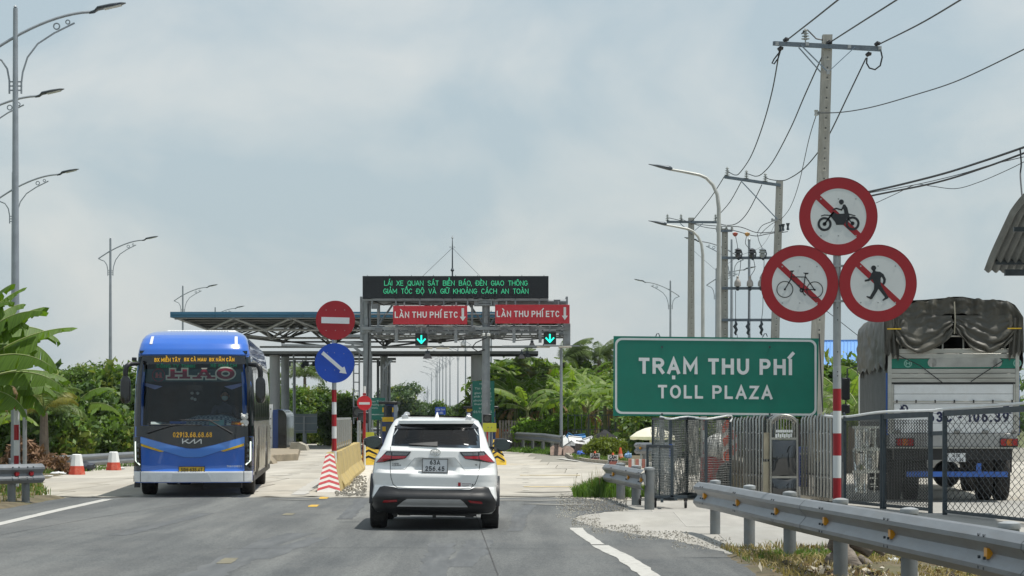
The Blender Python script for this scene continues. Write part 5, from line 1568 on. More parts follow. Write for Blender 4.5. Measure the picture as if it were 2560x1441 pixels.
# rear valance: ruched band and two swagged curtains
def cloth_panel(fn,nu,nv,name,mt=tarp,th=.008):
 q = MB(); q.grid([[fn(i / nu,j / nv) for i in range(nu + 1)] for j in range(nv + 1)]); o = q.build(name,mt,trk,smooth=80); o.modifiers.new('thick','SOLIDIFY').thickness = th; return o
def valance(u,v):
 half = hwT + .06; x = -half + 2 * half * u
 ztop = interp(u,[0,.06,.12,.5,.88,.94,1],[3.45,3.66,3.72,3.84,3.76,3.68,3.45])
 zbot = ztop - interp(u,[0,.08,.3,.5,.7,.92,1],[.75,.42,.30,.30,.30,.36,.7])
 f_ = .05 * math.sin(u * 58 + 3 * mnoise.noise(Vector((u * 9,1,1)))) * (1 - v * .6) + .05 * mnoise.noise(Vector((u * 13,v * 3,3)))
 f_ += .015 * mnoise.noise(Vector((u * 40,v * 6,5))); return (x,-.12 - f_ + .03 * v,ztop + (zbot - ztop) * v + .015 * math.sin(u * 58) + .05 * v * mnoise.noise(Vector((u * 9,1,8))))
cloth_panel(valance,110,14,'tarpaulin_valance')
for s_ in (-1,1):
 def swag(u,v,s_=s_):
  xa,xb = s_ * (hwT - .13),s_ * .03
  x = xa + (xb - xa) * u
  sag = math.sin(u * math.pi) ** .8
  ztop = 3.50
  zbot = 3.05 - .30 * sag + .12 * u
  z = ztop + (zbot - ztop) * v
  a = v * 3.2 - abs(u - .5) * 1.2
  ph = mnoise.noise(Vector((u * 2.5,v * 2,s_ * 7))) * 2.2
  fold = .085 * math.sin((v + .34 * (2 * u - 1 + .12 * s_) ** 2) * (10 + 2 * s_) + u * 1.2 + ph) * v + .035 * mnoise.noise(Vector((u * 5,v * 6,s_ * 4))) + .007 * mnoise.noise(Vector((u * 15,v * 14,s_ * 9)))
  return (x + .05 * mnoise.noise(Vector((u * 5,v * 5,9 + s_))),-.09 - abs(fold) - .04 * v,z + .06 * v * mnoise.noise(Vector((u * 4,s_ * 3,2))))
 cloth_panel(swag,50,40,'tarpaulin_curtain')
 def drop(u,v,s_=s_):
  x = s_ * (hwT - .2 + .28 * u); f_ = .05 * math.sin(u * 18 + v * 3)
  return (x,-.1 - f_ * .6,3.45 - (.62 + .14 * (1 - u) + .05 * math.sin(u * 20)) * v)
 cloth_panel(drop,20,12,'tarpaulin_side_drop')
 MB().box((s_ * (hwT - .10),-.18,tz_(823)),(.26,.012,.022)).build('yellow_strap',yelp,trk)
q = MB(); q.tube([(0,-.2,3.75),(.01,-.26,3.4),(0,-.2,3.15)],.012,6); q.build('tie_cord',M('cord',(.3,.28,.22),.8),trk)
q = MB(); q.tube([(tx_(2225),-.1,tz_(878)),(tx_(2300),-.13,tz_(915)),(tx_(2355),-.1,tz_(957))],.009,5); q.build('lashing_rope',blackp,trk); q = MB(); q.tube([(tx_(2505),-.1,tz_(902)),(tx_(2462),-.12,tz_(930)),(tx_(2425),-.1,tz_(955))],.009,5); q.build('lashing_rope',blackp,trk)
# ================================================================== GANTRY
GY = 95.0; gs = F / GY
def gp(px,py,dy=0.0): return P(px,py,GY) + Vector((0,dy,0))
gan = thing('sign_gantry','grey steel gantry with walkway spanning the toll lanes','gantry',tuple(G(918,HY + H * gs)))
gb_ = lambda f_,name,mat=gantm,**k: f_.build(name,mat,gan,world=True,**k)
for px,top in ((918,745),(1215,748)):
 q = MB(); a = P(px,1040,GY); q.tube([(a.x,GY,0),(a.x,GY,gp(0,top).z)],[.19,.165],20); gb_(q,'column')
 q = MB(); q.tube([(a.x,GY,0),(a.x,GY,.06)],.36,16);
 for k in range(8): q.box((a.x + .24 * math.cos(k * .785),GY + .24 * math.sin(k * .785),.17),(.16,.02,.25),rz=k * .785)
 gb_(q,'base_plate')
 q = MB(); q.tube([(a.x,GY,gp(0,832).z),(a.x,GY,gp(0,822).z)],.27,16); gb_(q,'flange')
def hbar(y0,x0,x1,w=.12,dy=0,name='beam',tube=False,h=None,y1=None):
 q = MB(); a,b = gp(x0,y0,dy),gp(x1,y1 if y1 is not None else y0,dy)
 if tube: q.tube([a,b],w / 2,12)
 else: q.bar(a,b,w,h or w)
 return gb_(q,name)
hbar(755,925,1415,.22,0,'top_tube',True); hbar(755,925,1415,.22,.9,'top_tube',True)
hbar(785,870,1418,.05,.45,'guard_rail',True); hbar(814,895,1420,.05,.45,'guard_rail',True)
hbar(822,905,1422,.13,-.3,'beam'); hbar(832,905,1422,.12,-.1,'beam',h=.1); hbar(843,900,1420,.1,.5,'beam',h=.09); hbar(826,905,1422,.08,1.0,'beam')
hbar(840,840,915,.12,0,'beam'); hbar(862,700,905,.08,.6,'beam',h=.09,y1=866)
q = MB(); q.bar(gp(930,838,.35),gp(1418,838,.35),1.1,.03); gb_(q,'walkway',M('grating',(.16,.17,.18),.6,.4,.1,12))
for px in (945,992,1070,1140,1180,1240,1285,1345,1400):
 q = MB(); q.bar(gp(px,752,.1),gp(px,845,.1),.09); q.bar(gp(px,752,.95),gp(px,845,.95),.07); gb_(q,'upright')
for px in (1068,1140,1285,1350,992):
 q = MB(); q.bar(gp(px,822,-.35),gp(px,858,-.35),.13,.1); q.bar(gp(px - 5,842,-.35),gp(px + 5,850,-.35),.06); gb_(q,'hanger')
for i in range(10):
 a = 935 + i * 47; q = MB(); u,d = (755,822) if i % 2 else (822,755); q.tube([gp(a,u,.9),gp(a + 47,d,.9)],.045,8); gb_(q,'diagonal_brace')
for i in range(12):
 a = 935 + i * 40; q = MB(); q.tube([gp(a,845,1.0),gp(a + 20,822,.2)],.03,6); q.tube([gp(a + 20,822,.2),gp(a + 40,845,1.0)],.03,6); gb_(q,'cross_brace')
for (a,b,c_,d) in ((905,866,888,900),(925,868,945,845)):
 pass
q = MB(); q.bar(gp(878,862,.1),gp(912,890,.1),.12); q.bar(gp(862,856,.1),gp(918,862,.1),.12); gb_(q,'bracket_arm')
for px in (1420,906):
 q = MB(); q.bar(gp(px - 3,742,0),gp(px - 3,850,0),.1); q.bar(gp(px - 3,742,.9),gp(px - 3,850,.9),.08); gb_(q,'end_post')
q = MB(); q.box(gp(1417,836,.3),(.3,1.0,.9)); q.box(gp(1417,822,-.05),(.12,.2,.5)); gb_(q,'end_bracket')
q = MB()
for px in (1213,):
 for r_,py in ((.42,757),(.42,763)): q.lathe([(r_,-.04),(r_,.04)],gp(px,py),8)
for dx in (-24,24): q.box(gp(1215 + dx,757),(.2,.5,.3))
gb_(q,'collar')
# cable runs and junction boxes
for k,(pts) in enumerate(([(935,753,-.2),(960,764,-.2),(985,757,-.2),(1040,760,-.2)],[(1040,760,-.2),(1085,768,-.2),(1130,758,-.2),(1200,762,-.2)],[(925,846,-.2),(980,852,-.2),(1040,846,-.2),(1120,853,-.2),(1205,846,-.2)],[(1225,846,-.2),(1290,852,-.2),(1360,847,-.2)],[(1218,845,-.3),(1190,858,-.4),(1180,870,-.3),(1195,880,-.2),(1212,875,-.22)],[(921,760,-.22),(923,860,-.22),(920,1000,-.25),(922,1090,-.25)])):
 q = MB(); q.tube([gp(*p) for p in pts],.025,6); gb_(q,'cable_run',blackp)
for px,py in ((948,826),(1030,825),(1100,826),(1180,825),(1260,826),(1330,825),(938,768),(1392,757)):
 q = MB(); q.box(gp(px,py,-.4),(.28,.16,.2)); gb_(q,'junction_box',M('junction_grey',(.12,.13,.14),.5))
for px in (975,1052,1118,1192,1262,1340): q = MB(); q.bar(gp(px - 12,818,-.32),gp(px + 14,818,-.32),.1,.03); gb_(q,'pale_tray',M('tray_white',(.6,.6,.58),.5))
for px,py in ((918,806),(1215,800),(1215,1010)):
 q = MB(); q.box(gp(px,py,-.2),(.16,.06,.3)); gb_(q,'gusset')
# lamp bars
q = MB(); q.bar(gp(1255,867,-.5),gp(1448,866,-.5),.06); gb_(q,'lamp_bar')
for px in (1066,1108,1358,1412):
 py = 872 if px < 1200 else 869
 t_ = thing('tube_lamp',{1066: 'pale tube lamp under the gantry just right of the left arrow signal',1108: 'pale tube lamp under the gantry, second one right of the left arrow signal',1358: 'pale tube lamp under the gantry, left of the right arrow signal',1412: 'pale tube lamp at the right tip of the gantry'}[px],'lamp',tuple(gp(px,py,-.5)),0,'tube lamps under the gantry')
 MB().box((0,0,0),(.56,.1,.07)).build('housing',M('lamp_cream',(.5,.46,.38),.5),t_,bevel=.01)
 MB().bar((0,0,.03),(0,0,.14),.04).build('bracket',gantm,t_)
# LED board
led = thing('message_board','wide dark LED board with two lines of green Vietnamese words on top of the gantry','sign',tuple(gp(1139.5,748,-.4)))
Lw,Lh = 463 / gs,56 / gs
q = MB(); q.box((0,.15,Lh / 2),(Lw,.35,Lh)); q.build('cabinet',M('board_black',(.010,.013,.018),.55,0,.1,3),led,bevel=.015)
grid_ = M('board_cell',(.011,.015,.020),.75,0,.25,30)
mod = None
for i in range(24):
 for j in range(3):
  if mod is None: mod = MB().box((0,0,0),(Lw / 24 - .006,.012,Lh / 3 - .006)).build('led_module',grid_,mesh_only=True,smooth=0)
  link('led_module',mod,led,(-Lw / 2 + Lw / 24 * (i + .5),-.03,Lh / 3 * (j + .5)))
gled = M('green_led',(.02,.25,.12),.5,emit=(.05,.62,.30),estr=.6)
for s_,x0,x1,base,in (('LÁI  XE  QUAN  SÁT  BIỂN  BÁO,  ĐÈN  GIAO  THÔNG',962,1319,716),('GIẢM  TỐC  ĐỘ  VÀ  GIỮ  KHOẢNG  CÁCH  AN  TOÀN',960,1321,736)):
 sign_text(s_.replace('  ',' '),gled,led,(x0 + x1 - 2279) / 2 / gs,-.045,(748 - base) / gs,12.4 / gs,(x1 - x0) / gs,.10,.1,.75)
q = MB(); q.bar((-Lw / 2,.1,-.06),(Lw / 2,.1,-.06),.1,.08)
for i in range(8): q.bar((-Lw / 2 + .4 + i * (Lw - .8) / 7,.1,-.3),(-Lw / 2 + .4 + i * (Lw - .8) / 7,.1,0),.07)
q.build('support_bar',gantm,led)
q = MB()
for i in range(9): q.tube([(-Lw / 2 + .2 + i * .95,.1,Lh),(-Lw / 2 + .2 + i * .95,.1,Lh + .05)],.015,6)
q.build('lifting_pin',gantm,led)
# lane signs
signw = M('letter_white',(.72,.74,.75),.5,0,.03)
lanered = M('lane_sign_red',(.47,.02,.035),.45,0,.04,2)
for (x0,x1,y0,y1,tw0,tw1,base,ar,lb) in ((985,1169,767,813,989,1146,797,1158,'red lane sign with white words and arrow above the left arrow signal'),
          (1238.5,1423,764.5,811,1242,1398,795,1411,'red lane sign with white words and arrow at the right gantry end')):
 t_ = thing('lane_sign',lb,'sign',tuple(gp((x0 + x1) / 2,y1,-.75)),0,'red toll lane signs on the gantry')
 w_,h_ = (x1 - x0) / gs,(y1 - y0) / gs; cx = (x0 + x1) / 2
 MB().box((0,.03,h_ / 2),(w_,.05,h_)).build('panel',lanered,t_,bevel=.004)
 sign_text('LÀN THU PHÍ ETC',signw,t_,((tw0 + tw1) / 2 - cx) / gs,-.004,(y1 - base) / gs,15.5 / gs,(tw1 - tw0) / gs,.17,.17,.3)
 q = MB(); X_ = (ar - cx) / gs; Z_ = lambda py: (y1 - py) / gs; o_ = y0 - 767
 q.prism([(X_ - 3 / gs,Z_(773 + o_)),(X_ + 3 / gs,Z_(773 + o_)),(X_ + 3 / gs,Z_(794 + o_)),(X_ + 7.5 / gs,Z_(794 + o_)),(X_,Z_(805 + o_)),(X_ - 7.5 / gs,Z_(794 + o_)),(X_ - 3 / gs,Z_(794 + o_))],-.006,.001); q.build('down_arrow',whites,t_,smooth=0)
 q = MB()
 for k in (-.35,.35): q.bar((k * w_,.1,-.1),(k * w_,.1,h_ + .15),.06); q.bar((k * w_,.1,.3),(k * w_,.75,.3),.05)
 q.build('bracket',gantm,t_)
# arrow signals
cyan = M('arrow_led',(.0,.4,.3),.5,emit=(.02,1.0,.72),estr=1.1)
for (cx,y0,y1,lb) in ((1055,836,866,'black signal box with lit green down arrow over the left toll lane'),(1374,833,863.5,'black signal box with lit green down arrow over the right toll lane')):
 t_ = thing('lane_signal',lb,'traffic light',tuple(gp(cx,y1,-.7)),0,'green arrow signals under the gantry')
 h_ = (y1 - y0) / gs
 MB().box((0,.1,h_ / 2),(h_ * 1.02,.2,h_)).build('housing',blackp,t_,bevel=.012)
 q = MB(); q.box((0,-.03,h_ + .0),(h_ * 1.0,.12,.015)); q.build('visor',blackp,t_)
 q = MB(); k = h_ / 30; cz_ = h_ / 2
 q.stroke([(0,cz_ + 10 * k),(0,cz_ - 6 * k)],4 * k,-.008,.0); q.stroke([(-9.5 * k,cz_ + 1.5 * k),(0,cz_ - 8.5 * k)],3.8 * k,-.0085,-.0005); q.stroke([(9.5 * k,cz_ + 1.5 * k),(0,cz_ - 8.5 * k)],3.8 * k,-.009,-.001)
 q.build('lit_arrow',cyan,t_,smooth=0)
 MB().bar((0,.12,h_),(0,.12,h_ + .3),.07).build('bracket',gantm,t_)
# floodlights and dome camera
def flood(px,py,Y,lb,k=1.0):
 a = P(px,py,Y); t_ = thing('floodlight',lb,'lamp',tuple(a),0,'black floodlights hanging under the canopy')
 q = MB(); q.grid([[(math.copysign(.09,math.cos(t)) * k,math.copysign(.09,math.sin(t)) * k,.25 * k) for t in (.78,2.35,3.9,5.5)],[(math.copysign(.22,math.cos(t)) * k,math.copysign(.22,math.sin(t)) * k,0) for t in (.78,2.35,3.9,5.5)]],closed=True)
 q.add([(-.22 * k,-.22 * k,0),(.22 * k,-.22 * k,0),(.22 * k,.22 * k,0),(-.22 * k,.22 * k,0)],[(0,1,2,3)]); q.build('shade',blackp,t_)
 MB().box((0,0,.3 * k),(.2 * k,.2 * k,.14 * k)).build('ballast_box',darkst,t_); MB().bar((0,0,.3 * k),(0,0,.55 * k),.05).build('hanger',darkst,t_)
flood(1069,897,104,'black floodlight hanging below the canopy left of centre'); flood(1304,897,106,'black floodlight at the right canopy edge, left one of the low pair',.8); flood(1318,893,107,'black floodlight at the right canopy edge, right one of the low pair',.8); flood(1330,866,100,'black floodlight tucked under the gantry beside the right arrow signal',.7)
a = gp(1158,862,-.2); t_ = thing('dome_camera','white dome camera hanging under the gantry between the two arrow signals','camera',tuple(a))
q = MB(); ball(q,(0,0,-.05),.09); q.build('dome',M('smoked_dome',(.05,.05,.05),.1,coat=.5),t_,smooth=60)
q = MB(); q.lathe([(.10,-.05),(.11,.03),(.07,.12),(.03,.15)],n=16); q.tube([(0,0,.15),(0,.1,.3)],.02,6); q.build('housing',whitep,t_)
# camera pods either side of the right column
for i,px in enumerate((1209,1222)):
 t_ = thing('camera_cluster',['small white camera on the left side of the right gantry column','small white camera on the right side of the right gantry column'][i],'camera',tuple(gp(px,838,-.45)))
 q = MB(); q.box((0,0,0),(.1,.3,.12),rz=.2 - .4 * i); q.build('housing',whitep,t_,bevel=.02); MB().bar((0,.1,0),(0,.2,.3),.04).build('bracket',galv,t_)
# lightning mast
my = 112.0; a = P(1131,748,my)
mst = thing('lightning_mast','thin lightning rod mast with guy wires rising behind the message board','mast',tuple(a))
ms_ = F / my
q = MB(); q.tube([(0,0,-1),(0,0,62 / ms_),(0,0,135 / ms_),(0,0,158 / ms_)],[.05,.04,.025,.008],8); q.build('pole',darkst,mst)
q = MB(); q.lathe([(.01,66 / ms_),(.1,72 / ms_),(.01,80 / ms_)],n=8); q.build('turnbuckle',darkst,mst)
q = MB(); q.bar((-.12,0,130 / ms_),(.12,0,130 / ms_),.02); ball(q,(0,0,153 / ms_),.05); ball(q,(-.12,0,130 / ms_),.03); ball(q,(.12,0,130 / ms_),.03); q.build('air_terminal',galv,mst)
q = MB(); q.tube([(0,0,128 / ms_),(-78 / ms_,.3,55 / ms_),(-150 / ms_,.5,-10 / ms_)],.012,4); q.tube([(0,0,128 / ms_),(72 / ms_,.3,55 / ms_),(140 / ms_,.5,-10 / ms_)],.012,4); q.build('guy_wire',galv,mst)
# ================================================================== CANOPY
KY = 106.0
can = thing('toll_canopy','wide toll canopy with blue fascia and steel space frame behind the gantry','canopy',tuple(G(700,HY + H * F / KY)))
cb = lambda f_,name,mat=trussm,**k: f_.build(name,mat,can,world=True,**k)
K = F / KY
xL,xR = (428 - 1280) / K,(1416 - 1280) / K
zt = H + (1040 - 780) / K; zb = H + (1040 - 794) / K
KD = 16.0
fas = M('fascia_blue',(.045,.16,.27),.5,.1,.08,.5,dirt=(.1,.16,.2),dirt_amt=.5,stretch=(.6,1,4))
for i in range(9):
 x0 = xL + (xR - xL) * i / 9; x1 = xL + (xR - xL) * (i + 1) / 9
 MB().box(((x0 + x1) / 2,KY,(zt + zb) / 2 + .07),(x1 - x0 - .01,.1,(zt - zb) * .5)).build('fascia_panel',fas,can) if False else cb(MB().box(((x0 + x1) / 2,KY - .03,zb + (zt - zb) * .74),(x1 - x0 - .012,.14,(zt - zb) * .5)),'fascia_panel',fas)
 cb(MB().box(((x0 + x1) / 2,KY + .02,zb + (zt - zb) * .24),(x1 - x0 - .012,.1,(zt - zb) * .47)),'fascia_panel',fas)
for x in (xL,xR): cb(MB().box((x,KY + KD / 2,(zt + zb) / 2),(.1,KD,zt - zb)),'side_fascia',fas)
# corrugated deck seen from below (slopes down towards the middle like the frame)
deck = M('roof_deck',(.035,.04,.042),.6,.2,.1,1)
q = MB();
nrib = 30
for i in range(nrib):
 y = KY + .15 + i * (KD - .3) / nrib
 q.box(((xL + xR) / 2,y,zb + .18),(xR - xL - .15,.12,.10))
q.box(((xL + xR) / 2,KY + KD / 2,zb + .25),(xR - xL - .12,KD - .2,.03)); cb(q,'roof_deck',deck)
# space frame: top nodes on a grid, lower nodes between, front slopes inwards
pit = (720 - 577) / K
tops = []; nX = 9
xt0 = (440 - 1280) / K
def zlow(iy): return [H + (1040 - 825) / (F / (KY + 1.45)),H + (1040 - 846) / (F / (KY + 4.3)),H + (1040 - 868) / (F / (KY + 7.1)),H + (1040 - 868) / (F / (KY + 7.1)),H + (1040 - 846) / (F / (KY + 4.3)),H + (1040 - 825) / (F / (KY + 1.45))][iy]
T_ = {}; L_ = {}
NX,NY = 7,6
for i in range(NX):
 for j in range(NY + 1):
  if j < 6: T_[i,j] = Vector((xt0 + i * pit,KY + .15 + j * 2.75,zb - .02))
for i in range(NX - 1):
 for j in range(5):
  d = min(i,NX - 2 - i,2); dz = zlow(min(j,4 - j,2) if j < 5 else 0)
  z = max(zlow(min(d,2)),zlow(min(j,4 - j)))
  L_[i,j] = Vector((xt0 + (i + .5) * pit,KY + .15 + (j + .5) * 2.75,z))
def strut(a,b,r):
 q = MB(); q.tube([a,b],r,6,caps=False); return q
frd = M('shaded_truss_paint',(.24,.25,.255),.55,.2,.1,2)  # darker copy of the truss paint, putting shade into the inner members
chords = MB()
for (i,j),t in T_.items():
 if (i + 1,j) in T_: chords.tube([t,T_[i + 1,j]],.05,6)
 if (i,j + 1) in T_: chords.tube([t,T_[i,j + 1]],.05,6)
 chords.box(t,(.16,.16,.16))
cb(chords,'upper_chord',frd)
for (i,j),l in L_.items():
 q = MB()
 if (i + 1,j) in L_: q.tube([l,L_[i + 1,j]],.07 if j == 0 else .045,8)
 if (i,j + 1) in L_: q.tube([l,L_[i,j + 1]],.055,8)
 q.box(l,(.18,.18,.18))
 cb(q,'lower_chord',trussm if j < 2 else frd)
 for a in (0,1):
  for b in (0,1):
   t = T_.get((i + a,j + b))
   if t is not None: cb(strut(l,t,.065 if j + b == 0 else .04),'diagonal_strut',trussm if j + b < 2 else frd)
# soffit: dark ribbed trough along the bottom of the frame
sx0_,sx1_ = (655 - 1280) / (F / (KY + 7)),(1345 - 1280) / (F / (KY + 7))
zs_ = H + (1040 - 887) / (F / (KY + 7))
q = MB()
for i in range(7): q.box(((sx0_ + sx1_) / 2,KY + 6.2 + i * .45,zs_ + .0 + .28 * (i % 2) * .3),(sx1_ - sx0_,.2,.10))
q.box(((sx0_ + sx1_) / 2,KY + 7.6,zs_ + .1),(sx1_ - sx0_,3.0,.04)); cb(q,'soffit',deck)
q = MB(); q.bar(((sx0_),KY + 6.0,zs_ + .08),(sx1_,KY + 6.0,zs_ + .08),.12,.14); q.bar((sx0_,KY + 6.0,zs_ + .36),(sx1_,KY + 6.0,zs_ + .36),.1,.1); cb(q,'edge_beam',gantm)
for px in (742,928,1090,1300):
 pass
# canopy pillars
pilm = M('pillar_cladding',(.42,.43,.44),.4,.2,.06,1)
for (px,Yp,r,bot,lbm) in ((687,KY + 7,.27,0,pilm),(713,KY + 11,.22,0,trussm),(1192,KY + 7,.30,0,pilm),(960,KY + 11,.2,0,trussm)):
 a = P(px,1040,Yp); q = MB(); q.tube([(a.x,Yp,0),(a.x,Yp,zs_ + .1)],r,24);
 for z in (1.8,3.2): q.tube([(a.x,Yp,z),(a.x,Yp,z + .03)],r + .008,24)
 cb(q,'pillar',lbm)
q = MB(); a = P(668,1040,KY + 7); b = P(700,1040,KY + 7)
# service frame beyond (second gantry with lattice ladders)
srv = thing('service_gantry','low steel gantry with equipment boxes under the far side of the canopy','gantry',tuple(G(780,HY + H * F / 122)))
SYY = 122.0; s5 = F / SYY
def sp5(px,py): return P(px,py,SYY)
q = MB(); q.bar(sp5(695,898),sp5(990,898),.2,.14); q.bar(sp5(695,905),sp5(990,905),.1,.08); q.build('beam',trussm,srv,world=True)
for px in (737,945,973):
 q = MB(); q.bar(sp5(px,898),Vector((sp5(px,0).x,SYY,0)),.14 if px > 800 else .1); q.build('post',gantm,srv,world=True)
for px in (720,765,788,830,880,955):
 q = MB(); a = sp5(px,904); q.box((a.x,SYY,a.z - .12),(.3,.4,.28)); q.bar((a.x,SYY,a.z),(a.x,SYY,a.z + .3),.06); q.build('equipment_box',darkst,srv,world=True)
for k,px in enumerate((757,804)):
 q = MB(); a = sp5(px,913); q.bar((a.x,SYY,a.z + .3),(a.x,SYY,a.z - .05),.05); q.bar((a.x,SYY,a.z),(a.x + .7,SYY,a.z),.06); q.lathe([(.02,-.2),(.11,-.14),(.12,0),(.05,.06)],(a.x,SYY,a.z),12); q.build('dome_camera',darkst,srv,world=True)
lad = thing('lattice_ladder','tall steel ladder frame standing left of the gantry column behind the blue arrow sign','ladder',tuple(G(892,HY + H * F / 108)))
q = MB()
for px in (884,898): q.bar(P(px,885,108),P(px,1060,108),.07)
for py in range(890,1050,22): q.bar(P(884,py,108),P(898,py,108),.05)
q.bar(P(928,885,108),P(928,1050,108),.09); q.build('ladder_frame',gantm,lad,world=True)
lad2 = thing('lattice_ladder','thin twin-post frame right of the left gantry column','ladder',tuple(G(965,HY + H * F / 108)))
q = MB()
for px,t in ((958,910),(965,905),(975,908)): q.bar(P(px,t,108),P(px,1080,108),.06)
for py in (930,962): q.bar(P(958,py,108),P(975,py,108),.05)
q.bar(P(958,925,108),P(980,900,108),.1); q.build('ladder_frame',gantm,lad2,world=True)
# ================================================================== TOLL BOOTHS AND ISLANDS
navy = M('booth_navy',(.012,.04,.16),.35,0,.06,2,coat=.3)
def booth(x0,x1,ytop,ybot,Y,lb,style):
 a = P(x0,1040,Y); b = P(x1,1040,Y); k = F / Y; g = 0
 zt_ = H + (1040 - ytop) / k; w_ = b.x - a.x; cx = (a.x + b.x) / 2
 t_ = thing('toll_booth',lb,'toll booth',(cx,Y,0))
 zf = .22
 if style == 0:
  prof = []
  n = 10
  for i in range(n + 1):
   an = math.pi / 2 * i / n; prof.append((w_ / 2 - .35 + .35 * math.sin(an),zt_ - .35 + .35 * math.cos(an)))
  poly = [(-w_ / 2,zf),(-w_ / 2,zt_ - .02)] + prof + [(w_ / 2,zf)]
  MB().prism(poly,0,3.2).build('shell',navy,t_)
  MB().prism([(w_ / 2 - .34,zf + .02)] + [(w_ / 2 - .34,zt_ - .01)] + [(p[0] + .012,p[1] + .012) for p in prof[3:]] + [(w_ / 2 + .012,zf + .02)],-.04,3.1).build('dark_corner',blackg,t_)
  MB().box((-w_ / 2 - .18,.2,1.15),(.3,.15,1.9)).build('white_panel',whitep,t_)
  for z in (.7,1.1,1.5,1.9): MB().box((-w_ / 2 - .10,.12,z),(.04,.02,.05)).build('hinge',darkst,t_)
 else:
  MB().box((0,1.6,(zf + zt_) / 2),(w_,3.2,zt_ - zf)).build('shell',navy,t_,bevel=.05)
  for i in range(3):
   MB().box((w_ / 2 - .15,-.02,1.0 + i * .45),(.26,.05,.22)).build('yellow_band',yelp,t_)
   MB().box((-w_ / 2 + .15,-.02,1.0 + i * .45),(.26,.05,.22)).build('yellow_band',yelp,t_)
  MB().box((0,-.03,zt_ - .35),(w_ * .7,.04,.5)).build('window',darkglass,t_)
  MB().box((0,1.6,zt_ + .05),(w_ + .3,3.5,.12)).build('roof',blackp,t_,bevel=.03)
  MB().box((.1,-.4,.75),(.35,.3,1.0)).build('payment_post',darkst,t_)
 return t_
booth(682,716,1024,1150,92,'navy toll booth with rounded black corner standing beside the coach',0)
booth(1166,1238,1022,1135,98,'navy and yellow toll booth behind the right gantry column',1)
booth(955,985,1010,1120,104,'dark toll booth behind the green notice left of the white car',1)
isl = M('island_concrete',(.25,.21,.15),.85,0,.15,2,dirt=(.16,.13,.1),dirt_amt=.6)
def island(pts,h_,lb,name='traffic_island'):
 o = MB().sheet(pts,-.02,h_).build(name,isl,None,smooth=0); tag(o,lb,'island'); b = o.modifiers.new('b','BEVEL'); b.width = .03; return o
def gx(px,Y): return (px - 1280) / F * Y
island([(gx(652,78),78),(gx(665,76),76),(gx(695,78),78),(gx(745,80),80),(gx(752,104),104),(gx(670,104),104)],.26,'concrete island under the navy toll booth beside the coach')
# sloped end of that island
q = MB(); a = Vector((gx(676,74),74,0)); t_ = thing('island_ramp','tan sloped concrete nose of the island right behind the coach','barrier',tuple(a))
q.prism([(-.4,0),(.1,0),(.0,.14),(-.15,.28),(-.4,.34)],0,1.4); q.build('ramp_block',isl,t_)
q = MB(); q.prism([(0,0),(.75,0),(.68,.2),(.4,.34),(.1,.32)],0,1.2); o = q.build('rubble_block',M('pale_block',(.30,.28,.23),.9,0,.15,4),None); o.location = (gx(722,90),90,.2); tag(o,'pale covered block on the island behind the navy booth','block')
island([(gx(1165,96),96),(gx(1245,96),96),(gx(1250,110),110),(gx(1160,110),110)],.2,'concrete island under the right toll booth')
island([(gx(925,94),94),(gx(985,94),94),(gx(985,112),112),(gx(925,112),112)],.2,'concrete island under the dark left booth')
# traffic lights
def tlight(px,py,Y,lb,hood=True):
 k = F / Y; a = P(px,py,Y); t_ = thing('traffic_light',lb,'traffic light',(a.x,Y,0))
 MB().box((0,.08,a.z),(.36,.18,.36)).build('housing',blackp,t_,bevel=.03)
 q = MB(); q.disc(0,a.z,.13,-.02,-.008,28); q.build('lens',M('dead_lens',(.07,.075,.075),.35,0,.2,20),t_)
 q = MB(); q.ring(0,a.z,.135,.15,-.12,-.01,28,a0=0,a1=math.pi); q.build('hood',blackp,t_)
 MB().tube([(0,.12,0),(0,.12,a.z - .1)],.035,10).build('pole',M('red_pole',(.4,.02,.02),.5),t_)
 return t_
tlight(908,1045,71,'unlit black traffic light on a red pole below the small no-entry disc')
t_ = tlight(895,1030,73,'black signal head seen side-on behind the left traffic light')
tlight(1218,1047,92,'unlit black traffic light at the foot of the right gantry column')
# yellow price panels
for (x0,x1,y0,y1,Y,lb) in ((913,935,1081,1098,76,'small yellow notice board behind the left wing mirror'),(1207,1241,1058,1080,90,'yellow notice board behind the right shoulder of the white car')):
 a = P((x0 + x1) / 2,(y0 + y1) / 2,Y); k = F / Y; t_ = thing('notice_board',lb,'sign',(a.x,Y,0))
 MB().box((0,0,a.z),((x1 - x0) / k,.04,(y1 - y0) / k)).build('panel',M('board_yellow',(.5,.5,.04),.6,0,.06,3),t_)
 MB().tube([(0,.05,0),(0,.05,a.z)],.03,8).build('post',galv,t_)
 if x0 > 1000:
  q = MB(); q.box((-.06,-.025,a.z),(.05,.01,.05)); q.box((.08,-.025,a.z),(.05,.01,.05)); q.build('symbol',M('dull_mark',(.25,.25,.1)),t_)
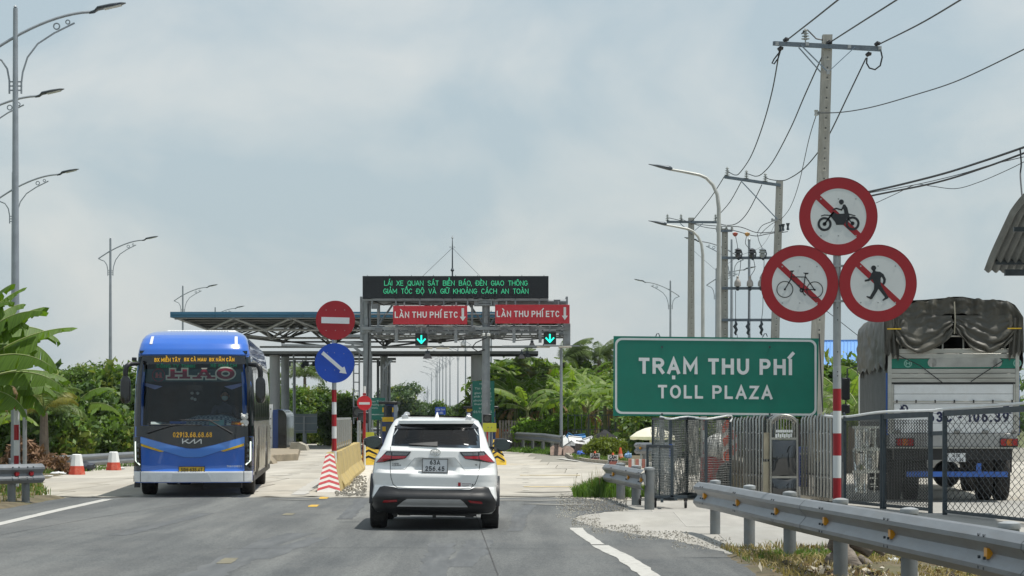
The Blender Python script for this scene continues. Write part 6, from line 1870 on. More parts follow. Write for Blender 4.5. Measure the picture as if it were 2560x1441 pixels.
# green notices
gno = M('notice_green',(.006,.13,.10),.6,0,.05)
pw = M('notice_print',(.4,.5,.48),.6)
def notice(x0,x1,y0,y1,Y,lb,lines):
 a = P((x0 + x1) / 2,y1,Y); k = F / Y; t_ = thing('green_notice',lb,'sign',(a.x,Y,0))
 z0 = a.z; h_ = (y1 - y0) / k; w_ = (x1 - x0) / k
 MB().box((0,0,z0 + h_ / 2),(w_,.05,h_)).build('panel',gno,t_)
 for s_,cx,by,cap,wd in lines:
  text(s_,pw,t_,(cx - (x0 + x1) / 2) / k,-.028,z0 + (y1 - by) / k,cap / k,wd / k,.01)
 q = MB()
 for s_ in (-1,1): q.bar((s_ * w_ * .4,.06,0),(s_ * w_ * .4,.06,z0 + h_),.06)
 q.build('post',galv,t_); return t_
nb = notice(1181,1236,953,1056,97.5,'tall green Vietnamese notice half hidden behind the right gantry column',
 [('VETC',1206,962,4,16),('Tài khoản',1207,974,5,40),('giao thông',1207,985,5,42),('phải kết nối',1207,994,5,44),('phương tiện',1207,1004,5,46),('thanh toán',1206,1013,5,42),('trước',1208,1023,5,22),('01/10/2025',1207,1033,6,46)])
nb2 = notice(928,963,995,1050,104,'green notice board behind the small no-entry disc',[('giao Thông',944,1006,5,34),('phương tiện',944,1014,5,36),('trước',937,1022,4,16),('vetc.com',937,1037,2.5,20)])
MB().box((.3,-.03,P(0,1045,104).z),(.3,.01,.06)).build('white_strip',pw,nb2); MB().box((0,-.03,P(0,1037.5,104).z),(.6,.01,.02)).build('white_strip',pw,nb2)
# boom barrier right of booth
bo = thing('boom_gate','white and red boom barrier pole left of the vine covered fence','boom gate',tuple(G(1245,1124)))
q = MB(); q.box((0,0,.5),(.35,.35,1.0)); q.build('cabinet',M('orange_cabinet',(.5,.2,.03),.5),bo,bevel=.03)
for i in range(10):
 a = .2 + i * .36; MB().bar((a,-.2,.92 - i * .008),(a + .36,-.2,.912 - i * .008),.05,.09).build('boom_segment',whites if i % 2 else redp,bo)
# blue far sign and round signs
def board(x0,x1,y0,y1,Y,lb,mat,name='road_sign',cat='sign',post=galv,postx=(0,),label_text=None,tm=whites):
 a = P((x0 + x1) / 2,y1,Y); k = F / Y; t_ = thing(name,lb,cat,(a.x,Y,0)); h_ = (y1 - y0) / k; w_ = (x1 - x0) / k
 MB().box((0,0,a.z + h_ / 2),(w_,.06,h_)).build('panel',mat,t_)
 for p_ in postx: MB().tube([(p_ * w_,.08,0),(p_ * w_,.08,a.z + h_)],.05,10).build('post',post,t_)
 for (s_,by,cap,wd) in (label_text or []): text(s_,tm,t_,0,-.035,a.z + (y1 - by) / k,cap / k,wd / k,.03)
 return t_
board(1088,1114,1018,1037,230,'small blue direction sign far down the road above the car roof',bluep,label_text=[('CẦN THƠ',1027,5,22),('SA ĐÉC',1035,5,14)],postx=(-.4,.4))
a = P(984,1023,140); t_ = thing('round_sign','pale round road sign seen from behind left of the far road','traffic sign',(a.x,140,0))
MB().disc(0,a.z,12 / (F / 140),0,.03,36).build('plate',M('sign_back',(.42,.46,.48),.5,.1),t_); MB().tube([(0,-.04,0),(0,-.04,a.z + .2)],.045,10).build('post',galv,t_)
# billboard seen from behind (left) and small one
bb_ = board(716,793,1035,1083,115,'grey billboard seen from behind to the right of the navy toll booth',M('board_back',(.22,.26,.28),.6,.2,.08,1),'billboard','billboard',galv,(-.42,.12))
ab = P(716,1083,115)
q = MB()
for i in range(3): q.bar((-.78,.0 - .06,ab.z + .12 + i * .38),(.78,-.06,ab.z + .12 + i * .38),.04)
q.bar((.1,-.1,0),(.13,-.1,ab.z + .9),.1); q.build('back_rail',galv,bb_)
board(712,734,1070,1087,112,'small grey sign back beside the thin lamp pole',M('board_back2',(.2,.23,.25),.6),postx=(0,))
board(800,820,1071,1085,120,'small dark sign on a black and white post before the left guardrail',M('board_dark',(.1,.12,.13),.6),postx=(0,))
q = MB(); t_ = thing('low_barrier','black and white striped bar in the grass behind the median','barrier',tuple(G(800,1115)))
for i in range(10): MB().box((-1.0 + i * .2,0,1.0),(.2,.05,.12)).build('bar_segment',blacks if i % 2 else whites,t_)
MB().tube([(-.9,.05,0),(-.9,.05,1.0)],.03,8).build('post',galv,t_); MB().tube([(.9,.05,0),(.9,.05,1.0)],.03,8).build('post',galv,t_)
# far sheds
for (x0,x1,y0,y1,Y,lb,col) in ((838,902,995,1050,210,'long grey shed roof behind the bushes left of the gantry',(.3,.34,.35)),):
 k = F / Y; a = P((x0 + x1) / 2,y0,Y); t_ = thing('shed',lb,'building',(a.x,Y,0)); w_ = (x1 - x0) / k
 MB().box((0,3,(a.z - .9) / 2),(w_,6,a.z - .9)).build('wall',M('shed_wall',(.3,.32,.32),.8,0,.1,.4),t_)
 for i in range(12): MB().box((-w_ / 2 + (i + .5) * w_ / 12,2.8,a.z - .5),(w_ / 12 - .02,7.5,.06),rx=.14).build('roof_sheet',M('shed_roof',col,.5,.2,.08),t_)
 for i in range(4): MB().box((-w_ / 2 + (i + .5) * w_ / 4,-.02,1.6),(1.1,.06,.8)).build('window',darkglass,t_)
# ================================================================== GREEN SIGN
GSY = 47.0; g6 = F / GSY
gsn = thing('toll_plaza_sign','large green sign reading TRAM THU PHI and TOLL PLAZA in white','sign',(gx(1790,GSY),GSY,0))
zz6 = lambda py: H - (py - HY) / g6
X6 = lambda px: (px - 1790) / g6
q = MB(); q.prism([(X6(1533),zz6(1040.5)),(X6(2043),zz6(1042)),(X6(2047),zz6(846.5)),(X6(1534),zz6(840.5))],0,.03)
pn = q.build('panel',greens,gsn,smooth=0)
def rounded(x0,x1,y0,y1,r):
 pts = []
 for cx,cy,a0 in ((x0 + r,y0 + r,180),(x1 - r,y0 + r,270),(x1 - r,y1 - r,0),(x0 + r,y1 - r,90)):
  for k in range(8):
   an = R(a0 + 90 * k / 7); pts.append((cx + r * math.cos(an),cy + r * math.sin(an)))
 return pts
def tilt(x,y): return (X6(x),zz6(y + (x - 1790) * .0098))
# y is measured downwards, so flip for the corner arcs
def rp(o): return [tilt(p[0],-p[1]) for p in rounded(1537.5 + o,2041.5 - o,-1037.5 + o,-847.5 - o,17 - o * .6)]
A_,B_ = rp(0),rp(5.2)
q = MB(); n = len(A_)
vs = [(p[0],-.004,p[1]) for p in A_] + [(p[0],-.004,p[1]) for p in B_] + [(p[0],.0,p[1]) for p in A_] + [(p[0],.0,p[1]) for p in B_]
fs = []
for i in range(n):
 j = (i + 1) % n; fs += [(i,j,n + j,n + i),(i,2 * n + i,2 * n + j,j),(n + i,n + j,3 * n + j,3 * n + i)]
q.add(vs,fs); q.build('white_border',whites,pn,smooth=0)
sign_text('TRẠM THU PHÍ',signw,pn,X6(1788.5),-.004,zz6(936.5),40 / g6,384 / g6,.205,.15,.42,slant=-.0098)
sign_text('TOLL PLAZA',signw,pn,X6(1788),-.004,zz6(997.5),33.5 / g6,287 / g6,.185,.17,.42,slant=-.0098)
for px in (1655,1924):
 MB().box((X6(px),.1,zz6(1085)),(.09,.12,(1290 - 835) / g6)) if False else None
 MB().bar((X6(px),.1,0),(X6(px),.1,zz6(850)),.1).build('post',galv,gsn)
 q = MB(); q.tube([(X6(px) - .05 - .08,.05,zz6(842)),(X6(px) - .11,.05,zz6(835)),(X6(px) - .07,.05,zz6(834)),(X6(px) - .04,.05,zz6(842))],.01,6); q.build('lifting_eye',darkst,gsn)
 for py in (868,1036):
  q = MB(); q.disc(X6(px),zz6(py),.022,-.02,0,10); q.build('bolt',darkst,gsn)
for py in (870,960,1025): MB().box((X6(1790),.05,zz6(py)),(500 / g6,.04,.06)).build('stiffener',galv,gsn)
# ================================================================== STREET LAMPS (double arm)
lampm = M('lamp_steel',(.30,.33,.36),.5,.3,.08,3)
lhm = M('lamp_head',(.07,.085,.10),.4,.4,.1,5)
LH = 11.15
def lamp_meshes(seg=10):
 d = {}
 q = MB(); q.tube([(0,0,-.05),(0,0,LH * .5),(0,0,LH)],[.115,.085,.055],seg); q.lathe([(.004,LH),(.05,LH + .03),(.004,LH + .08)],n=8); d['pole'] = q.build('pole',lampm,mesh_only=True)
 q = MB(); q.lathe([(.13,0),(.13,.5),(.12,.52)],n=seg); q.box((0,0,.02),(.5,.5,.04)); d['base'] = q.build('base',lampm,mesh_only=True)
 pts = []
 for i in range(13):
  t = i / 12; x = -.65 + 2.4 * t; pts.append((x,0,LH - 1.08 + 1.0 * (1 - (1 - t) ** 1.7)))
 q = MB(); q.tube(pts,.035,8); d['arm'] = q.build('arm',lampm,mesh_only=True)
 q = MB()
 q.tube([(.14,0,LH - 2.0),(.14,0,LH - 1.75),(.17,0,LH - 1.5),(.28,0,LH - 1.15),(.52,0,LH - .83),(.9,0,LH - .58),(1.38,0,LH - .34)],.022,6)
 q.tube([(-.14,0,LH - 2.0),(-.14,0,LH - 1.7),(-.19,0,LH - 1.42),(-.32,0,LH - 1.22),(-.57,0,LH - 1.12)],.022,6)
 for z in (1.92,1.82,1.72): q.bar((-.16,0,LH - z),(.16,0,LH - z),.03)
 q.ring(.96,LH - .42 + .0,.055,.085,-.012,.012,16); q.ring(1.22,LH - .32,.035,.06,-.012,.012,14); q.ring(-.6,LH - 1.08,.03,.05,-.012,.012,12)
 d['scroll_bracket'] = q.build('scroll_bracket',lampm,mesh_only=True)
 q = MB(); x0 = 1.72; z0 = LH - .10
 prof = [(0,.035,.03),(.12,.05,.045),(.2,.14,.05),(.5,.16,.045),(.75,.14,.03),(.85,.05,.01)]
 rows = [[(x0 + t,math.cos(a) * w,z0 + .27 * t * (1 - .25 * t) + math.sin(a) * h + .05 * (t > .15)) for a in [2 * math.pi * k / 12 for k in range(12)]] for t,w,h in prof]
 q.grid(rows,closed=True); q.add(rows[0],[tuple(range(12))]); q.add(rows[-1],[tuple(range(12))]); d['lamp_head'] = q.build('lamp_head',lhm,mesh_only=True,smooth=60)
 q = MB(); q.bar((x0 + .35,0,z0 + .27 * .35 * .9 + .0),(x0 + .75,0,z0 + .27 * .75 * .82 + .015),.2,.02); d['lens'] = q.build('lens',M('lamp_lens_pale',(.5,.52,.5),.3),mesh_only=True)
 return d
LM = lamp_meshes(14); LMf = LM
def lamp(px,Y,lb,mirror=False,parts=('base','pole','arm','scroll_bracket','lamp_head'),grp='double scroll street lamps along the road',dz=0,scale=1,rz=0):
 x = (px - 1280) / F * Y
 t_ = thing('street_lamp',lb,'street lamp',(x,Y,dz),(math.pi if mirror else 0) + rz,grp)
 if scale != 1: t_.scale = (scale,) * 3
 for p_ in parts:
  o = link(p_,LM[p_],t_)
  if p_ == 'lamp_head': link('lens',LM['lens'],o)
 return t_
def top2Y(py): return F * (LH - H) / (HY - py)
lamp(38.5,top2Y(21),'tall street lamp at the left edge rising above the banana plant, nearest of all',rz=.02)
lamp(-57,F * 9.6 / 812,'street lamp off the left edge, only its arm showing below the tallest lamp')
lamp(33,F * 9.6 / 613,'street lamp hidden behind the nearest pole with its arm showing halfway up the left side')
lamp(276,top2Y(597),'street lamp standing free between the banana plant and the coach')
lamp(457,top2Y(716),'street lamp whose top shows above the left end of the blue canopy')
lamp(538,top2Y(769),'street lamp whose tip just clears the canopy roof above the coach')
lamp(1676,top2Y(703),'street lamp with arm to the left standing above the green sign, leftmost there',True)
lamp(1829,top2Y(600),'street lamp with left arm standing behind the tall curved lamp pole',True)
lamp(1791,F * 9.5 / 367,'street lamp with right arm mostly hidden behind the tall curved lamp pole')
far = [(1228,200,0),(1164,262,1),(1145,300,1),(1125,326,1),(1115,344,1),(1107,356,1),(1099,372,1),(1093,388,1),(1090,430,1),(1079,480,1),
  (1070,640,1),(1066,700,1),(1062,760,1),(1059,830,1),(1069,560,1)]
names = ['street lamp right of the right gantry column','distant street lamp beside the right canopy pillar','distant street lamp, second one left of the right canopy pillar','distant street lamp, third one left of the right canopy pillar',
   'distant street lamp, fourth one left of the right canopy pillar','distant street lamp, fifth one left of the right canopy pillar','distant street lamp, sixth one left of the right canopy pillar','distant street lamp, seventh one left of the right canopy pillar',
   'distant street lamp, eighth one left of the right canopy pillar','distant street lamp above the car antenna']
for k,(px,Y,m_) in enumerate(far):
 lamp(px,Y,names[k] if k < 10 else 'tiny street lamp in the farthest cluster above the road',bool(m_),('pole','arm','scroll_bracket','lamp_head'),'street lamps down the road beyond the toll' if k < 10 else 'farthest cluster of tiny street lamps',-2 if Y > 500 else 0)
# curved single-arm lamps
for (px,Y,lb) in ((1797,57,'curved single-arm street lamp left of the tall utility poles, nearer and taller one'),(1757,73.5,'curved single-arm street lamp left of the tall utility poles, farther and lower one')):
 x = (px - 1280) / F * Y; t_ = thing('curved_street_lamp',lb,'street lamp',(x,Y,0),0,'curved street lamps on the right')
 pts = [(0,0,0),(0,0,4),(0,0,7.0)]; ctrl = [(-.04,7.35),(-.15,7.60),(-.32,7.78),(-.5,7.86),(-.9,7.94),(-1.24,8.0)]
 rr_ = [.075,.062,.052] + [.048,.045,.043,.040,.036,.032]
 MB().tube(pts + [(a,0,b) for a,b in ctrl],rr_,14).build('pole',M('curved_pole',(.38,.39,.37),.5,.3,.08,3),t_,smooth=60)
 q = MB(); rows = [[(-1.2 - t,math.cos(a) * w,8.0 + .19 * t + .02 + math.sin(a) * h) for a in [2 * math.pi * k / 12 for k in range(12)]] for t,w,h in ((0,.03,.03),(.05,.07,.06),(.12,.1,.06),(.35,.09,.04),(.5,.04,.02),(.62,.02,.01))]
 q.grid(rows,closed=True); q.add(rows[0],[tuple(range(12))]); q.add(rows[-1],[tuple(range(12))]); q.build('lamp_head',lhm,t_,smooth=60)
 MB().box((0,0,.02),(.35,.35,.04)).build('base',galv,t_)
# plain thin poles
for (px,pt,Y,r,lb) in ((1873,602,100,.07,'plain grey steel pole with ball top between the concrete poles'),(734,890,112,.05,'thin grey pole right of the twin canopy pillars'),(1403,872,96,.07,'thin grey lamp pole hanging below the right end of the gantry, reaching the hedge')):
 x = (px - 1280) / F * Y; z = H + (HY - pt) * Y / F; t_ = link('steel_pole',None,None,(x,Y,0),None,lb,'pole')
 MB().tube([(0,0,0),(0,0,z)],[r,r * .8],10).build('shaft',lampm,t_); q = MB(); ball(q,(0,0,z + .03),r); q.build('cap',galv,t_)
# ================================================================== UTILITY POLES
xarm = M('crossarm_steel',(.13,.16,.19),.5,.4,.12,5)
brace_m = M('brace_steel',(.2,.26,.33),.5,.4,.1,4)
porc = M('porcelain',(.35,.37,.36),.2,0,.1,20,coat=.5)
def insulator(root,p,h=.3,r=.075,flip=False):
 q = MB(); s_ = -1 if flip else 1
 prof = [(.02,-.08),(.02,0)]
 for i in range(4): prof += [(.035,h * i / 4),(r * (1 - .12 * i),h * (i + .3) / 4),(r * (1 - .12 * i),h * (i + .42) / 4),(.035,h * (i + .55) / 4)]
 prof += [(.03,h),(.004,h + .03)]
 q.lathe([(a,b * s_) for a,b in prof],p,12); return q.build('insulator',porc,root)
def upole(px,pt,Y,lb,px_low=None,py_low=1040,w=.24,holes=True):
 a = P(px,pt,Y); bx = P(px_low if px_low else px,py_low,Y)
 lean = (bx.x - a.x) / (a.z - bx.z); x0 = bx.x + lean * bx.z
 t_ = thing('utility_pole',lb,'utility pole',(x0,Y,0))
 hz = a.z; q = MB()
 rows = []
 for z in np.linspace(-.1,hz,12):
  k = 1 - .30 * z / hz; wx,wy = w * .62 * k,w * .5 * k; xo = -lean * z
  sec = [(-wx,-wy),(wx,-wy),(wx,-wy * .5),(wx * .92,-wy * .3),(wx * .92,wy * .3),(wx,wy * .5),(wx,wy),(-wx,wy),(-wx,wy * .5),(-wx * .92,wy * .3),(-wx * .92,-wy * .3),(-wx,-wy * .5)]
  rows.append([(xo + s_[0],s_[1],z) for s_ in sec])
 q.grid(rows,closed=True); q.add(rows[-1],[tuple(range(12))]); q.build('concrete_shaft',polem,t_,smooth=20)
 if holes:
  d = MB(); e = MB(); z = hz - .35
  while z > 3.5:
   k = 1 - .30 * z / hz; d.box((-lean * z + .02,-w * .5 * k - .002,z),(.03,.012,.035)); e.box((-lean * z + .02,-w * .5 * k - .0015,z - .055),(.085,.010,.02)); z -= .275
  d.build('bolt_hole',blacks,t_,smooth=0); e.build('mortar_patch',M('pale_mortar',(.5,.48,.42),.9),t_,smooth=0)
 return t_,lean
U1,l1 = upole(2068,88,60,'tall concrete utility pole with steel crossarm behind the triple round signs',2038,1040,.30)
k1 = F / 60; ux = U1.location.x
def q1(px,py,dy=0): return Vector(((px - 1280) / F * 60 - ux,dy,H - (py - HY) / k1))
q = MB(); q.bar(q1(1930,112,-.19),q1(2200,127,-.19),.06,.11); q.bar(q1(1937,106,.17),q1(2206,119,.17),.06,.11); q.build('crossarm',xarm,U1)
for (a,b,c_,d) in ((1999,116,2067,184),(2134,122,2067,184)):
 MB().bar(q1(a,b,-.22),q1(c_,d,-.22),.02,.09,Vector((0,1,0))).build('brace',brace_m,U1)
MB().bar(q1(1999,116,.2),q1(2056,180,.2),.02,.08,Vector((0,1,0))).build('brace',brace_m,U1)
q = MB()
for px,py in ((1940,113),(2015,114),(2120,121),(2196,124)): q.box(q1(px,py,-.25),(.09,.03,.09))
q.box(q1(2067,184,-.25),(.08,.04,.12)); q.build('bolt_plate',galv,U1)
insulator(U1,q1(2013,101,-.05),.3,.12)
q = MB(); q.box(q1(2042,284,-.05),(.14,.1,.1)); q.lathe([(.03,-.08),(.06,-.07),(.04,0),(.06,.07),(.03,.08)],q1(2039,284,-.12),10); q.build('spool_bracket',porc,U1)
for (px,py) in ((1965,102),(2073,109),(2193,112),(1951,124),(2171,138)):
 q = MB(); q.tube([q1(px - 7,py + 3,-.1),q1(px,py - 2,-.1),q1(px + 6,py - 1,-.1)],[.05,.065,.04],8); q.build('cable_clamp',blackp,U1)
q = MB(); q.tube([q1(1951,128,-.1),q1(1934,150,-.1),q1(1929,160,-.1),q1(1934,162,-.1),q1(1944,148,-.1),q1(1949,132,-.1)],.022,6); q.build('jumper_cable',blackp,U1); q = MB()
q.tube([q1(2166,146,-.1),q1(2165,160,-.1),q1(2172,172,-.1),q1(2186,176,-.1),q1(2199,166,-.1),q1(2204,145,-.1),q1(2199,122,-.1)],.022,6); q.build('jumper_cable',blackp,U1); q = MB()
q.tube([q1(2008,80,-.05),q1(2003,86,-.05),q1(2018,76,-.05),q1(2040,98,-.05),q1(2073,106,-.1)],.02,6)
q.build('jumper_cable',blackp,U1)
for dx,lb in ((-.30,None),):
 U1b,_ = upole(2044,850,61.5,'second concrete pole leaning against the tall utility pole behind the green sign',2040,1040,.3,False)
U2,l2 = upole(1949,453,98,'concrete pole carrying an offset crossarm to the left of the bicycle sign',1932,1040,.33)
U3,l3 = upole(1728,545,116,'concrete utility pole with symmetric crossarm behind the lower curved lamp',1727,1040,.34)
U4,l4 = upole(1812,572,98.6,'concrete pole forming the left leg of the transformer frame',1810,1040,.30)
def qY(U,Y): return lambda px,py,dy=0: Vector(((px - 1280) / F * Y - U.location.x,dy,H - (py - HY) * Y / F))
q2 = qY(U2,98)
MB().bar(q2(1810,444,-.2),q2(1950,465,-.2),.1,.13).build('crossarm',xarm,U2)
MB().bar(q2(1852,455,-.22),q2(1942,550,-.22),.03,.11,Vector((0,1,0))).build('brace',brace_m,U2)
for px,py in ((1817,441),(1865,449),(1912,456)): insulator(U2,q2(px,py,-.2),.38,.13)
q = MB(); q.box(q2(1935,552,-.1),(.25,.2,.08)); q.box(q2(1930,551,-.1),(.08,.1,.14)); q.build('spool_bracket',galv,U2)
for k,px in enumerate((1950,1957,1969)):
 q = MB(); q.lathe([(.03,-.15),(.07,-.12),(.04,0),(.07,.1),(.09,.16)],q2(px,572 - k * 2,-.1),8); q.bar(q2(px,580,-.1),q2(1940,584,-.1),.03); q.build('insulator',darkst,U2)
q3 = qY(U3,116)
MB().bar(q3(1666,556,-.2),q3(1792,557,-.2),.1,.12).build('crossarm',xarm,U3)
for a in (1700,1756): MB().bar(q3(a,560,-.2),q3(1728,585,-.2),.03,.1,Vector((0,1,0))).build('brace',brace_m,U3)
for px in (1668,1702,1788): insulator(U3,q3(px,553,-.2),.34,.12)
q4 = qY(U4,98.6)
for i,py in enumerate((646,722,801)):
 q = MB(); q.bar(q4(1803,py,-.2),q4(1948,py,-.2),.09,.12); q.build('crossbar',xarm,U4)
q = MB(); q.bar(q4(1790,579,-.15),q4(1830,578,-.15),.09,.1); q.build('crossarm',xarm,U4)
for px in (1792,1802,1815,1829): insulator(U4,q4(px,576,-.15),.2,.09)
grp = 'equipment hung on the transformer frame'
dn = ['left','middle','right']
for i,px in enumerate((1845,1880,1906)):
 a = P(px,640,98.2); t_ = thing('fuse_cutout',f'{"dark" if i < 2 else "grey"} ribbed fuse unit on the upper transformer crossbar, {dn[i]} one','insulator',tuple(a),0,grp)
 k = F / 98.2
 q = MB(); q.lathe([(.05,-.1),(.12,-.02),(.14,.05),(.08,.09),(.16,.13),(.16,.18),(.1,.22),(.17,.26),(.12,.3),(.04,.34)],n=14); q.build('ribbed_body',M('dark_porcelain',(.05,.05,.055),.3,coat=.4) if i < 2 else porc,t_)
 q = MB(); q.tube([(.12,0,.28),(.18,0,.1),(.14,0,-.1),(.02,0,-.16)],.03,6); ball(q,(.03,0,-.14),.06); q.build('fuse_tube',darkst,t_,smooth=60)
 if i < 2:
  q = MB(); b = P((1838,1868)[i],587,98.2) - a; q.lathe([(.05,-.08),(.11,.0),(.13,.06),(.03,.1)],b,10); q.build('coloured_cap',M('red_cap',(.4,.08,.05),.5) if i == 0 else M('orange_cap',(.55,.3,.1),.5),t_)
 a2 = P((1844,1875,1903)[i],716,98.2); t2 = thing('surge_arrester',f'pale bell shaped arrester on the middle transformer crossbar, {dn[i]} one','insulator',tuple(a2),0,grp)
 q = MB(); q.lathe([(.08,-.02),(.15,.0),(.15,.14),(.13,.22),(.07,.3),(.05,.36),(.06,.42),(.03,.46)],n=14); q.build('bell_body',M('beige_bell',(.33,.3,.27),.4,coat=.3),t2)
 MB().lathe([(.04,-.2),(.09,-.15),(.05,-.08),(.08,-.02)],n=10).build('lower_cap',darkst,t2)
 a3 = P((1839,1870,1903)[i],822,98.2); t3 = thing('hanging_fuse',f'dark knotted fuse link hanging from the lower transformer crossbar, {dn[i]} one','insulator',tuple(a3),0,grp)
 q = MB(); q.tube([(0,0,.33),(.03,0,.2),(-.04,0,.1),(.04,0,-.05),(-.02,0,-.2),(.02,0,-.3)],[.04,.07,.08,.07,.06,.02],8); q.build('fuse_link',darkst,t3,smooth=60)
# wires
wirem = M('cable_black',(.018,.022,.028),.6)
def bez(pts,n=14):
 """smooth curve through points"""
 V = [Vector(p) for p in pts]; out_ = []
 for i in range(len(V) - 1):
  p0 = V[max(0,i - 1)]; p1 = V[i]; p2 = V[i + 1]; p3 = V[min(len(V) - 1,i + 2)]
  for k in range(n):
   t = k / n
   out_.append(.5 * ((2 * p1) + (-p0 + p2) * t + (2 * p0 - 5 * p1 + 4 * p2 - p3) * t * t + (-p0 + 3 * p1 - 3 * p2 + p3) * t ** 3))
 out_.append(V[-1]); return out_
def wire(lb,pts,r=.014,cat='cable',grp='overhead cables',name='cable'):
 pp = bez([P(*p) for p in pts]); o0 = pp[0]
 me = MB().tube([p - o0 for p in pp],r,5).build(name,wirem,None,smooth=60)
 me.location = o0; return tag(me,lb,cat,grp)
wire('cable from the left end of the tall crossarm up to the top edge',[(1967,101,60),(2030,52,52),(2098,-2,46),(2200,-80,40)],.02)
wire('cable from the pole centre up to the top edge',[(2074,107,60),(2160,52,52),(2245,-2,46),(2330,-60,41)],.02)
wire('cable from the right end of the tall crossarm up to the top edge',[(2196,112,60),(2300,60,52),(2410,-5,45),(2500,-60,40)],.02)
wire('leftmost cable sagging from the tall crossarm to the offset crossarm',[(1948,130,60),(1930,230,68),(1905,320,76),(1877,392,84),(1850,432,92),(1838,438,95),(1826,433,97.5),(1817,428,98)],.02)
wire('middle cable sagging from the tall pole to the offset crossarm',[(2054,145,60),(2011,241,67),(1976,322,75),(1933,403,84),(1906,434,90),(1890,441,93),(1875,437,96),(1865,434,98)],.02)
wire('right cable sagging behind the tall pole to the offset crossarm',[(2165,146,60),(2120,240,62),(2073,337,65),(2043,384,70),(2006,425,78),(1970,448,86),(1950,452,90),(1925,449,95),(1913,443,98)],.02)
wire('thin neutral cable curving from the tall pole to the right edge',[(2041,283,60),(2105,281,58),(2181,268,55),(2280,240,52),(2400,200,48),(2580,114,42)],.014)
wire('thin cable dropping from the tall pole to the offset crossarm pole',[(2041,287,60),(2022,350,70),(1997,460,82),(1975,520,92),(1950,552,98)],.013)
wire('thick cable bundle rising to the right edge, upper one',[(2045,500,60),(2172,480,57),(2340,440,53),(2460,403,50),(2580,362,47)],.028)
wire('thick cable bundle rising to the right edge, lower one',[(2045,520,60),(2179,490,57),(2340,457,53),(2460,420,50),(2580,376,47)],.024)
wire('thin cable between the two thick bundles near the right edge',[(2172,483,57),(2290,462,54),(2400,436,51),(2480,412,49),(2580,388,47)],.01)
wire('loose drooping cable below the thick bundles near the right edge',[(2190,508,57),(2240,485,56),(2290,462,55),(2330,466,54),(2390,472,53),(2450,455,51),(2520,425,49),(2580,395,47)],.009)
wire('thin cable rising from the truck cover past the blue roof',[(2056,770,60),(2110,812,58),(2160,850,56),(2200,868,52)],.010)
wire('cable from the offset crossarm down to the symmetric crossarm, left one',[(1812,440,98),(1780,490,104),(1735,548,114),(1728,552,116)],.02)
wire('cable from the offset crossarm down to the symmetric crossarm, middle one',[(1853,455,98),(1825,505,104),(1795,540,112),(1788,548,116)],.02)
wire('cable from the offset crossarm down to the symmetric crossarm, right one',[(1905,462,98),(1870,530,99),(1840,560,99),(1805,562,99),(1795,548,100)],.02)
wire('upper crosswise cable between the transformer poles',[(1672,545,116),(1740,560,110),(1800,566,100),(1850,568,98.4),(1893,582,98.2),(1938,580,98)],.018)
wire('lower crosswise cable between the transformer poles',[(1702,548,116),(1760,568,108),(1830,576,99),(1885,590,98.4),(1915,586,98.2),(1940,582,98)],.018)
wire('looping jumper left of the offset pole',[(1893,583,98),(1905,565,98),(1925,556,98),(1937,552,98)],.015)
wire('second looping jumper left of the offset pole',[(1900,587,98),(1915,572,98),(1930,560,98),(1938,556,98)],.013)
for i,(pts) in enumerate(([(1839,592,98.2),(1843,612,98.2),(1845,630,98.2)],[(1866,592,98.2),(1864,610,98.2),(1876,625,98.2),(1880,632,98.2)],[(1893,585,98.2),(1898,605,98.2),(1906,622,98.2),(1912,640,98.2)])):
 wire(f'short lead dropping to the {dn[i]} fuse unit of the transformer frame',pts,.014,'cable','leads on the transformer frame')
for i,(pts) in enumerate(([(1852,650,98.2),(1850,675,98.2),(1843,700,98.2)],[(1884,650,98.2),(1887,672,98.2),(1877,690,98.2),(1874,702,98.2)],[(1910,650,98.2),(1909,675,98.2),(1900,695,98.2),(1903,702,98.2)])):
 wire(f'black lead from the {dn[i]} fuse unit down to its arrester',pts,.014,'cable','leads on the transformer frame')
for i,(pts) in enumerate(([(1839,727,98.2),(1839,770,98.2),(1839,806,98.2)],[(1873,727,98.2),(1872,770,98.2),(1870,806,98.2)],[(1907,727,98.2),(1907,770,98.2),(1903,806,98.2)])):
 wire(f'long black lead below the {dn[i]} arrester',pts,.014,'cable','leads on the transformer frame')
for i,(pts) in enumerate(([(1841,835,98.2),(1844,850,98.2),(1850,960,98)],[(1871,835,98.2),(1876,850,98.2),(1880,960,98)],[(1905,835,98.2),(1906,850,98.2),(1908,960,98)])):
 wire(f'lead hanging below the {dn[i]} knotted fuse link',pts,.012,'cable','leads on the transformer frame')
wire('slack stay wire crossing behind the offset pole',[(1938,560,98),(1905,615,96),(1850,640,94),(1812,665,92)],.008)
wire('cable along the tall concrete pole beside the green sign',[(2048,835,59.6),(2053,950,59.6),(2057,1030,59.6)],.02)
wire('thin cable dropping to the left of the transformer frame',[(1735,628,116),(1762,652,112),(1795,680,104),(1808,690,99)],.008)
# pole fragment hanging at the right edge
wire('vertical drop cable at the right edge above the corrugated roof',[(2550,370,47),(2553,410,47),(2551,440,47),(2556,500,46)],.018)
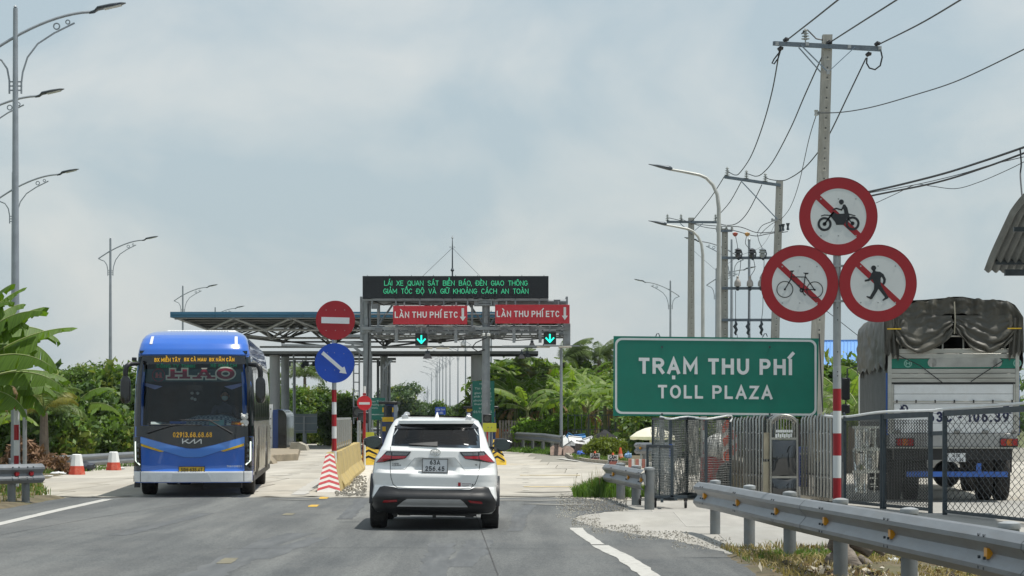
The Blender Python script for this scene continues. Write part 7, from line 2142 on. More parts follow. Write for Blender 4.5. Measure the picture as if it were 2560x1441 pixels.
# ================================================================== GATES AND FENCES ON THE RIGHT
fsteel = M('fence_steel',(.055,.072,.085),.45,.4,.12,6)
whoz = M('white_conduit',(.6,.62,.62),.5,0,.05)
meshw = M('mesh_wire',(.30,.31,.30),.4,.6,.1,10)
def frame_panel(root,a,b,z0,z1,w=.05,name='frame'):
 q = MB(); A_ = Vector(a); B_ = Vector(b)
 q.bar((A_.x,A_.y,z0),(A_.x,A_.y,z1),w); q.bar((B_.x,B_.y,z0),(B_.x,B_.y,z1),w); q.bar((A_.x,A_.y,z1),(B_.x,B_.y,z1),w); q.bar((A_.x,A_.y,z0 + .02),(B_.x,B_.y,z0 + .02),w)
 return q.build(name,fsteel,root,world=True)
def woven(root,a,b,z0,z1,du,dz,r,warp=.03,mt=None,seed=0,name='woven_mesh'):
 q = MB(); A_ = Vector((a[0],a[1],0)); B_ = Vector((b[0],b[1],0)); L_ = (B_ - A_).length; n_ = Vector((-(B_ - A_).y,(B_ - A_).x,0)).normalized()
 def pt(u,z):
  k = warp * (mnoise.noise(Vector((u * 3.1,z * 2.3,seed))) + .6 * mnoise.noise(Vector((u * 9,z * 7,seed))))
  return A_ + (B_ - A_) * (u / L_) + n_ * k + Vector((0,0,z + k * .3))
 nu = int(L_ / du); nz_ = int((z1 - z0) / dz)
 for i in range(nu + 1): q.tube([pt(i * L_ / nu,z0 + (z1 - z0) * j / 8) for j in range(9)],r,3,caps=False)
 for j in range(nz_ + 1): q.tube([pt(L_ * i / 6,z0 + (z1 - z0) * j / nz_) for i in range(7)],r,3,caps=False)
 return q.build(name,mt or meshw,root,smooth=0,world=True,recalc=False,kind='stuff')
gateA = thing('mesh_gate','folding gate of four dark framed wire mesh panels under the green sign','gate',(gx(1730,42.5),42.5,0))
pxs = [(1632,43.2,1045),(1676,42.0,1048),(1717,43.6,1050),(1765,42.3,1050),(1825,43.2,1054)]
PT = [Vector(((p[0] - 1280) / F * p[1],p[1],0)) for p in pxs]
for i in range(4):
 a,b = PT[i],PT[i + 1]
 z1 = 1.56; z0 = .06
 f_ = frame_panel(gateA,a + (b - a) * .01,b,z0,z1)
 woven(gateA,a,b,z0,z1,.06,.045,.005,.05,seed=i)
 woven(gateA,a + Vector((0,.25,0)),b + Vector((0,.25,0)),z0,z1 - .05,.05,.05,.0042,.12,seed=i + 20)
q = MB(); q.tube(bez([PT[0] + Vector((.15,-.05,1.60)),PT[1] + Vector((0,-.05,1.56)),PT[2] + Vector((0,-.05,1.6)),PT[3] + Vector((0,-.05,1.56)),PT[4] + Vector((0,-.05,1.62)),PT[4] + Vector((0,-.05,1.5))]),.02,8); q.build('white_hose',whoz,gateA,world=True)
q = MB(); q.bar(PT[1] + Vector((.0,-.1,.06)),PT[2] + Vector((.3,-.6,.04)),.06); q.bar(PT[2] + Vector((0,0,.05)),PT[3] + Vector((0.3,-.4,.05)),.05); q.build('floor_rail',fsteel,gateA,world=True)
MB().box(PT[1] + Vector((.0,-.06,.95)),(.06,.05,.26)).build('blue_latch',M('latch_blue',(.02,.06,.25),.5),gateA,world=True)
# low mesh trolley in front
tro = thing('mesh_trolley','low dark mesh trolley on castors beside the short guardrail','trolley',(gx(1655,39.2),39.2,0))
a,b = Vector((gx(1619,39.6),39.6,0)),Vector((gx(1680,38.6),38.6,0))
frame_panel(tro,a,b,.16,1.08,.05); m_ = (a + b) / 2
q = MB(); q.bar(m_ + Vector((0,0,.16)),m_ + Vector((0,0,1.08)),.03); q.build('middle_bar',fsteel,tro,world=True)
woven(tro,a,b,.16,1.08,.045,.045,.0045,.04,seed=5); woven(tro,a + Vector((.1,.2,0)),b + Vector((.1,.2,0)),.2,1.02,.06,.06,.004,.08,seed=9)
q = MB(); q.bar((gx(1632,38.6),38.6,.2),(gx(1718,38.6),38.6,.2),.05); q.bar((gx(1632,38.2),39.6,.17),(gx(1690,38.3),38.3,.17),.05); q.bar((gx(1655,38.9),38.9,.14),(gx(1655,38.2),38.2,.14),.05); q.build('base_rail',fsteel,tro,world=True)
for px,Y in ((1638,38.9),(1600,39.9),(1714,38.6)):
 x = gx(px,Y); q = MB(); q.lathe([(.02,-.02),(.07,-.02),(.07,.02),(.02,.02)],(x,Y,.07),14,'X'); q.box((x,Y,.15),(.06,.06,.06)); q.build('castor',rubber,tro,world=True)
# telescopic stainless gates
def accordion(lb,a,b,n,z1a,z1b,seed):
 A_ = Vector((a[0],a[1],0)); B_ = Vector((b[0],b[1],0)); root = thing('telescopic_gate',lb,'gate',tuple(A_))
 u = (B_ - A_).normalized()
 bars = []
 nrmv = Vector((-u.y,u.x,0))
 for i in range(n):
  p = A_ + (B_ - A_) * i / (n - 1); z1 = z1a + (z1b - z1a) * i / (n - 1) + (.02 if i % 2 else 0)
  for k in (0,1):
   pp = p + nrmv * (-.12 if k == 0 else .14) + u * (.0 if k == 0 else .035)
   q = MB(); q.tube([(pp.x,pp.y,.05),(pp.x,pp.y,z1 - .06),(pp.x + nrmv.x * .03 * (1 if k == 0 else -1),pp.y + nrmv.y * .03,z1)],.026 if k == 0 else .03,10); q.build('upright_bar',stain if k == 0 else darkst,root,smooth=60,world=True)  # rear bars coloured dark so the gaps between front bars look shaded
 q = MB(); q.bar(A_ + nrmv * .02 + Vector((0,0,.5)),B_ + nrmv * .02 + Vector((0,0,.5)),.02,.03); q.bar(A_ + nrmv * .02 + Vector((0,0,1.3)),B_ + nrmv * .02 + Vector((0,0,1.3)),.02,.03); q.build('scissor_link',darkst,root,world=True)
 q = MB()
 for i in range(n):
  p = A_ + (B_ - A_) * i / (n - 1)
  for z in (.45,.95,1.28): q.lathe([(.004,-.012),(.010,0),(.004,.012)],p - nrmv * .147 + Vector((0,0,z + .01 * (i % 3))),8)
 q.build('rivet',chrome,root,world=True)
 q = MB(); q.bar(A_ + Vector((0,0,.06)),B_ + Vector((0,0,.06)),.3,.06); q.build('bottom_rail',stain,root,world=True)
 for k in range(4):
  p = A_ + (B_ - A_) * (k + .5) / 4; q = MB(); q.lathe([(.01,-.02),(.05,-.02),(.05,.02),(.01,.02)],(p.x,p.y,.05),12,'X'); q.build('wheel',rubber,root,world=True)
 return root
accordion('stainless steel folding gate section left of its arched cabinet',(gx(1843,44.0),44.0),(gx(1922,42.4),42.4),11,1.56,1.62,1)
accordion('stainless steel folding gate section between the arched cabinet and the striped sign post',(gx(2020,42.6),42.6),(gx(2092,41.0),41.0),10,1.60,1.66,2)
# arched head cabinet
hx,hy = gx(1960,41.6),41.6; hs = F / hy
hdc = thing('gate_cabinet','arched stainless drive cabinet of the folding gate with bulging black glossy panels','gate',(hx,hy,0))
hw_ = 33 / hs
q = MB()
for s_ in (-1,1): q.tube([(s_ * hw_,0,.05),(s_ * hw_,0,1.56)],.028,12); q.tube([(s_ * hw_,.5,.05),(s_ * hw_,.5,1.56)],.028,12)
arc = [(hw_ * math.cos(t),0,1.46 + .17 * math.sin(t)) for t in [math.pi * k / 14 for k in range(15)]]
q.tube(arc,.03,10); q.tube([(p[0],.5,p[2]) for p in arc],.03,10); q.tube([(p[0] * .9,.06,p[2] - .05) for p in arc],.018,8)
for z in (1.19,.46): q.bar((-hw_,0,z),(hw_,0,z),.04)
q.build('frame',stain,hdc)
for i in range(9):
 x = -hw_ * .85 + i * hw_ * 1.7 / 8; z1 = 1.44 + .16 * math.sqrt(max(0,1 - (x / hw_) ** 2)); MB().tube([(x,.04,1.2),(x,.04,z1)],.012,8).build('upright_bar',stain,hdc)
for (z0,z1) in ((.48,1.16),(.08,.44)):
 q = MB(); rows = []
 for j in range(13):
  v = j / 12; row = []
  for i in range(13):
   u = i / 12; bul = math.sin(u * math.pi) ** .6 * math.sin(v * math.pi) ** .6
   row.append(((u * 2 - 1) * hw_ * .9,-.02 - .10 * bul + .012 * mnoise.noise(Vector((u * 4,v * 4,z0))),z0 + (z1 - z0) * v))
  rows.append(row)
 q.grid(rows); q.build('glossy_panel',M('dark_mirror_panel',(.03,.035,.04),.04,.3,0,coat=1),hdc,smooth=80)
q = MB()
for i in range(8): q.box((-.14 + i * .04,-.03,1.33 - .0 * i),(.034,.012,.05)); q.box((-.15 + i * .04,-.035,1.24 + .012 * (i % 2)),(.03,.012,.07))
q.build('pale_logo',M('pale_foil',(.7,.72,.72),.3,.3),hdc)
q = MB(); q.box((0,.25,.5),(hw_ * 1.7,.4,.85)); q.build('motor_box',blackp,hdc)
q = MB(); q.box((-.32,.12,1.05),(.10,.06,.5)); q.box((-.32,.12,.45),(.12,.06,.6)); q.box((.66,.3,1.05),(.12,.06,.6)); q.build('side_plate',M('brushed_beige',(.4,.36,.27),.35,.6),hdc)
bcab = thing('blue_cabinet','blue mesh covered cabinet between the arched gate cabinet and the folding gate','cabinet',(gx(2008,43.2),43.2,0))
MB().box((0,0,.62),(.17,.3,.78)).build('body',navy if False else M('cabinet_blue',(.015,.055,.25),.5,0,.1,4),bcab,bevel=.01); MB().box((0,-.16,.88),(.17,.01,.03)).build('white_stripe',whitep,bcab)
MB().box((0,.15,.12),(.16,.3,.24)).build('white_base',whitep,bcab); MB().box((0.02,.3,1.25),(.2,.3,.42)).build('dark_box',M('brown_box',(.07,.06,.055),.6),bcab)
q = MB()
for i in range(-6,12): q.bar((-.085,-.156,.25 + i * .06),(.085,-.156,.25 + i * .06 + .12),.004); q.bar((.085,-.158,.25 + i * .06),(-.085,-.158,.25 + i * .06 + .12),.004)
q.build('wire_mesh',meshw,bcab,smooth=0)
# chain link fence
clf = thing('chain_link_fence','dark framed chain-link fence in front of the cargo truck','fence',(gx(2340,36.5),36.5,0))
F0,F1,F2,F2b,F3 = [Vector((gx(px,Y),Y,0)) for px,Y in ((2112,40.0),(2205,38.4),(2326,36.6),(2362,36.0),(2640,31.9))]
zt_f = lambda p: 1.60 + (40 - p.y) * .022
for nm,a,b in (('a',F0,F1),('b',F1,F2),('c',F2b,F3)):
 z1 = (zt_f(a) + zt_f(b)) / 2
 if nm == 'b': a = a + (b - a).normalized() * .09
 q = MB(); q.bar((a.x,a.y,0),(a.x,a.y,zt_f(a)),.07 if nm != 'a' else .05); q.bar((b.x,b.y,0),(b.x,b.y,zt_f(b)),.07); q.bar((a.x,a.y,zt_f(a) - .03),(b.x,b.y,zt_f(b) - .03),.06,.09); q.bar((a.x,a.y,.06),(b.x,b.y,.06),.05); q.build('frame',fsteel,clf,world=True)
 def chainlink(a,b,z0,cell,r,yoff,seed):
  q = MB(); L_ = (b - a).length; u = (b - a) / L_; n_ = Vector((-u.y,u.x,0)); nw = int(L_ / cell); nz_ = int((z1 - .1 - z0) / cell)
  for i in range(nw):
   pts = []
   for j in range(nz_ * 2 + 1):
    x = (i + .5 + (.5 if j % 2 else 0) * (1)) * cell if j % 2 else (i) * cell + .0
    x = i * cell + (cell if ((j + i) % 2) else 0)
    z = z0 + (z1 - .1 - z0) * j / (nz_ * 2)
    w_ = .01 * mnoise.noise(Vector((x,z * 2,seed)))
    pts.append(a + u * min(L_,x + w_) + n_ * (yoff + (.006 if j % 2 else -.006) + w_ * 2) + Vector((0,0,z)))
   q.tube(pts,r,4,caps=False)
  return q.build('chain_link',M('chain_wire',(.05,.055,.055),.5,.4,.1,10),clf,smooth=0,world=True,recalc=False,kind='stuff')
 if nm == 'c': chainlink(a,b,.08,.115,.0065,0,1)
 elif nm == 'b':
  chainlink(a,b,.08,.055,.0055,0,2); chainlink(a,b,.10,.055,.005,.05,5)
 else: chainlink(a,b,.08,.06,.005,0,3); chainlink(a,b,.10,.05,.004,.06,4)
q = MB(); q.bar(F2 + Vector((.02,0,zt_f(F2) - .35)),F2b + Vector((0,0,zt_f(F2b) - .35)),.05,.07); q.build('hinge_bar',fsteel,clf,world=True)
q = MB(); q.tube(bez([Vector((gx(2060,41.4),41.4,1.62)),F0 + Vector((0,-.02,1.60)),F1 + Vector((0,-.05,zt_f(F1) + .05)),F2 + Vector((0,-.05,zt_f(F2) + .03)),F2b + Vector((0,-.05,zt_f(F2b) + .04)),F3 + Vector((0,-.05,zt_f(F3) + .06))]),.024,8); q.build('white_hose',whoz,clf,world=True)
# stack of bright stainless parts behind the mesh
stk = thing('metal_stack','stack of bright crumpled stainless cage pieces behind the mesh right of the striped post','metal stack',(gx(2162,41.8),41.8,0))
q = MB(); r2 = random.Random(4)
for j in range(3):
 for i in range(15):
  x = -.22 + .44 * r2.random() + .02 * j; z = .15 + j * .42
  q.bar((x,r2.uniform(-.1,.1),z),(x + r2.uniform(-.04,.04),r2.uniform(-.1,.1),z + .40),r2.uniform(.015,.05),.02)
 for i in range(9): z = .17 + j * .42 + r2.random() * .38; x = r2.uniform(-.22,.1); q.bar((x,-.12,z),(x + r2.uniform(.06,.16),-.12,z),.02)
 q.bar((-.25,-.1,.56 + j * .42),(.26,-.1,.56 + j * .42),.05)
q.build('bright_bar',M('bright_steel',(.75,.75,.7),.18,.9,.15,6),stk)
# white vehicle parts seen through the left mesh: an upturned red and white board
rb = thing('striped_board','red and white diagonal striped board leaning behind the folding mesh gate','board',(gx(1822,46),46,0),.3)
q = MB(); K_ = F / 46
bx = lambda px,py: ((px - 1822) / K_,H - (py - HY) / K_)
q.prism([bx(1802,1062),bx(1823,1043),bx(1843,1090),bx(1842,1180),bx(1808,1150)],0,.04); q.build('board',M('faded_white',(.55,.54,.5),.6,0,.08),rb,smooth=0)
for k,pts in enumerate(([(1802,1062),(1823,1043),(1830,1060),(1806,1085)],[(1806,1098),(1836,1074),(1843,1092),(1808,1118)],[(1808,1132),(1843,1108),(1842,1128),(1820,1155),(1808,1148)])):
 q = MB(); q.prism([bx(*p) for p in pts],-.006,-.0005); q.build('red_stripe',M('orange_red',(.5,.07,.03),.5),rb,smooth=0)
# parked motorbike-like junk behind gate: white bundle and tyre
bun = thing('covered_bundle','pale plastic covered bundle behind the folding mesh gate','bundle',(gx(1797,47.5),47.5,0))
q = MB(); rows = []
for i in range(9):
 t = math.pi * i / 8; rows.append([(.34 * math.sin(t) * math.cos(a) * (1 + .2 * mnoise.noise(Vector((a,t,0)))),.3 * math.sin(t) * math.sin(a),.95 + .28 * math.cos(t) + .04 * mnoise.noise(Vector((a * 2,t,3)))) for a in [2 * math.pi * k / 14 for k in range(14)]])
q.grid(rows,closed=True); q.build('wrap',M('plastic_wrap',(.5,.5,.48),.5,0,.15,6),bun,smooth=70)
MB().box((0,.1,.38),(.75,.5,.7)).build('red_crate',M('crate_red',(.3,.03,.03),.6,0,.2,8),bun,bevel=.02)
ty = thing('upright_tyre','black tyre standing behind the mesh gate by the striped board','tyre',(gx(1838,44.6),44.9,.36))
MB().lathe([(.2,-.1),(.33,-.1),(.36,-.06),(.36,.06),(.33,.1),(.2,.1)],n=32,axis='Y').build('tyre',rubber,ty)
# small object: post with white cabinet pieces above mesh (behind sign)
for (x0,x1,lb) in ((1718,1745,'grey concrete stub pillar standing behind the folding mesh gate, left one'),(1752,1766,'pale stub pillar standing behind the folding mesh gate, right one')):
 Y = 60; t_ = link('stub_pillar',None,None,(gx((x0 + x1) / 2,Y),Y,0),None,lb,'pillar'); MB().box((0,0,.9),((x1 - x0) * Y / F,.3,1.85)).build('pillar',polem,t_,bevel=.01)
# striped thin post inside
bp2 = thing('striped_post','thin red and white post seen through the folding mesh gate','post',(gx(1761,48),48,0))
for i in range(6): MB().tube([(0,0,i * .26),(0,0,i * .26 + .26)],.035,10).build('painted_band',redp if i % 2 else whites,bp2)
# ================================================================== FAR RIGHT: CORRUGATED EAVE, BLUE ROOFS
er = thing('corrugated_eave','underside of a grey corrugated roof eave entering at the right edge','roof',(gx(2560,34),34,0))
ek = 34.0
# curved sheets from eave upward to the right; ribs run down to the eave
Pt = lambda px,py,dy=0: P(px,py,ek + dy)
edgeL = [(2461,678),(2480,630),(2508,570),(2528,528),(2556,492),(2600,455)]
sheetm = M('corrugated_sheet',(.15,.165,.165),.55,.35,.12,2,dirt=(.1,.1,.095),dirt_amt=.5)
nS = 11
for s_ in range(nS):
 q = MB(); rows = []
 for j in range(13):
  u = j / 12 * (len(edgeL) - 1); i = min(int(u),len(edgeL) - 2); f_ = u - i
  ex_,ey_ = [edgeL[i][k] + (edgeL[i + 1][k] - edgeL[i][k]) * f_ for k in (0,1)]
  row = []
  for w in range(7):
   a = s_ + w / 6; off = a * 19.0
   rib = .035 * math.cos(w / 6 * 2 * math.pi)
   row.append(P(ex_ + off * (1 - .0 * j / 12),ey_ + off * .02 + (1.5 * math.cos(w / 6 * 2 * math.pi) if j == 0 else 0),ek + 2.5 - j * .45) + Vector((0,rib * .3,rib)))
  rows.append(row)
 q.grid(rows); o = q.build('roof_sheet',sheetm,er,smooth=80,world=True); o.modifiers.new('t','SOLIDIFY').thickness = .008
q = MB(); q.bar(Pt(2489,657,1.9),Pt(2700,657,1.9),.07,.07); q.bar(Pt(2534,574,-.4),Pt(2700,574,-.4),.06,.07); q.bar(Pt(2620,500,-2),Pt(2700,500,-2),.06,.06); q.build('purlin',darkst,er,world=True)
q = MB(); q.bar(Pt(2512,682,2.0),Pt(2700,682,2.0),.10,.10); q.build('gutter_beam',darkst,er,world=True)
MB().bar((gx(2660,34.3),34.3,0),(gx(2660,34.3),34.3,4.2),.14).build('post',darkst,er,world=True)
# blue roofed warehouse
wh = thing('warehouse','pale blue corrugated warehouse roof between the tall pole and the truck','warehouse',(gx(2110,95),95,0)); wk = 95.0
bluer = M('blue_roof',(.14,.30,.60),.5,.1,.06,.5)
A0,A1 = P(2059,854,wk + 5),P(2196,852,wk + 5); B0_,B1_ = P(2052,960,wk - 3),P(2200,958,wk - 3)
for i in range(16):
 u0,u1 = i / 16,(i + 1) / 16; q = MB(); rows = []
 for v in (0,.5,1):
  row = []
  for w in range(5):
   u = u0 + (u1 - u0) * w / 4; p = A0.lerp(A1,u).lerp(B0_.lerp(B1_,u),v); row.append(p + Vector((0,0,.04 * (w in (0,)))))
  rows.append(row)
 q.grid(rows); q.build('roof_sheet',bluer,wh,smooth=0,world=True)
q = MB(); q.bar(A0,A1,.2,.12); q.build('ridge_cap',bluer,wh,world=True)
q = MB(); a = P(2055,950,wk - 2); q.box((a.x + 1.2,wk + 1,1.6),(2.6,6,3.2)); q.build('wall',M('shed_wall',(.3,.32,.32)),wh,world=True)
wh2 = thing('warehouse','lower pale blue roof slope in front of the blue warehouse beside the truck','warehouse',(gx(2140,86),86,0))
A0,A1 = P(2125,895,87),P(2200,862,87); B0_,B1_ = P(2118,925,84),P(2205,925,84)
for i in range(9):
 u0,u1 = i / 9,(i + 1) / 9 - .02; q = MB(); q.grid([[A0.lerp(A1,u0),A0.lerp(A1,u1)],[B0_.lerp(B1_,u0),B0_.lerp(B1_,u1)]]); q.build('roof_sheet',bluer,wh2,smooth=0,world=True)
MB().box((gx(2165,86.5),86.5,1.5),(1.2,1.5,3.0)).build('wall',MATS['shed_wall'],wh2,world=True)
# ================================================================== VEGETATION
def leafmat(name,col,var=.3,sc=1.2,tr=.28,rough=.5):
 return M(name,col,rough,0,var,sc,trans=tr,spec=.35)
lf = [leafmat('leaf_green',(.095,.165,.03)),leafmat('leaf_dark',(.055,.105,.026)),leafmat('leaf_olive',(.16,.20,.045)),leafmat('leaf_far',(.07,.12,.05),.2,.5)]
ban = M('banana_leaf',(.085,.16,.016),.5,0,.25,2.2,trans=.38,spec=.35,bump=.5,bscale=3,stretch=(16,.5,.5))
banp = M('banana_leaf_pale',(.15,.23,.045),.5,0,.25,2.2,trans=.38,spec=.35,bump=.5,bscale=3,stretch=(16,.5,.5))
dryl = leafmat('dry_leaf',(.22,.15,.075),.3,4,.15,.8)
palm_m = leafmat('palm_leaf',(.10,.15,.04),.3,1,.2,.5)
palm_y = leafmat('palm_leaf_yellow',(.16,.16,.03),.3,1,.25,.5)
bark = M('bark',(.16,.13,.1),.9,0,.2,5,bump=.4,bscale=15)
stemm = M('banana_stem',(.1,.12,.04),.7,0,.3,5)
grassm = leafmat('grass_blade',(.09,.17,.03),.25,2,.3,.5)
grassd = leafmat('dry_grass_blade',(.27,.22,.10),.3,3,.2,.7)
def leaf_cloud(blobs,n,size,seed,elong=1.6,droop=.0):
 """blobs: (cx,cy,cz, rx,ry,rz) -> numpy verts and quads spread through and over the volumes"""
 g = np.random.default_rng(seed)
 vol = np.array([b[3] * b[4] * b[5] for b in blobs]) ** .7; pr = vol / vol.sum()
 idx = g.choice(len(blobs),n,p=pr); B_ = np.array(blobs)[idx]
 d = g.normal(size=(n,3)); d /= np.linalg.norm(d,axis=1)[:,None]
 r = g.random(n) ** .45
 lob = 1 + .22 * np.sin(d[:,0] * 5 + B_[:,0] * 3) * np.sin(d[:,2] * 6 + B_[:,1]) + .12 * g.normal(size=n) * (r > .8)
 c = B_[:,:3] + d * B_[:,3:6] * (r * lob)[:,None]
 c = c[c[:,2] > .02]; n = len(c); d = d[:n]
 nrm_ = g.normal(size=(n,3)) + d * .6 + np.array([0,0,.55]); nrm_ /= np.linalg.norm(nrm_,axis=1)[:,None]
 t = g.normal(size=(n,3)); t[:,2] -= droop; t -= nrm_ * (t * nrm_).sum(1)[:,None]; t /= np.linalg.norm(t,axis=1)[:,None]
 b = np.cross(nrm_,t)
 s_ = size * (g.uniform(.55,1.75,n) ** 1.1)[:,None]
 v = np.stack([c - t * s_ * elong * .5,c + b * s_ * .38 + nrm_ * s_ * .1,c + t * s_ * elong * .5,c - b * s_ * .38 + nrm_ * s_ * .1],1).reshape(-1,3)
 return v
def quads_mesh(name,v,mats,mi=None):
 n = len(v) // 4; me = bpy.data.meshes.new(name)
 me.vertices.add(len(v)); me.vertices.foreach_set('co',v.ravel().astype(np.float32))
 me.loops.add(n * 4); me.loops.foreach_set('vertex_index',np.arange(n * 4,dtype=np.int32))
 me.polygons.add(n); me.polygons.foreach_set('loop_start',np.arange(0,n * 4,4,dtype=np.int32)); me.polygons.foreach_set('loop_total',np.full(n,4,dtype=np.int32))
 for m_ in mats: me.materials.append(m_)
 if mi is not None: me.polygons.foreach_set('material_index',mi.astype(np.int32))
 me.update(calc_edges=True); return me
def rblobs(seed,R_,H_,n,z0=0,flat=1):
 r2 = random.Random(seed); out_ = []
 for i in range(n):
  a = r2.uniform(0,6.28); rr = R_ * r2.random() ** .6 * .75; z = z0 + H_ * r2.uniform(.15,.9); s_ = R_ * r2.uniform(.28,.5)
  k = 1 - .5 * max(0,(z - z0) / H_ - .5)
  out_.append((math.cos(a) * rr * k,math.sin(a) * rr * k * flat,z,s_,s_,s_ * r2.uniform(.6,.95)))
 return out_
TREES = []
def crown_mesh(seed,R_,H_,z0,nb,n,size,mats,w=(.6,.25,.15)):
 v = leaf_cloud(rblobs(seed,R_,H_,nb,z0),n,size,seed); g = np.random.default_rng(seed + 1); m = len(v) // 4
 cc = v.reshape(-1,4,3).mean(1); ph = np.sin(cc[:,0] * 2.1 + seed) + np.sin(cc[:,2] * 2.7) + np.sin(cc[:,1] * 1.9) + g.normal(size=m) * .7
 q_ = np.quantile(ph,[w[0],w[0] + w[1]]); mi = (ph > q_[0]).astype(int) + (ph > q_[1]).astype(int)
 return quads_mesh('crown',v,mats,mi)
treeM = [crown_mesh(11,3.2,4.6,2.2,26,15000,.17,[lf[0],lf[1],lf[2]]),crown_mesh(12,2.8,5.2,2.6,22,12000,.18,[lf[0],lf[2],lf[1]]),crown_mesh(13,3.6,4.0,2.0,26,15000,.17,[lf[1],lf[0],lf[2]])]
bushM = [crown_mesh(21,1.7,2.5,0,16,9000,.13,[lf[1],lf[0],lf[2]]),crown_mesh(22,1.9,2.0,0,16,9000,.13,[lf[0],lf[1],lf[2]]),crown_mesh(23,1.3,3.0,0,14,8000,.12,[lf[1],lf[1],lf[0]])]
farM = [crown_mesh(31,4.5,6.0,2.0,26,9000,.34,[lf[3],lf[3],lf[2]]),crown_mesh(32,5.0,5.0,1.5,26,9000,.34,[lf[3],lf[1],lf[3]])]
def trunk_mesh(seed,h,r):
 q = MB(); r2 = random.Random(seed); top = Vector((r2.uniform(-.4,.4),r2.uniform(-.4,.4),h))
 q.tube([(0,0,-.1),(top.x * .3,top.y * .3,h * .45),top],[r,r * .75,r * .35],9)
 for i in range(6):
  a = r2.uniform(0,6.28); z = h * r2.uniform(.4,.8); b = Vector((top.x * z / h,top.y * z / h,z)); e = b + Vector((math.cos(a),math.sin(a),r2.uniform(.6,1.2))) * h * .35; q.tube([b,(b + e) / 2 + Vector((0,0,.1)),e],[r * .4,r * .3,r * .1],6)
 return q.build('trunk',bark,mesh_only=True)
trkM = [trunk_mesh(1,5.2,.2),trunk_mesh(2,5.6,.18),trunk_mesh(3,4.6,.22)]
def tree(px,Y,lb,k,s=1.0,far=False,cat='tree',name='tree',grp=None,z=0.0):
 t_ = thing(name,lb,cat,((px - 1280) / F * Y,Y,z),rnd.uniform(0,6.28),grp); t_.scale = (s,s,s * rnd.uniform(.92,1.08))
 link('trunk',trkM[k % 3],t_); link('crown',(farM if far else treeM)[k % (2 if far else 3)],t_); return t_
def bush(px,Y,lb,k,s=1.0,name='bush',grp=None,sz=1.0):
 o = link(name,bushM[k % 3],None,((px - 1280) / F * Y,Y,0),(0,0,rnd.uniform(0,6.28)),lb,'bush',grp); o.scale = (s,s,s * sz); return o
# banana leaves
def banana_leaf(seed,L_=2.3,Wd=.30,droop=1.0,torn=.5,fold=.35,hang=0.0):
 r2 = random.Random(seed); q = MB(); n = 26
 mid = []; ang_ = .95
 x = z = 0
 for i in range(n + 1):
  t = i / n; mid.append(Vector((x,0,z))); a = ang_ - droop * 1.9 * t ** 1.4; x += math.cos(a) * L_ / n; z += math.sin(a) * L_ / n
 rib = MB(); q.mi = 1; q.tube(mid,[.028 * (1 - .85 * i / n) for i in range(n + 1)],5); q.mi = 0
 i0 = 4
 for s_ in (-1,1):
  prev_shift = 0; start = i0;
  seg = []; i = i0
  while i < n:
   ln = r2.choice([1,1,2,3]) if r2.random() < torn else r2.choice([3,4,5]); j = min(n,i + ln)
   sag = r2.uniform(.05,.45) * (1.2 if r2.random() < torn else .5); sweep = r2.uniform(-.02,.06)
   rows = []
   for k in range(i,j + 1):
    t = (k - i0) / (n - i0); w = Wd * math.sin(min(1,t * 1.12 + .1) * math.pi * .92 + .05) ** .62 if t < .999 else .04
    kk = k; inset = 0
    if k == i and i > i0: inset = .012
    if k == j and j < n: inset = -.012
    m = mid[k]; d = (mid[min(k + 1,n)] - mid[max(k - 1,0)]).normalized(); up = Vector((-d.z,0,d.x))
    row = []
    for c_ in range(4):
     f_ = c_ / 3; y = s_ * w * f_; dz = up * (fold * w * f_ * (1 - f_ * .6)) - Vector((0,0,1)) * sag * w * f_ * f_ * 1.6
     row.append(m + Vector((0,y * (1 - .55 * hang),0)) + dz - Vector((0,0,w * f_ * hang)) + d * (inset * f_ * 1.6 + sweep * f_ * 2 + .06 * f_))
    rows.append(row)
   q.grid(rows); i = j
 return q
leafs = []
for i in range(6):
 q = banana_leaf(i,2.2 + .2 * (i % 3),.30 + .03 * (i % 2),[.55,.75,.95,1.15,.65,.85][i],[.25,.5,.7,.6,.85,.4][i],.1,[.3,.5,.7,.6,.4,.8][i])
 leafs.append([q.build('leaf',[m1,M('midrib',(.25,.3,.1),.5)],mesh_only=True,smooth=80,recalc=False) for m1 in (ban,banp)])
leafn = []
for i in range(6):
 q = banana_leaf(80 + i,2.3 + .2 * (i % 3),.23 + .03 * (i % 2),[.45,.7,.9,1.1,.6,.8][i],[.9,.8,.95,.85,.9,.95][i],.3,[.2,.3,.5,.4,.3,.6][i])
 leafn.append([q.build('leaf',[m1,M('midrib',(.25,.3,.1),.5)],mesh_only=True,smooth=80,recalc=False) for m1 in (ban,banp)])
dryleaf = banana_leaf(40,1.6,.16,1.35,.9).build('dry_leaf',[dryl,bark],mesh_only=True,smooth=80,recalc=False)
def stem_mesh(h):
 q = MB(); q.tube([(0,0,-.05),(.02,0,h * .5),(.0,0,h)],[.14,.11,.06],10); return q.build('stem',stemm,mesh_only=True)
stM = {}
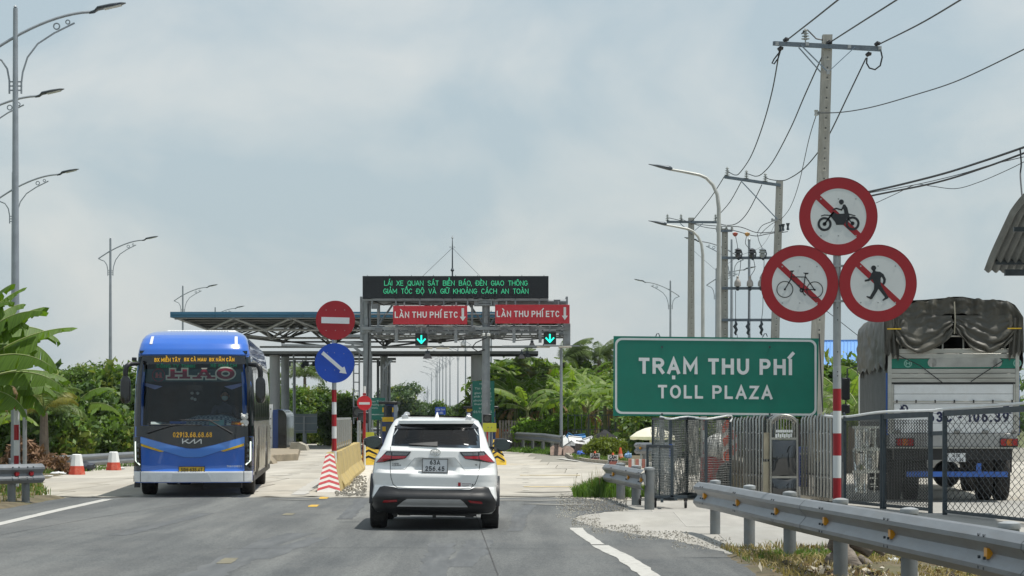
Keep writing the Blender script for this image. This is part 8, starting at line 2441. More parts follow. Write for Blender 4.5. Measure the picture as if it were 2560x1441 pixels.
def banana(x,Y,lb,h=2.2,n=8,s=1.0,pale=0,seed=0,grp=None,dry=2,az=None,grove=False):
 r2 = random.Random(seed); t_ = thing('banana_plant',lb,'banana plant',(x,Y,0),0,grp); t_.scale = (s,) * 3
 if h not in stM: stM[h] = stem_mesh(h)
 link('stem',stM[h],t_)
 for i in range(n):
  a = (az[i] if az else i * 2.399 + r2.uniform(-.3,.3)); k = r2.randrange(6); tilt_ = (i / n) * .75 - .25 + r2.uniform(-.1,.1)
  o = link('leaf',(leafn if grove and r2.random() < .93 else leafs)[k][pale if r2.random() < .7 else 1 - pale],t_,(0,0,h - .1 * r2.random()),(r2.uniform(-.25,.25),tilt_,a)); sc_ = r2.uniform(.8,1.1); o.scale = (sc_,) * 3
 for i in range(dry):
  link('dry_leaf',dryleaf,t_,(0,0,h - .35),(0,.9,r2.uniform(0,6.28)))
 return t_
# palms
def frond_mesh(seed,L_=2.6,droop=1.1,wind=.0,mt=None):
 r2 = random.Random(seed); q = MB(); n = 30; mid = []; x = z = 0
 for i in range(n + 1):
  t = i / n; mid.append(Vector((x,wind * t * t * .6,z))); a = 1.05 - droop * 1.9 * t ** 1.2; x += math.cos(a) * L_ / n; z += math.sin(a) * L_ / n
 q.tube(mid,[.03 * (1 - .9 * i / n) for i in range(n + 1)],4)
 for i in range(4,n):
  t = i / n; ll = .62 * math.sin(min(1,t * .95 + .12) * math.pi) ** .6 + .05
  for s_ in (-1,1):
   for o_ in (0,.5):
    m = mid[i].lerp(mid[min(i + 1,n)],o_); d = (mid[min(i + 1,n)] - mid[i - 1]).normalized()
    dirl = (d * .75 + Vector((0,s_ + wind * .8,0)) * .75 + Vector((0,0,-.35 - .4 * r2.random()))).normalized()
    tip = m + dirl * ll * r2.uniform(.85,1.1) - Vector((0,0,.12)); md = m + dirl * ll * .5; w = d * .02
    q.add([m - w * .5,m + w * .5,md + w,tip,md - w],[(0,1,2,3),(0,3,4)] if False else [(0,1,2,3,4)])
 return q.build('frond',mt or palm_m,mesh_only=True,smooth=0,recalc=False)
fr1 = [frond_mesh(i,2.7,[.6,.85,1.1,.95][i],.0) for i in range(4)]
fr2 = [frond_mesh(i + 9,2.6,[.7,.9,1.15,.8][i],.5) for i in range(4)]
fry = frond_mesh(30,2.6,.9,0,palm_y)
def palm(x,Y,h,lb,n=15,s=1.0,wind=False,seed=0,lean=.0,yellow=False,crown_only=False):
 r2 = random.Random(seed); t_ = thing('palm_tree',lb,'palm tree',(x,Y,0)); fm = fr2 if wind else fr1
 q = MB(); q.tube([(0,0,-.1),(lean * .4,0,h * .5),(lean,0,h)],[.18,.13,.10],9); q.build('trunk',bark,t_)
 for i in range(n):
  o = link('frond',fry if (yellow and i % 2) else fm[r2.randrange(4)],t_,(lean,0,h),(0,(i / n) * .95 - .35,(i * 2.399 if not wind else r2.uniform(-1.9,1.9) * .8 + .0)))
  o.scale = (s * r2.uniform(.85,1.1),) * 3
 return t_
X = lambda px,Y: (px - 1280) / F * Y
# ---------- left foreground banana clump
bananaL = thing('banana_plant','large banana plant with broad bright leaves filling the left edge','banana plant',(X(-75,46),46,0))
link('stem',stem_mesh(3.0),bananaL)
hand = [(-20,750,52,.35),(15,850,35,.10),(40,880,10,-.05),(-10,960,-5,.1),(-30,905,5,.0),(0,800,20,.1)]
r5 = random.Random(55)
Lbig = [banana_leaf(60 + i,2.4,.40,d,t,.1,[.85,.7,.95,.9,.5,1.0][i]).build('leaf',[ban,M('midrib',(.25,.3,.1))],mesh_only=True,smooth=80,recalc=False) for i,(d,t) in enumerate(((.42,.15),(.5,.1),(.62,.2),(.8,.45),(.35,.2),(.95,.6)))]
spec = [
 (-90,905,45.6,-.05,4,0,.98),(-85,890,46.2,.10,-14,1,1.0),(-80,870,46.8,.22,12,3,1.0),(-95,930,45.2,.42,-8,2,.95),
 (-90,870,46.0,-.12,16,4,.85),(-60,960,45.0,.50,10,2,.85),(-70,880,47,.38,30,5,1.05),(-100,860,46.2,-.2,-20,2,.72),
 (-90,990,45.4,.62,-16,3,.78),(-70,900,46.6,.05,-32,2,.9),(-60,860,46.5,.05,55,0,.8),(-95,1010,46.8,.30,0,5,.95),(-100,955,46.9,.12,6,1,.82),(-40,985,46.2,.35,22,3,.8),(-70,925,46.1,.28,8,4,1.1),(-75,965,46.3,.48,18,1,1.0),(-85,850,46.7,-.15,-30,0,.8)]
for px,py,Y,ti,az,k,s_ in spec:
 p = P(px,py,Y) - Vector((X(-75,46),46,0)); o = link('leaf',Lbig[k],bananaL,p,(R(r5.uniform(-28,10)),ti,R(az))); o.scale = (s_ * .88,) * 3
for px,py,Y,ti,az in ((60,930,45.5,1.0,10),(-10,1000,45.5,1.2,0),(15,960,45.7,1.1,-20)):
 p = P(px,py,Y) - Vector((X(-75,46),46,0)); link('dry_leaf',dryleaf,bananaL,p,(0,ti,R(az))).scale = (.35,) * 3
banana(X(-40,52),52,'smaller banana plant low at the left edge behind the big one',1.5,8,.85,0,77,None,2)
palm(X(110,62),62,1.7,'young yellowish palm between the left banana plant and the bushes',10,.55,False,5,0,True)
# left bushes (in front of the trees, behind the guardrail)
nb = 0
for px,Y,k,s_,lb in ((-20,70,0,1.15,'dark bush at the far left edge under the banana leaves'),(70,70,2,1.05,'dark leafy bush behind the striped lamp pole'),(130,73,0,1.05,'rounded dark bush just right of the banana plant'),(185,75,2,1.0,'tall dark green bush left of the free standing lamp pole'),
      (230,78,1,1.05,'dark bush directly behind the free standing lamp pole'),(275,82,0,1.2,'bush right of the free standing lamp pole'),(318,86,1,1.15,'bush next to the left mirror of the coach'),(365,92,2,1.2,'bush hidden behind the left edge of the coach')):
 bush(px,Y,lb,k,s_ * (H + (1040 - 975) * Y / F) / 2.5,grp='bushes behind the left guardrail',sz=1.0)
banana(X(175,74),74,'banana plant with upright leaf among the left bushes',2.0,7,.8,0,5)
banana(X(330,88),88,'banana plant with pale fronds beside the coach mirror',1.9,8,.95,1,9)
palm(X(300,86),86,2.0,'small palm whose fronds show between the lamp pole and the coach',10,.7,False,8)
for px,Y,k,s_,lb in ((175,118,0,1.0,'leafy tree above the left bushes right of the banana leaves'),(235,124,1,.95,'leafy tree behind the free standing lamp pole'),(60,110,2,.95,'leafy tree behind the left banana plant'),(300,130,2,1.0,'leafy tree behind the coach mirror'),(120,112,1,.8,'smaller tree between the banana plant and the lamp pole')):
 tree(px,Y,lb,k,s_ * (H + (1040 - 915) * Y / F) / 7.0,grp='trees beyond the left guardrail')
# dead brown foliage pile
v = leaf_cloud([(0,0,.3,1.0,.6,.5),(-.45,0,.65,.5,.4,.5),(.7,0,.2,.5,.4,.35),(-.1,.1,.55,.4,.4,.55),(1.2,-.1,.1,.35,.3,.3)],5200,.085,5,2.2)
o = link('leaf_heap',quads_mesh('leaf_heap',v,[leafmat('brown_leaf',(.19,.115,.07),.35,6,.1,.9)]),None,(X(88,61),61,-.1),None,'heap of dead brown foliage slumped over the left guardrail','leaf heap'); o.scale = (.85,.8,.95)
# striped pole at left edge (red white) with lamp post base
sp_ = thing('striped_post','red and white striped post standing before the left lamp pole','post',(X(41,47),47,0))
z = H + (1040 - 985) * 47 / F
for i in range(8):
 MB().tube([(0,0,z - .33),(0,0,z)],.055,12).build('painted_band',redp if i % 2 == 0 else whites,sp_); z -= .33
MB().tube([(0,0,-.6),(0,0,2.6)],.05,12).build('post',galv,sp_)
bs_ = board(60,92,966,976,51,'small dark blue plate hanging in the banana leaves by the lamp pole',M('plate_navy',(.01,.04,.2)),postx=(-.5,))
# ---------- behind the coach, centre
palm(X(762,150),150,H + (1040 - 945) * 150 / F,'coconut palm with rounded crown under the canopy',18,.85,False,21)
palm(X(655,150),150,H + (1040 - 960) * 150 / F,'coconut palm showing fronds between the canopy pillars',14,.8,True,22)
for i,(px,Y,k,top) in enumerate(((735,140,0,975),(775,138,2,982),(810,142,1,992),(845,150,0,1010),(700,145,1,985),(875,160,2,1000))):
 s_ = (H + (1040 - top) * Y / F) / 6.4
 tree(px,Y,['leafy tree below the coconut palm, left one','leafy tree below the coconut palm, right one','leafy tree left of the blue arrow sign post','leafy tree right of the striped median post','leafy tree between the twin canopy pillars','leafy tree left of the small no-entry disc'][i],k,s_,grp='trees seen under the canopy')
for i,(px,Y,k) in enumerate(((728,128,1),(765,128,0),(805,130,2),(845,135,1),(880,140,0))):
 bush(px,Y,['bush behind the back of the billboard, left one','bush behind the back of the billboard, right one','bush just left of the striped median post','bush just right of the striped median post','bush by the mesh screen end'][i],k,1.1,grp='bushes beyond the canopy')
bush(850,120,'dark round bush above the lattice screen',0,.95); bush(838,118,'small dark bush left of the lattice screen',2,.8)
# far trees
for i,(px,Y,k,top) in enumerate(((1000,300,0,975),(1040,320,1,1000),(1020,330,0,1003),(975,320,1,1008),(1140,420,0,1024),(1170,400,1,1022),(1120,430,1,1026),(1195,300,0,1012),(940,300,0,1012),(910,290,1,1014))):
 s_ = (H + (1040 - top) * Y / F) / 7.2
 tree(px,Y,['tall far tree rising above the left of the white car','broad far tree above the car roof left of centre','dark far tree between the tall and the broad tree','low far tree beside the round sign','low far tree right of the blue direction sign','far tree beneath the distant lamps near the right pillar',
    'low far tree behind the blue direction sign','far tree left of the right toll booth','far tree behind the left gantry column','far tree behind the green notice'][i],k,s_,True,grp='far trees along the road')
for i,px in enumerate((1105,1130,1155,1180)):
 bush(px,260,['low far bush right of the car antenna','low far bush under the distant lamps','low far bush beside the thin lamp pole','low far bush at the booth'][i],i,1.2)
# ---------- right grove
gpos = [(1245,118,2.1,0),(1268,112,1.8,1),(1290,108,2.3,0),(1318,106,1.9,1),(1335,114,2.7,0),(1352,108,2.2,1),(1378,110,2.6,0),(1425,104,2.2,1),(1448,108,2.6,0),(1470,102,2.0,1),(1492,106,2.5,0),(1512,100,2.2,1),(1540,100,2.3,0),(1400,118,3.0,0),(1460,120,3.1,0),(1300,122,3.2,0),(1570,98,2.0,1),(1600,96,2.2,0)]
gl = ['leftmost banana plant of the grove beside the right toll booth','low pale banana plant above the boom barrier','banana plant with arching leaves above the vine fence, left','low banana plant above the vine fence','tall dark banana plant in the left half of the grove','banana plant just left of the thin grey lamp pole','tall banana plant touching the thin grey lamp pole',
  'banana plant just right of the thin grey lamp pole','tall banana plant behind the scrap pile','low banana plant above the black tarpaulin mound','tall banana plant above the black tarpaulin mound','banana plant left of the green sign edge','banana plant partly behind the green sign',
  'tall banana plant at the back of the grove behind the lamp pole','tall banana plant at the back right of the grove','tall banana plant at the back left of the grove','banana plant under the green sign, left','banana plant under the green sign behind the umbrella']
for i,(px,Y,h,pale) in enumerate(gpos):
 banana(X(px,Y),Y,gl[i],h,12,1.0,pale,100 + i,'banana grove on the right',2,grove=True)
for i,(px,Y,top,k) in enumerate(((1232,150,985,0),(1262,140,960,1),(1300,134,935,1),(1330,132,905,0),(1358,130,915,2),(1392,126,935,2),(1425,126,930,1),(1455,124,945,0),(1480,122,935,2),(1515,122,940,1),(1545,120,945,0),(1600,118,960,2))):
 s_ = (H + (1040 - top) * Y / F) / 6.6
 tree(X(px,Y) * 0 + px,Y,['low tree right of the right gantry column','round tree behind the leftmost banana plants','tree under the right floodlights','airy tree reaching the gantry lamp bar','tree with light sprigs under the arrow signal','dark tree behind the thin grey lamp pole','tree right of the thin grey lamp pole',
    'tree between the two right palms','tree below the right palm','tree left of the green sign','tree behind the left edge of the green sign','tree behind the green sign'][i],k,s_,grp='trees behind the banana grove')
palm(X(1278,128),128,H + (1040 - 925) * 128 / F,'windswept palm left of the grove under the canopy edge',16,.78,True,31)
palm(X(1408,124),124,H + (1040 - 905) * 124 / F,'windswept palm just right of the thin grey lamp pole',18,.85,True,32)
palm(X(1498,122),122,H + (1040 - 900) * 122 / F,'windswept palm left of the green sign',16,.8,True,33)
palm(X(1345,118),118,H + (1040 - 955) * 118 / F,'low yellowish palm in the middle of the grove',14,.7,False,34,0,True)
# understorey fills
g_ = np.random.default_rng(8)
blobs = [(X(px,Y),Y,z,1.6,1.3,1.3) for px in range(1235,1660,22) for Y,z in ((112,.9),(118,2.0),(124,3.2))]
v = leaf_cloud(blobs,60000,.2,9,2.4,.4); m = len(v) // 4
mi = (g_.random(m) * 3).astype(int)
link('undergrowth',quads_mesh('undergrowth',v,[lf[1],lf[0],banp],mi),None,None,None,'dense dark undergrowth filling the banana grove','undergrowth',None,'stuff')
blobs = [(X(px,Y),Y,z,1.2,1.0,.9) for px in range(-60,400,26) for Y,z in ((78 + px * .04,.6),(86 + px * .04,1.4))]
v = leaf_cloud(blobs,26000,.16,10,1.8); mi = (g_.random(len(v) // 4) * 3).astype(int)
link('undergrowth',quads_mesh('undergrowth',v,[lf[1],lf[1],lf[0]],mi),None,None,None,'dense dark undergrowth behind the left guardrail','undergrowth',None,'stuff')
# behind the fence on the right
for i,(px,Y,h) in enumerate(((2080,70,1.9),(2118,68,2.1),(2150,66,1.8),(2175,72,2.4),(2065,76,2.0))):
 banana(X(px,Y),Y,['banana plant right of the green sign behind the gate','banana plant with tall fan leaf before the blue roof','banana plant left of the truck mirror','tall banana plant beside the truck cover','banana plant squeezed between the concrete pole and the striped post'][i],h,9,.95,0,200 + i,'banana plants behind the gate',1)
palm(X(2130,62),62,1.3,'low palm with drooping fronds above the folding gate left of the truck',12,.7,False,61)
for i,px in enumerate((2075,2120,2165)): bush(px,78,['bush behind the gate by the concrete pole','bush behind the gate between pole and truck','bush behind the gate touching the truck'][i],i,1.3)
for i,(px,Y) in enumerate(((1650,90),(1700,88),(1760,92),(1830,90),(1890,88),(1950,90))): bush(px,Y,['dark bush under the left end of the green sign','dark bush behind the first mesh panels','bush behind the folding mesh gate','bush behind the striped board','bush behind the stainless gate','bush behind the arched cabinet'][i],i,1.15 ,grp='bushes behind the gates')
for nm_,x0_,x1_,Y_ in (('distant tree line beyond the truck yard',24,150,190),('distant tree line beyond the left guardrail',-150,-38,210)):
 v = leaf_cloud([(x0_ + (x1_ - x0_) * i / 39,Y_ + 6 * math.sin(i * 2.3),2.4 + 1.6 * math.sin(i * 1.7),3.2,3,2.6 + .9 * math.sin(i * 3.1)) for i in range(40)],26000,.5,41,1.5)
 link('tree_line',quads_mesh('tree_line',v,[lf[3],lf[1],lf[0]],(np.random.default_rng(5).random(len(v) // 4) * 3).astype(int)),None,None,None,nm_,'trees',None,'stuff')
# vine covered fence and hedge
vf = thing('vine_fence','low fence smothered in bright green vines behind the grove guardrail','fence',(X(1340,104),104,0))
q = MB()
for i in range(18): q.box((X(1250,104) - X(1340,104) + i * .14,0,.7),(.1,.04,1.4))
for i in range(8): q.box((X(1378,104) - X(1340,104) + i * .16,0,.75),(.12,.04,1.5))
q.build('plank',M('old_plank',(.16,.15,.13),.9,0,.25,6),vf)
v = leaf_cloud([(X(px,104) - X(1340,104),-.1,.9,.5,.2,.55) for px in range(1302,1375,8)] + [(X(px,104) - X(1340,104),-.1,1.3,.5,.25,.4) for px in range(1385,1480,10)],9000,.09,14,1.3,.5)
link('vine',quads_mesh('vine',v,[leafmat('vine_leaf',(.17,.29,.04),.25,3,.3)]),vf)
fnc = thing('dark_fence','dark wire fence behind the black tarpaulin mound','fence',(X(1540,98),98,0))
q = MB()
for i in range(14): q.bar((X(1420 + i * 17,98) - X(1540,98),0,0),(X(1420 + i * 17,98) - X(1540,98),0,1.7),.04)
for z in (.5,1.0,1.65): q.bar((X(1420,98) - X(1540,98),0,z),(X(1650,98) - X(1540,98),0,z),.03)
q.build('fence_wire',darkst,fnc)
# ---------- grass
def grass(name,lb,region_pts,n,h0,h1,seed,mats,ybase=0.0,w=.012,lean=.35,heads=False,patchy=False):
 g = np.random.default_rng(seed); xs = g.random(n);
 P_ = region_pts(g,n); h = g.uniform(h0,h1,n) * (P_[:,3] if P_.shape[1] > 3 else 1)
 a = g.uniform(0,2 * np.pi,n); ln = np.abs(g.normal(size=n)) * lean * h; dx = np.cos(a) * ln; dy = np.sin(a) * ln
 b = g.uniform(0,2 * np.pi,n); wx = np.cos(b) * w; wy = np.sin(b) * w
 z0 = P_[:,2]
 v0 = np.stack([P_[:,0] - wx,P_[:,1] - wy,z0],1); v1 = np.stack([P_[:,0] + wx,P_[:,1] + wy,z0],1)
 mx_ = P_[:,0] + dx * .35; my_ = P_[:,1] + dy * .35
 v2 = np.stack([mx_ + wx * .8,my_ + wy * .8,z0 + h * .6],1); v3 = np.stack([mx_ - wx * .8,my_ - wy * .8,z0 + h * .6],1)
 t1 = np.stack([P_[:,0] + dx + wx * .1,P_[:,1] + dy,z0 + h * (1 - .25 * np.minimum(1,ln / h))],1); t0 = t1 - np.stack([wx * .2,wy * .2,h * 0],1)
 v = np.concatenate([np.stack([v0,v1,v2,v3],1),np.stack([v3,v2,t1,t0],1)],0).reshape(-1,3)
 mi = (np.abs(np.sin(P_[:,0] * 3 + seed) + np.sin(P_[:,1] * 4) + g.normal(size=n) * .7) * .8).astype(int) % len(mats); mi = np.concatenate([mi,mi])
 return link(name,quads_mesh(name,v,mats,mi),None,None,None,lb,'grass',None,'stuff')
def reg_poly(x0,x1,y0,y1,z=0.0,keep=None):
 def f(g,n):
  p = np.stack([g.uniform(x0,x1,n),g.uniform(y0,y1,n),np.full(n,z),np.ones(n)],1)
  if keep is not None: p = p[keep(p)];
  m = np.sin(p[:,0] * 2.3) * np.sin(p[:,1] * 1.7) + np.sin(p[:,0] * 7.1 + p[:,1] * 5) * .5
  p[:,3] = .55 + .45 * np.clip(m,-1,1)
  k = n - len(p)
  if k > 0: p = np.concatenate([p,p[g.integers(0,len(p),k)] + g.normal(size=(k,4)) * np.array([.03,.03,0,0])])
  return p
 return f
def gauss(cx,cy,sx,sy,z=0):
 def f(g,n):
  x = g.normal(size=n) * .5; y = g.normal(size=n) * .5; x = np.clip(x,-1.1,1.1); y = np.clip(y,-1.1,1.1)
  return np.stack([cx + x * sx,cy + y * sy,np.full(n,z),1 - .35 * np.abs(x)],1)
 return f
grass('tall_grass','tuft of tall bright green grass left of the short guardrail',gauss(gx(1505,43.6),43.9,.5,.55),3000,.22,.46,1,[grassm,grassm,lf[0]])
grass('tall_grass','green grass growing behind the posts of the short guardrail',gauss(gx(1585,43.6),44.2,.45,.4),1500,.15,.34,2,[grassm,lf[0]])
grass('seed_heads','thin flowering stalks standing out of the tall grass tuft',gauss(gx(1500,43.6),43.8,.45,.4),60,.5,.68,3,[grassd,grassm],w=.007,lean=.15)
Lk = lambda p: (p[:,0] < -9.35 - np.clip(p[:,1] - 44,0,14) * .21)
grass('verge_grass','short mixed grass and weeds on the left road verge',reg_poly(-13.5,-8.95,27,62,.05,lambda p: (p[:,0] < -9.15 - np.clip(p[:,1] - 43.5,0,14) * .24)),15000,.05,.22,4,[grassm,grassd,lf[0],grassd])
grass('verge_grass','strip of green grass under the guardrail behind the bollards',reg_poly(-16,-11.6,58,92,-.05,lambda p: p[:,0] < -12.4 + (p[:,1] - 58) * .02),9000,.08,.24,5,[grassm,lf[0]],w=.02)
grass('verge_grass','grass strip along the banana grove guardrail',reg_poly(-4.5,2.8,92,112,.0,lambda p: p[:,0] > 2.9 - (p[:,1] - 86) * .24),9000,.1,.28,6,[grassm,grassm,lf[2]],w=.03)
grass('dry_grass','dry straw grass and weeds along the foot of the right guardrail',reg_poly(2.4,6.5,19.5,26.2,.05,lambda p: (p[:,0] > 2.55 + (24 - p[:,1]) * .04) & (p[:,1] < 26.4 - .0 * p[:,0])),15000,.04,.17,7,[grassd,grassd,grassm,lf[2]],w=.006,lean=.9)
grass('grass_tuft','greener grass tufts between the right guardrail posts',gauss(3.9,24.6,.5,.5,.05),700,.08,.24,8,[grassm,grassd],w=.005)
grass('grass_tuft','grass tuft near the road edge left of the tree stump',gauss(3.15,24.3,.55,.6,.04),900,.05,.15,9,[grassm,lf[2],grassd],w=.005)
# island bush (yellow green rounded weeds) with kerb
mnd = X(1512,82)
ib = thing('weed_mound','yellow-green weed mound behind the two handwritten boards','bush',(mnd,82,0))
v = leaf_cloud([(0,0,.3,.7,.6,.45),(-.4,0,.32,.4,.4,.4),(.45,.1,.36,.45,.4,.4),(.1,0,.5,.35,.3,.35)],9000,.055,15,2.6,-.6);
link('foliage',quads_mesh('foliage',v,[leafmat('weed_leaf',(.13,.17,.03),.3,3,.3)]),ib)
grass('verge_grass','low green grass on the small kerbed island',reg_poly(X(1430,82),X(1560,78),74,86,.08,lambda p: p[:,1] > 78 - (p[:,0] - 2) * 2.0 + 1),3000,.05,.16,10,[grassm,lf[2]],w=.02)
q = MB(); kp = [(1418,1140),(1432,1149),(1470,1156),(1510,1160),(1560,1163),(1590,1162)]
for (a,b) in zip(kp[:-1],kp[1:]):
 A_,B_ = G(*a),G(*b); n_ = max(1,int((B_ - A_).length / 1.0))
 for i in range(n_):
  MB().bar(A_.lerp(B_,i / n_) + Vector((0,0,.05)),A_.lerp(B_,(i + .96) / n_) + Vector((0,0,.05)),.16,.14).build('kerb_stone',kerbm,plaza)
MB().sheet([(G(1418,1138).x,G(1418,1138).y + .1),*[(G(*p).x,G(*p).y + .1) for p in kp],(7,90),(2.2,96)],-.02,.06).build('island_soil',verge_m,None,smooth=0,kind='structure')
# ================================================================== CLUTTER BY THE GROVE
def sheetcloth(name,lb,cx,Y,w,d,h,mt,seed,cat='tarpaulin',peak=.5,z0=0):
 q = MB(); rows = []
 for j in range(15):
  v_ = j / 14; row = []
  for i in range(19):
   u = i / 18; hh = h * max(0,1 - (abs(u - peak) / max(peak,1 - peak)) ** 1.6) ** .7 * math.sin(min(1,v_ * 1.3) * math.pi / 2)
   row.append(((u - .5) * w,-d / 2 + d * v_ * .9,z0 + max(0,hh + .12 * h * mnoise.noise(Vector((u * 6,v_ * 5,seed)))) ))
  rows.append(row)
 q.grid(rows); o = q.build(name,mt,None,smooth=70); o.location = (cx,Y,0); o.modifiers.new('t','SOLIDIFY').thickness = .015; return tag(o,lb,cat)
sheetcloth('tarpaulin_mound','black tarpaulin mound behind the weed clump',X(1515,87),88,1.7,2.2,1.0,M('black_net',(.012,.012,.014),.9,0,.2,10),1)
sheetcloth('tarpaulin_sheet','brown tarpaulin folded on the kerb end below the scrap pile',X(1398,91),91,.75,1.2,.42,M('brown_tarp',(.20,.14,.11),.7,0,.15,4),2,peak=.35)
sheetcloth('tarpaulin_sheet','second brown tarpaulin fold right of the first one',X(1425,91),90.5,.6,1.0,.38,M('brown_tarp2',(.17,.12,.095),.7,0,.15,4),3,peak=.3)
r6 = random.Random(12)
def slabp(lb,px,py,Y,w,d,h,rot,mt,cat='panel',name='scrap_panel'):
 a = P(px,py,Y); t_ = link(name,None,None,tuple(a),rot,lb,cat,'scrap pile by the grove'); MB().box((0,0,0),(w,d,h)).build('sheet',mt,t_,bevel=.01); MB().box((0,d * .45,h * .7),(w * .96,.04,.05)).build('edge_rib',mt,t_); return t_
wsc = M('scrap_white',(.62,.63,.62),.5,0,.1,5,dirt=(.35,.33,.3),dirt_amt=.4); bsc = M('scrap_blue',(.05,.18,.38),.5,0,.1,5); dsc = M('scrap_dark',(.04,.045,.05),.6,0,.3,8); gsc = M('scrap_grey',(.25,.26,.26),.6,0,.2,8)
slabp('white panel slanting at the left end of the scrap pile',1412,1108,92,.45,.7,.05,(.7,-.5,.3),wsc)
slabp('white panel lying flat atop the scrap pile',1440,1104,92,.6,.7,.06,(.5,.1,.2),wsc)
slabp('large white panel propped at the right end of the scrap pile',1466,1108,91,.6,.6,.06,(.6,-.35,-.2),wsc)
slabp('blue panel standing behind the white scrap panels, left one',1423,1098,93,.3,.3,.25,(.4,.5,.3),bsc)
slabp('blue panel standing behind the white scrap panels, right one',1450,1097,93,.5,.3,.18,(.3,-.1,0),bsc)
slabp('grey slanting board at the lower left of the scrap pile',1420,1120,91,.7,.5,.05,(.4,-.6,.2),gsc)
slabp('dark machine part in the middle of the scrap pile',1434,1125,91,.3,.4,.34,(0,.1,.2),dsc)
slabp('dark grey wooden crate right of the machine part',1449,1126,90,.38,.4,.52,(0,.15,.1),M('crate_wood',(.12,.11,.10),.9,0,.3,12))
slabp('white and black appliance casing behind the tarpaulin mound',1545,1108,94,.5,.4,.35,(.2,.5,.3),wsc)
slabp('white curved bonnet piece in front of the dark fence',1535,1118,92,.5,.5,.12,(.6,-.3,.2),wsc)
slabp('grey sloping roof panel behind the traffic cone',1562,1118,92,.9,.5,.05,(.3,.5,0),gsc)
slabp('dark sloping roof panel beside the umbrella pole',1578,1124,90,.9,.6,.05,(.2,.45,0),dsc)
# blue plastic bags
def crumple(name,lb,px,py,mt,s=(.2,.16,.14),seed=0,cat='bag',z=None,Y=None):
 g0 = G(px,py) if Y is None else Vector((X(px,Y),Y,0)); q = MB(); rows = []
 for i in range(9):
  t = math.pi * i / 8; rows.append([(s[0] * math.sin(t) * math.cos(a) * (1 + .5 * mnoise.noise(Vector((a * 1.3,t * 2,seed)))),s[1] * math.sin(t) * math.sin(a) * (1 + .5 * mnoise.noise(Vector((a * 1.7,t * 2,seed + 5)))),s[2] * (1 + math.cos(t)) * (.8 + .5 * mnoise.noise(Vector((a,t * 3,seed + 9))))) for a in [2 * math.pi * k / 14 for k in range(14)]])
 q.grid(rows,closed=True); o = q.build(name,mt,None,smooth=25); o.location = (g0.x,g0.y,z or 0.0); return tag(o,lb,cat)
crumple('plastic_bag','crumpled blue plastic bag below the scrap pile',1455,1146,M('bag_blue',(.05,.12,.45),.4,0,.15,8),(.24,.2,.16),1)
crumple('plastic_bag','pale blue plastic bag right of the traffic cone',1570,1150,M('bag_pale_blue',(.2,.35,.55),.4,0,.15,8),(.14,.12,.16),2)
# handwritten boards
def hand_board(px,py_top,py_bot,w_px,Y,lb):
 k = F / Y; x = X(px,Y); z0 = H - (py_bot - HY) / k; h_ = (py_bot - py_top) / k; w_ = w_px / k; t_ = thing('handwritten_board',lb,'sign',(x,Y,0),0,'handwritten boards on the kerb')
 MB().box((0,0,z0 + h_ / 2),(w_,.03,h_)).build('board',M('board_white',(.6,.6,.58),.7,0,.06,4),t_)
 bl_ = M('marker_black',(.02,.02,.03),.7); lw_ = .022; yb = -.022
 def st(pts,off=(0,0)):
  q.stroke([((p[0] - .5) * w_ * .92,z0 + p[1] * h_) for p in pts],lw_,yb - .0005 * len(q.f) / 6 * .2,yb + .004)
 q = MB()
 st([(.30,.90),(.20,.88),(.14,.76),(.18,.62),(.30,.60)]); st([(.36,.58),(.44,.88),(.53,.58)]); st([(.39,.69),(.50,.69)]); st([(.38,.93),(.44,.99),(.50,.93)]); st([(.60,.58),(.62,.88),(.72,.68),(.82,.88),(.84,.58)])
 st([(.03,.48),(.17,.08)]); st([(.17,.48),(.03,.08)]); st([(.34,.46),(.23,.46),(.23,.08),(.34,.08)]); st([(.23,.28),(.32,.28)]); st([(.40,.08),(.42,.46),(.49,.22),(.56,.46),(.58,.08)]); st([(.63,.08),(.70,.46),(.77,.08)]); st([(.65,.22),(.75,.22)]); st([(.82,.46),(.88,.28),(.95,.48)]); st([(.88,.28),(.87,.08)])
 q.build('lettering',bl_,t_,smooth=0)
 q = MB(); q.tube([(0,.05,z0 + h_ - .05),(0,.05,z0 + h_ + .08)],[.06,.02],8); q.build('cone_tip',M('cone_orange',(.6,.1,.03),.5,0,.1,4),t_)
 q = MB(); q.bar((-w_ * .3,.04,z0 + .1),(-w_ * .3,.04,.0),.03); q.bar((w_ * .3,.04,z0 + .1),(w_ * .3,.04,.0),.03); q.box((0,.04,.08),(w_ * .7,.3,.1)); q.build('stand',M('stand_red',(.3,.1,.08),.7),t_)
hand_board(1487.5,1133.5,1152,24.5,77,'white handwritten board with black letters, the left one on the kerb')
hand_board(1532.5,1138,1161,26,72,'white handwritten board with black letters, the right one near the guardrail end')
# cones
def cone(px,py,Y,lb,h=.55):
 t_ = thing('traffic_cone',lb,'traffic cone',(X(px,Y),Y,0)); co_ = M('cone_orange',(.6,.1,.03),.5)
 MB().lathe([(.14,.03),(.10,h * .35)],n=16).build('lower_band',co_,t_); MB().lathe([(.10,h * .35),(.075,h * .55)],n=16).build('pale_band',M('cone_pale',(.55,.3,.22),.5),t_); MB().lathe([(.075,h * .55),(.03,h),(.02,h)],n=16).build('upper_band',co_,t_)
 MB().box((0,0,.02),(.34,.34,.04)).build('base',co_,t_,bevel=.01); return t_
cone(1551,0,78,'orange traffic cone right of the handwritten boards',.5)
for i,px in enumerate((1578,1596,1612)):
 t_ = thing('barrier_block_small',f'faded red and white block under the stub guardrail, {["left", "middle", "right"][i]} one','barrier',(X(px,68),68,0),0,'small faded blocks under the umbrella')
 MB().box((-.04,0,.14),(.09,.2,.28)).build('red_half',M('faded_pink',(.5,.2,.16),.7),t_); MB().box((.05,0,.14),(.08,.2,.28)).build('white_half',whitep,t_)
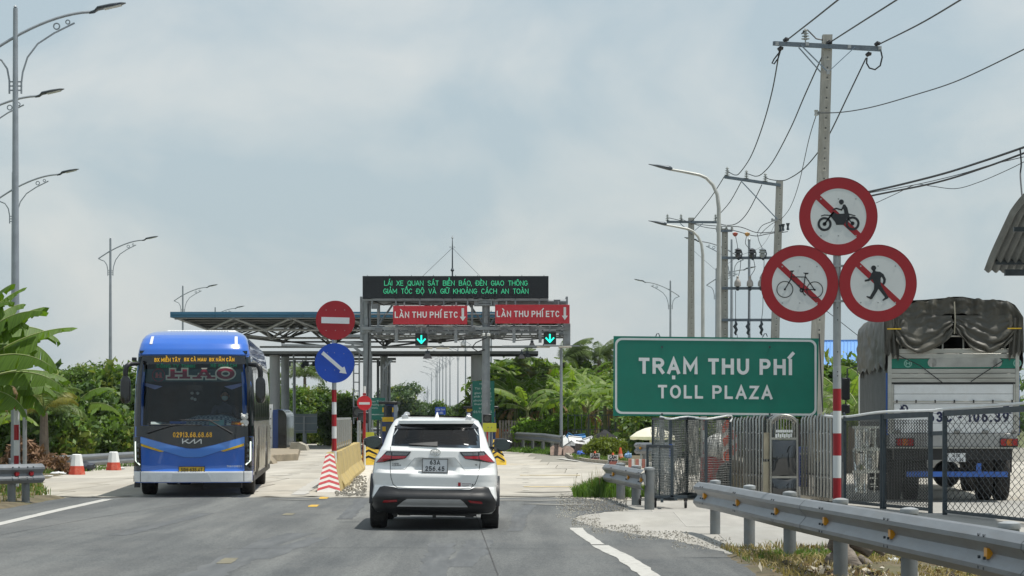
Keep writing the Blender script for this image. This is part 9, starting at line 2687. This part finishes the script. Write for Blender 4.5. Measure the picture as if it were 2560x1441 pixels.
# umbrella
um = thing('parasol','white market parasol standing left of the mesh gate','parasol',(X(1632,72),72,0)); uk = F / 72
ztop,zrim = H + (1040 - 1067) / uk,H + (1040 - 1092) / uk; ru = 57 / uk
q = MB(); rows = []
nn = 16
for i,(rr,dz) in enumerate(((.01,0),(.35,.16),(.7,.5),(1.0,1.0))):
 rows.append([(rr * ru * math.cos(a) * (1 - .06 * (k % 2)),rr * ru * math.sin(a) * (1 - .06 * (k % 2)),ztop - (ztop - zrim) * dz + .0) for k,a in enumerate([2 * math.pi * k / nn for k in range(nn)])])
rows.append([(p[0] * 1.0,p[1] * 1.0,p[2] - .09 - .02 * (k % 2)) for k,p in enumerate(rows[-1])])
q.grid(rows,closed=True); o = q.build('canopy_cloth',M('parasol_cloth',(.72,.70,.64),.8,0,.05,3,trans=.25),um,smooth=30)
MB().tube([(0,0,0),(0,0,ztop)],.025,8).build('pole',galv,um)
for k in range(8): a = 2 * math.pi * k / 8; MB().bar((0,0,ztop - .25),(math.cos(a) * ru * .9,math.sin(a) * ru * .9,zrim + .03),.012).build('rib',galv,um)
q = MB(); rows = [[(-.03 + (.09 + .02 * math.sin(a * 3)) * k * math.cos(a),(.09) * k * math.sin(a),z) for a in [2 * math.pi * j / 12 for j in range(12)]] for z,k in ((zrim - .02,.9),(zrim - .25,.7),(.6,1.2),(.35,.9))]
q.grid(rows,closed=True); q.build('furled_wrap',M('clear_wrap',(.4,.4,.3),.35,0,.25,8),um,smooth=60)
tb = thing('market_table','small teal topped table under the parasol','table',(X(1618,71),71,0)); MB().box((0,0,.62),(.5,.5,.05)).build('table_top',M('teal_top',(.02,.2,.17),.5),tb)
for a in (-.2,.2):
 for b in (-.2,.2): MB().bar((a,b,0),(a,b,.6),.03).build('leg',galv,tb)
# stump / driftwood and litter at the lower right
wd = M('dead_wood',(.17,.145,.12),.9,0,.25,9,bump=.5,bscale=30,stretch=(1,1,4))
st0 = G(2100,1432); st_ = thing('tree_stump','gnarled grey dead stump lying at the foot of the third large guardrail post','stump',(st0.x,st0.y,.03)); st_.scale = (1.2,1.2,1.25)
ks_ = F / st0.y
def sp6(px,py,d=0): return Vector(((px - 2100) / ks_,d,.0 - (py - 1432) / ks_))
def log(pts,r,name='branch'):
 q = MB(); pp = bez(pts,6); n = len(pp); rows = []
 rs_ = np.interp(np.linspace(0,len(r) - 1,n),range(len(r)),r)
 for i,p in enumerate(pp):
  d = (pp[min(i + 1,n - 1)] - pp[max(0,i - 1)]).normalized(); u = d.cross(Vector((0,1,.1))).normalized(); w = d.cross(u)
  rows.append([p + (u * math.cos(a) + w * math.sin(a)) * rs_[i] * (1 + .28 * mnoise.noise(p * 9 + Vector((math.cos(a) * 2,math.sin(a) * 2,0)))) for a in [2 * math.pi * k / 14 for k in range(14)]])
 q.grid(rows,closed=True); q.add(rows[0],[tuple(range(14))]); q.add(rows[-1],[tuple(range(14))]); return q.build(name,wd,st_,smooth=60)
log([sp6(2088,1392,.1),sp6(2105,1372,.05),sp6(2135,1378,0),sp6(2163,1398,-.05)],[.06,.075,.065,.045])
log([sp6(2100,1375,-.05),sp6(2102,1395,-.1),sp6(2118,1420,-.15),sp6(2142,1446,-.2)],[.06,.08,.08,.06])
log([sp6(2145,1376,.1),sp6(2165,1382,.1),sp6(2185,1395,.1),sp6(2197,1402,.1)],[.035,.03,.025,.02])
log([sp6(2135,1405,-.1),sp6(2150,1418,-.12),sp6(2165,1435,-.15),sp6(2180,1452,-.2)],[.03,.045,.05,.04])
log([sp6(2078,1405,0),sp6(2090,1420,-.05),sp6(2105,1438,-.1)],[.05,.075,.06])
lit = M('litter_white',(.6,.62,.62),.6,0,.1,10,dirt=(.35,.3,.25),dirt_amt=.4)
crumple('litter','crumpled white plastic litter right of the dead stump',2232,1420,lit,(.07,.06,.05),11,'litter',.03)
crumple('litter','flat white litter scrap at the very bottom right of the stump',2200,1437,lit,(.08,.06,.02),12,'litter',.03)
crumple('litter','grey plastic bottle scrap between the two last guardrail posts',2332,1430,M('litter_grey',(.35,.38,.4),.4),(.1,.05,.03),13,'litter',.03)
crumple('litter','tan torn bag behind the guardrail near the right edge',2425,1405,M('litter_tan',(.35,.29,.2),.8,0,.2,8),(.14,.08,.05),14,'litter',.03)
tub = thing('polystyrene_tub','white and blue tub lying at the bottom right behind the guardrail','tub',tuple(G(2475,1448) + Vector((0,0,.04)))); q = MB(); q.grid([[(r_ * math.cos(a),r_ * math.sin(a),z) for a in [2 * math.pi * k / 20 for k in range(20)]] for r_,z in ((.09,0),(.115,.11),(.12,.12),(.105,.12),(.08,.02))],closed=True); q.build('tub',M('tub_white',(.68,.72,.74),.5,0,.05,6,dirt=(.1,.4,.6),dirt_amt=.5,dirt_scale=9),tub,smooth=50)
crumple('litter','white litter scrap left of the first bollard',145,1191,lit,(.22,.1,.04),21,'litter',.05)
crumple('litter','small white litter right of the second bollard',303,1174,lit,(.12,.08,.04),22,'litter')
crumple('plastic_bag','dark rubbish bag heaped between the two bollards',216,1178,M('bag_dark',(.04,.045,.06),.4,0,.3,10),(.26,.2,.16),23)
crumple('litter','tiny pale litter scrap on the left verge edge',122,1197,lit,(.12,.06,.02),24,'litter',.05)
for nm_,x0_,x1_,y0_,y1_,nl_,z_ in (('fallen dry leaves and scraps under the right guardrail',2.7,6.6,19.6,25.9,2600,.075),('fallen dry leaves on the left road verge',-12.5,-9.6,31,41,1500,.075)):
 v = leaf_cloud([(x0_ + (x1_ - x0_) * i / 7,y0_ + (y1_ - y0_) * ((i * 3) % 8) / 7,z_,(x1_ - x0_) / 6,(y1_ - y0_) / 5,.025) for i in range(8)],nl_,.045 if nl_ > 2000 else .07,33 + nl_,1.8)
 mi = (np.random.default_rng(3).random(len(v) // 4) * 3).astype(int)
 tag(link('leaf_litter',quads_mesh('leaf_litter',v,[dryl,M('dark_scrap',(.06,.05,.04),.9),M('pale_scrap',(.4,.37,.3),.8)],mi),None,kind='stuff'),nm_,'leaf litter')
# dry twigs
q = MB(); r7 = random.Random(3)
for i in range(160):
 x = r7.uniform(2.7,5.6); y = r7.uniform(20.5,25.6); a = r7.uniform(0,6.3); l_ = r7.uniform(.05,.28); q.tube([(x,y,.07),(x + math.cos(a) * l_ * .5,y + math.sin(a) * l_ * .5,.07 + r7.uniform(.01,.05)),(x + math.cos(a) * l_,y + math.sin(a) * l_,.07)],.004,4,caps=False)
o = q.build('twig_litter',M('twig',(.2,.15,.1),.9),None,smooth=0,kind='stuff'); tag(o,'dry twigs strewn on the verge under the right guardrail','twigs')
q = MB()
for i in range(1100):
 x = r7.uniform(2.6,6.5); y = r7.uniform(19.5,26.0); s_ = r7.uniform(.008,.03); q.box((x,y,.06 + s_ * .2),(s_,s_,s_ * .6),r7.uniform(0,3),r7.uniform(-.5,.5),0,.6)
q.build('gravel',gravm,None,smooth=0,recalc=False,kind='stuff')
# ================================================================== AIR
HAZE = 0.00008
if HAZE:
 hm_ = bpy.data.materials.new('haze'); hm_.use_nodes = True; t = hm_.node_tree; t.nodes.clear()
 o_ = t.nodes.new('ShaderNodeOutputMaterial'); pv = t.nodes.new('ShaderNodeVolumePrincipled'); pv.inputs['Color'].default_value = (.85,.92,1,1); pv.inputs['Density'].default_value = HAZE
 t.links.new(pv.outputs[0],o_.inputs['Volume'])
 q = MB(); q.box((0,450,9),(900,960,20.4)); hz_ = q.build('haze',hm_,None,smooth=0,kind='stuff')
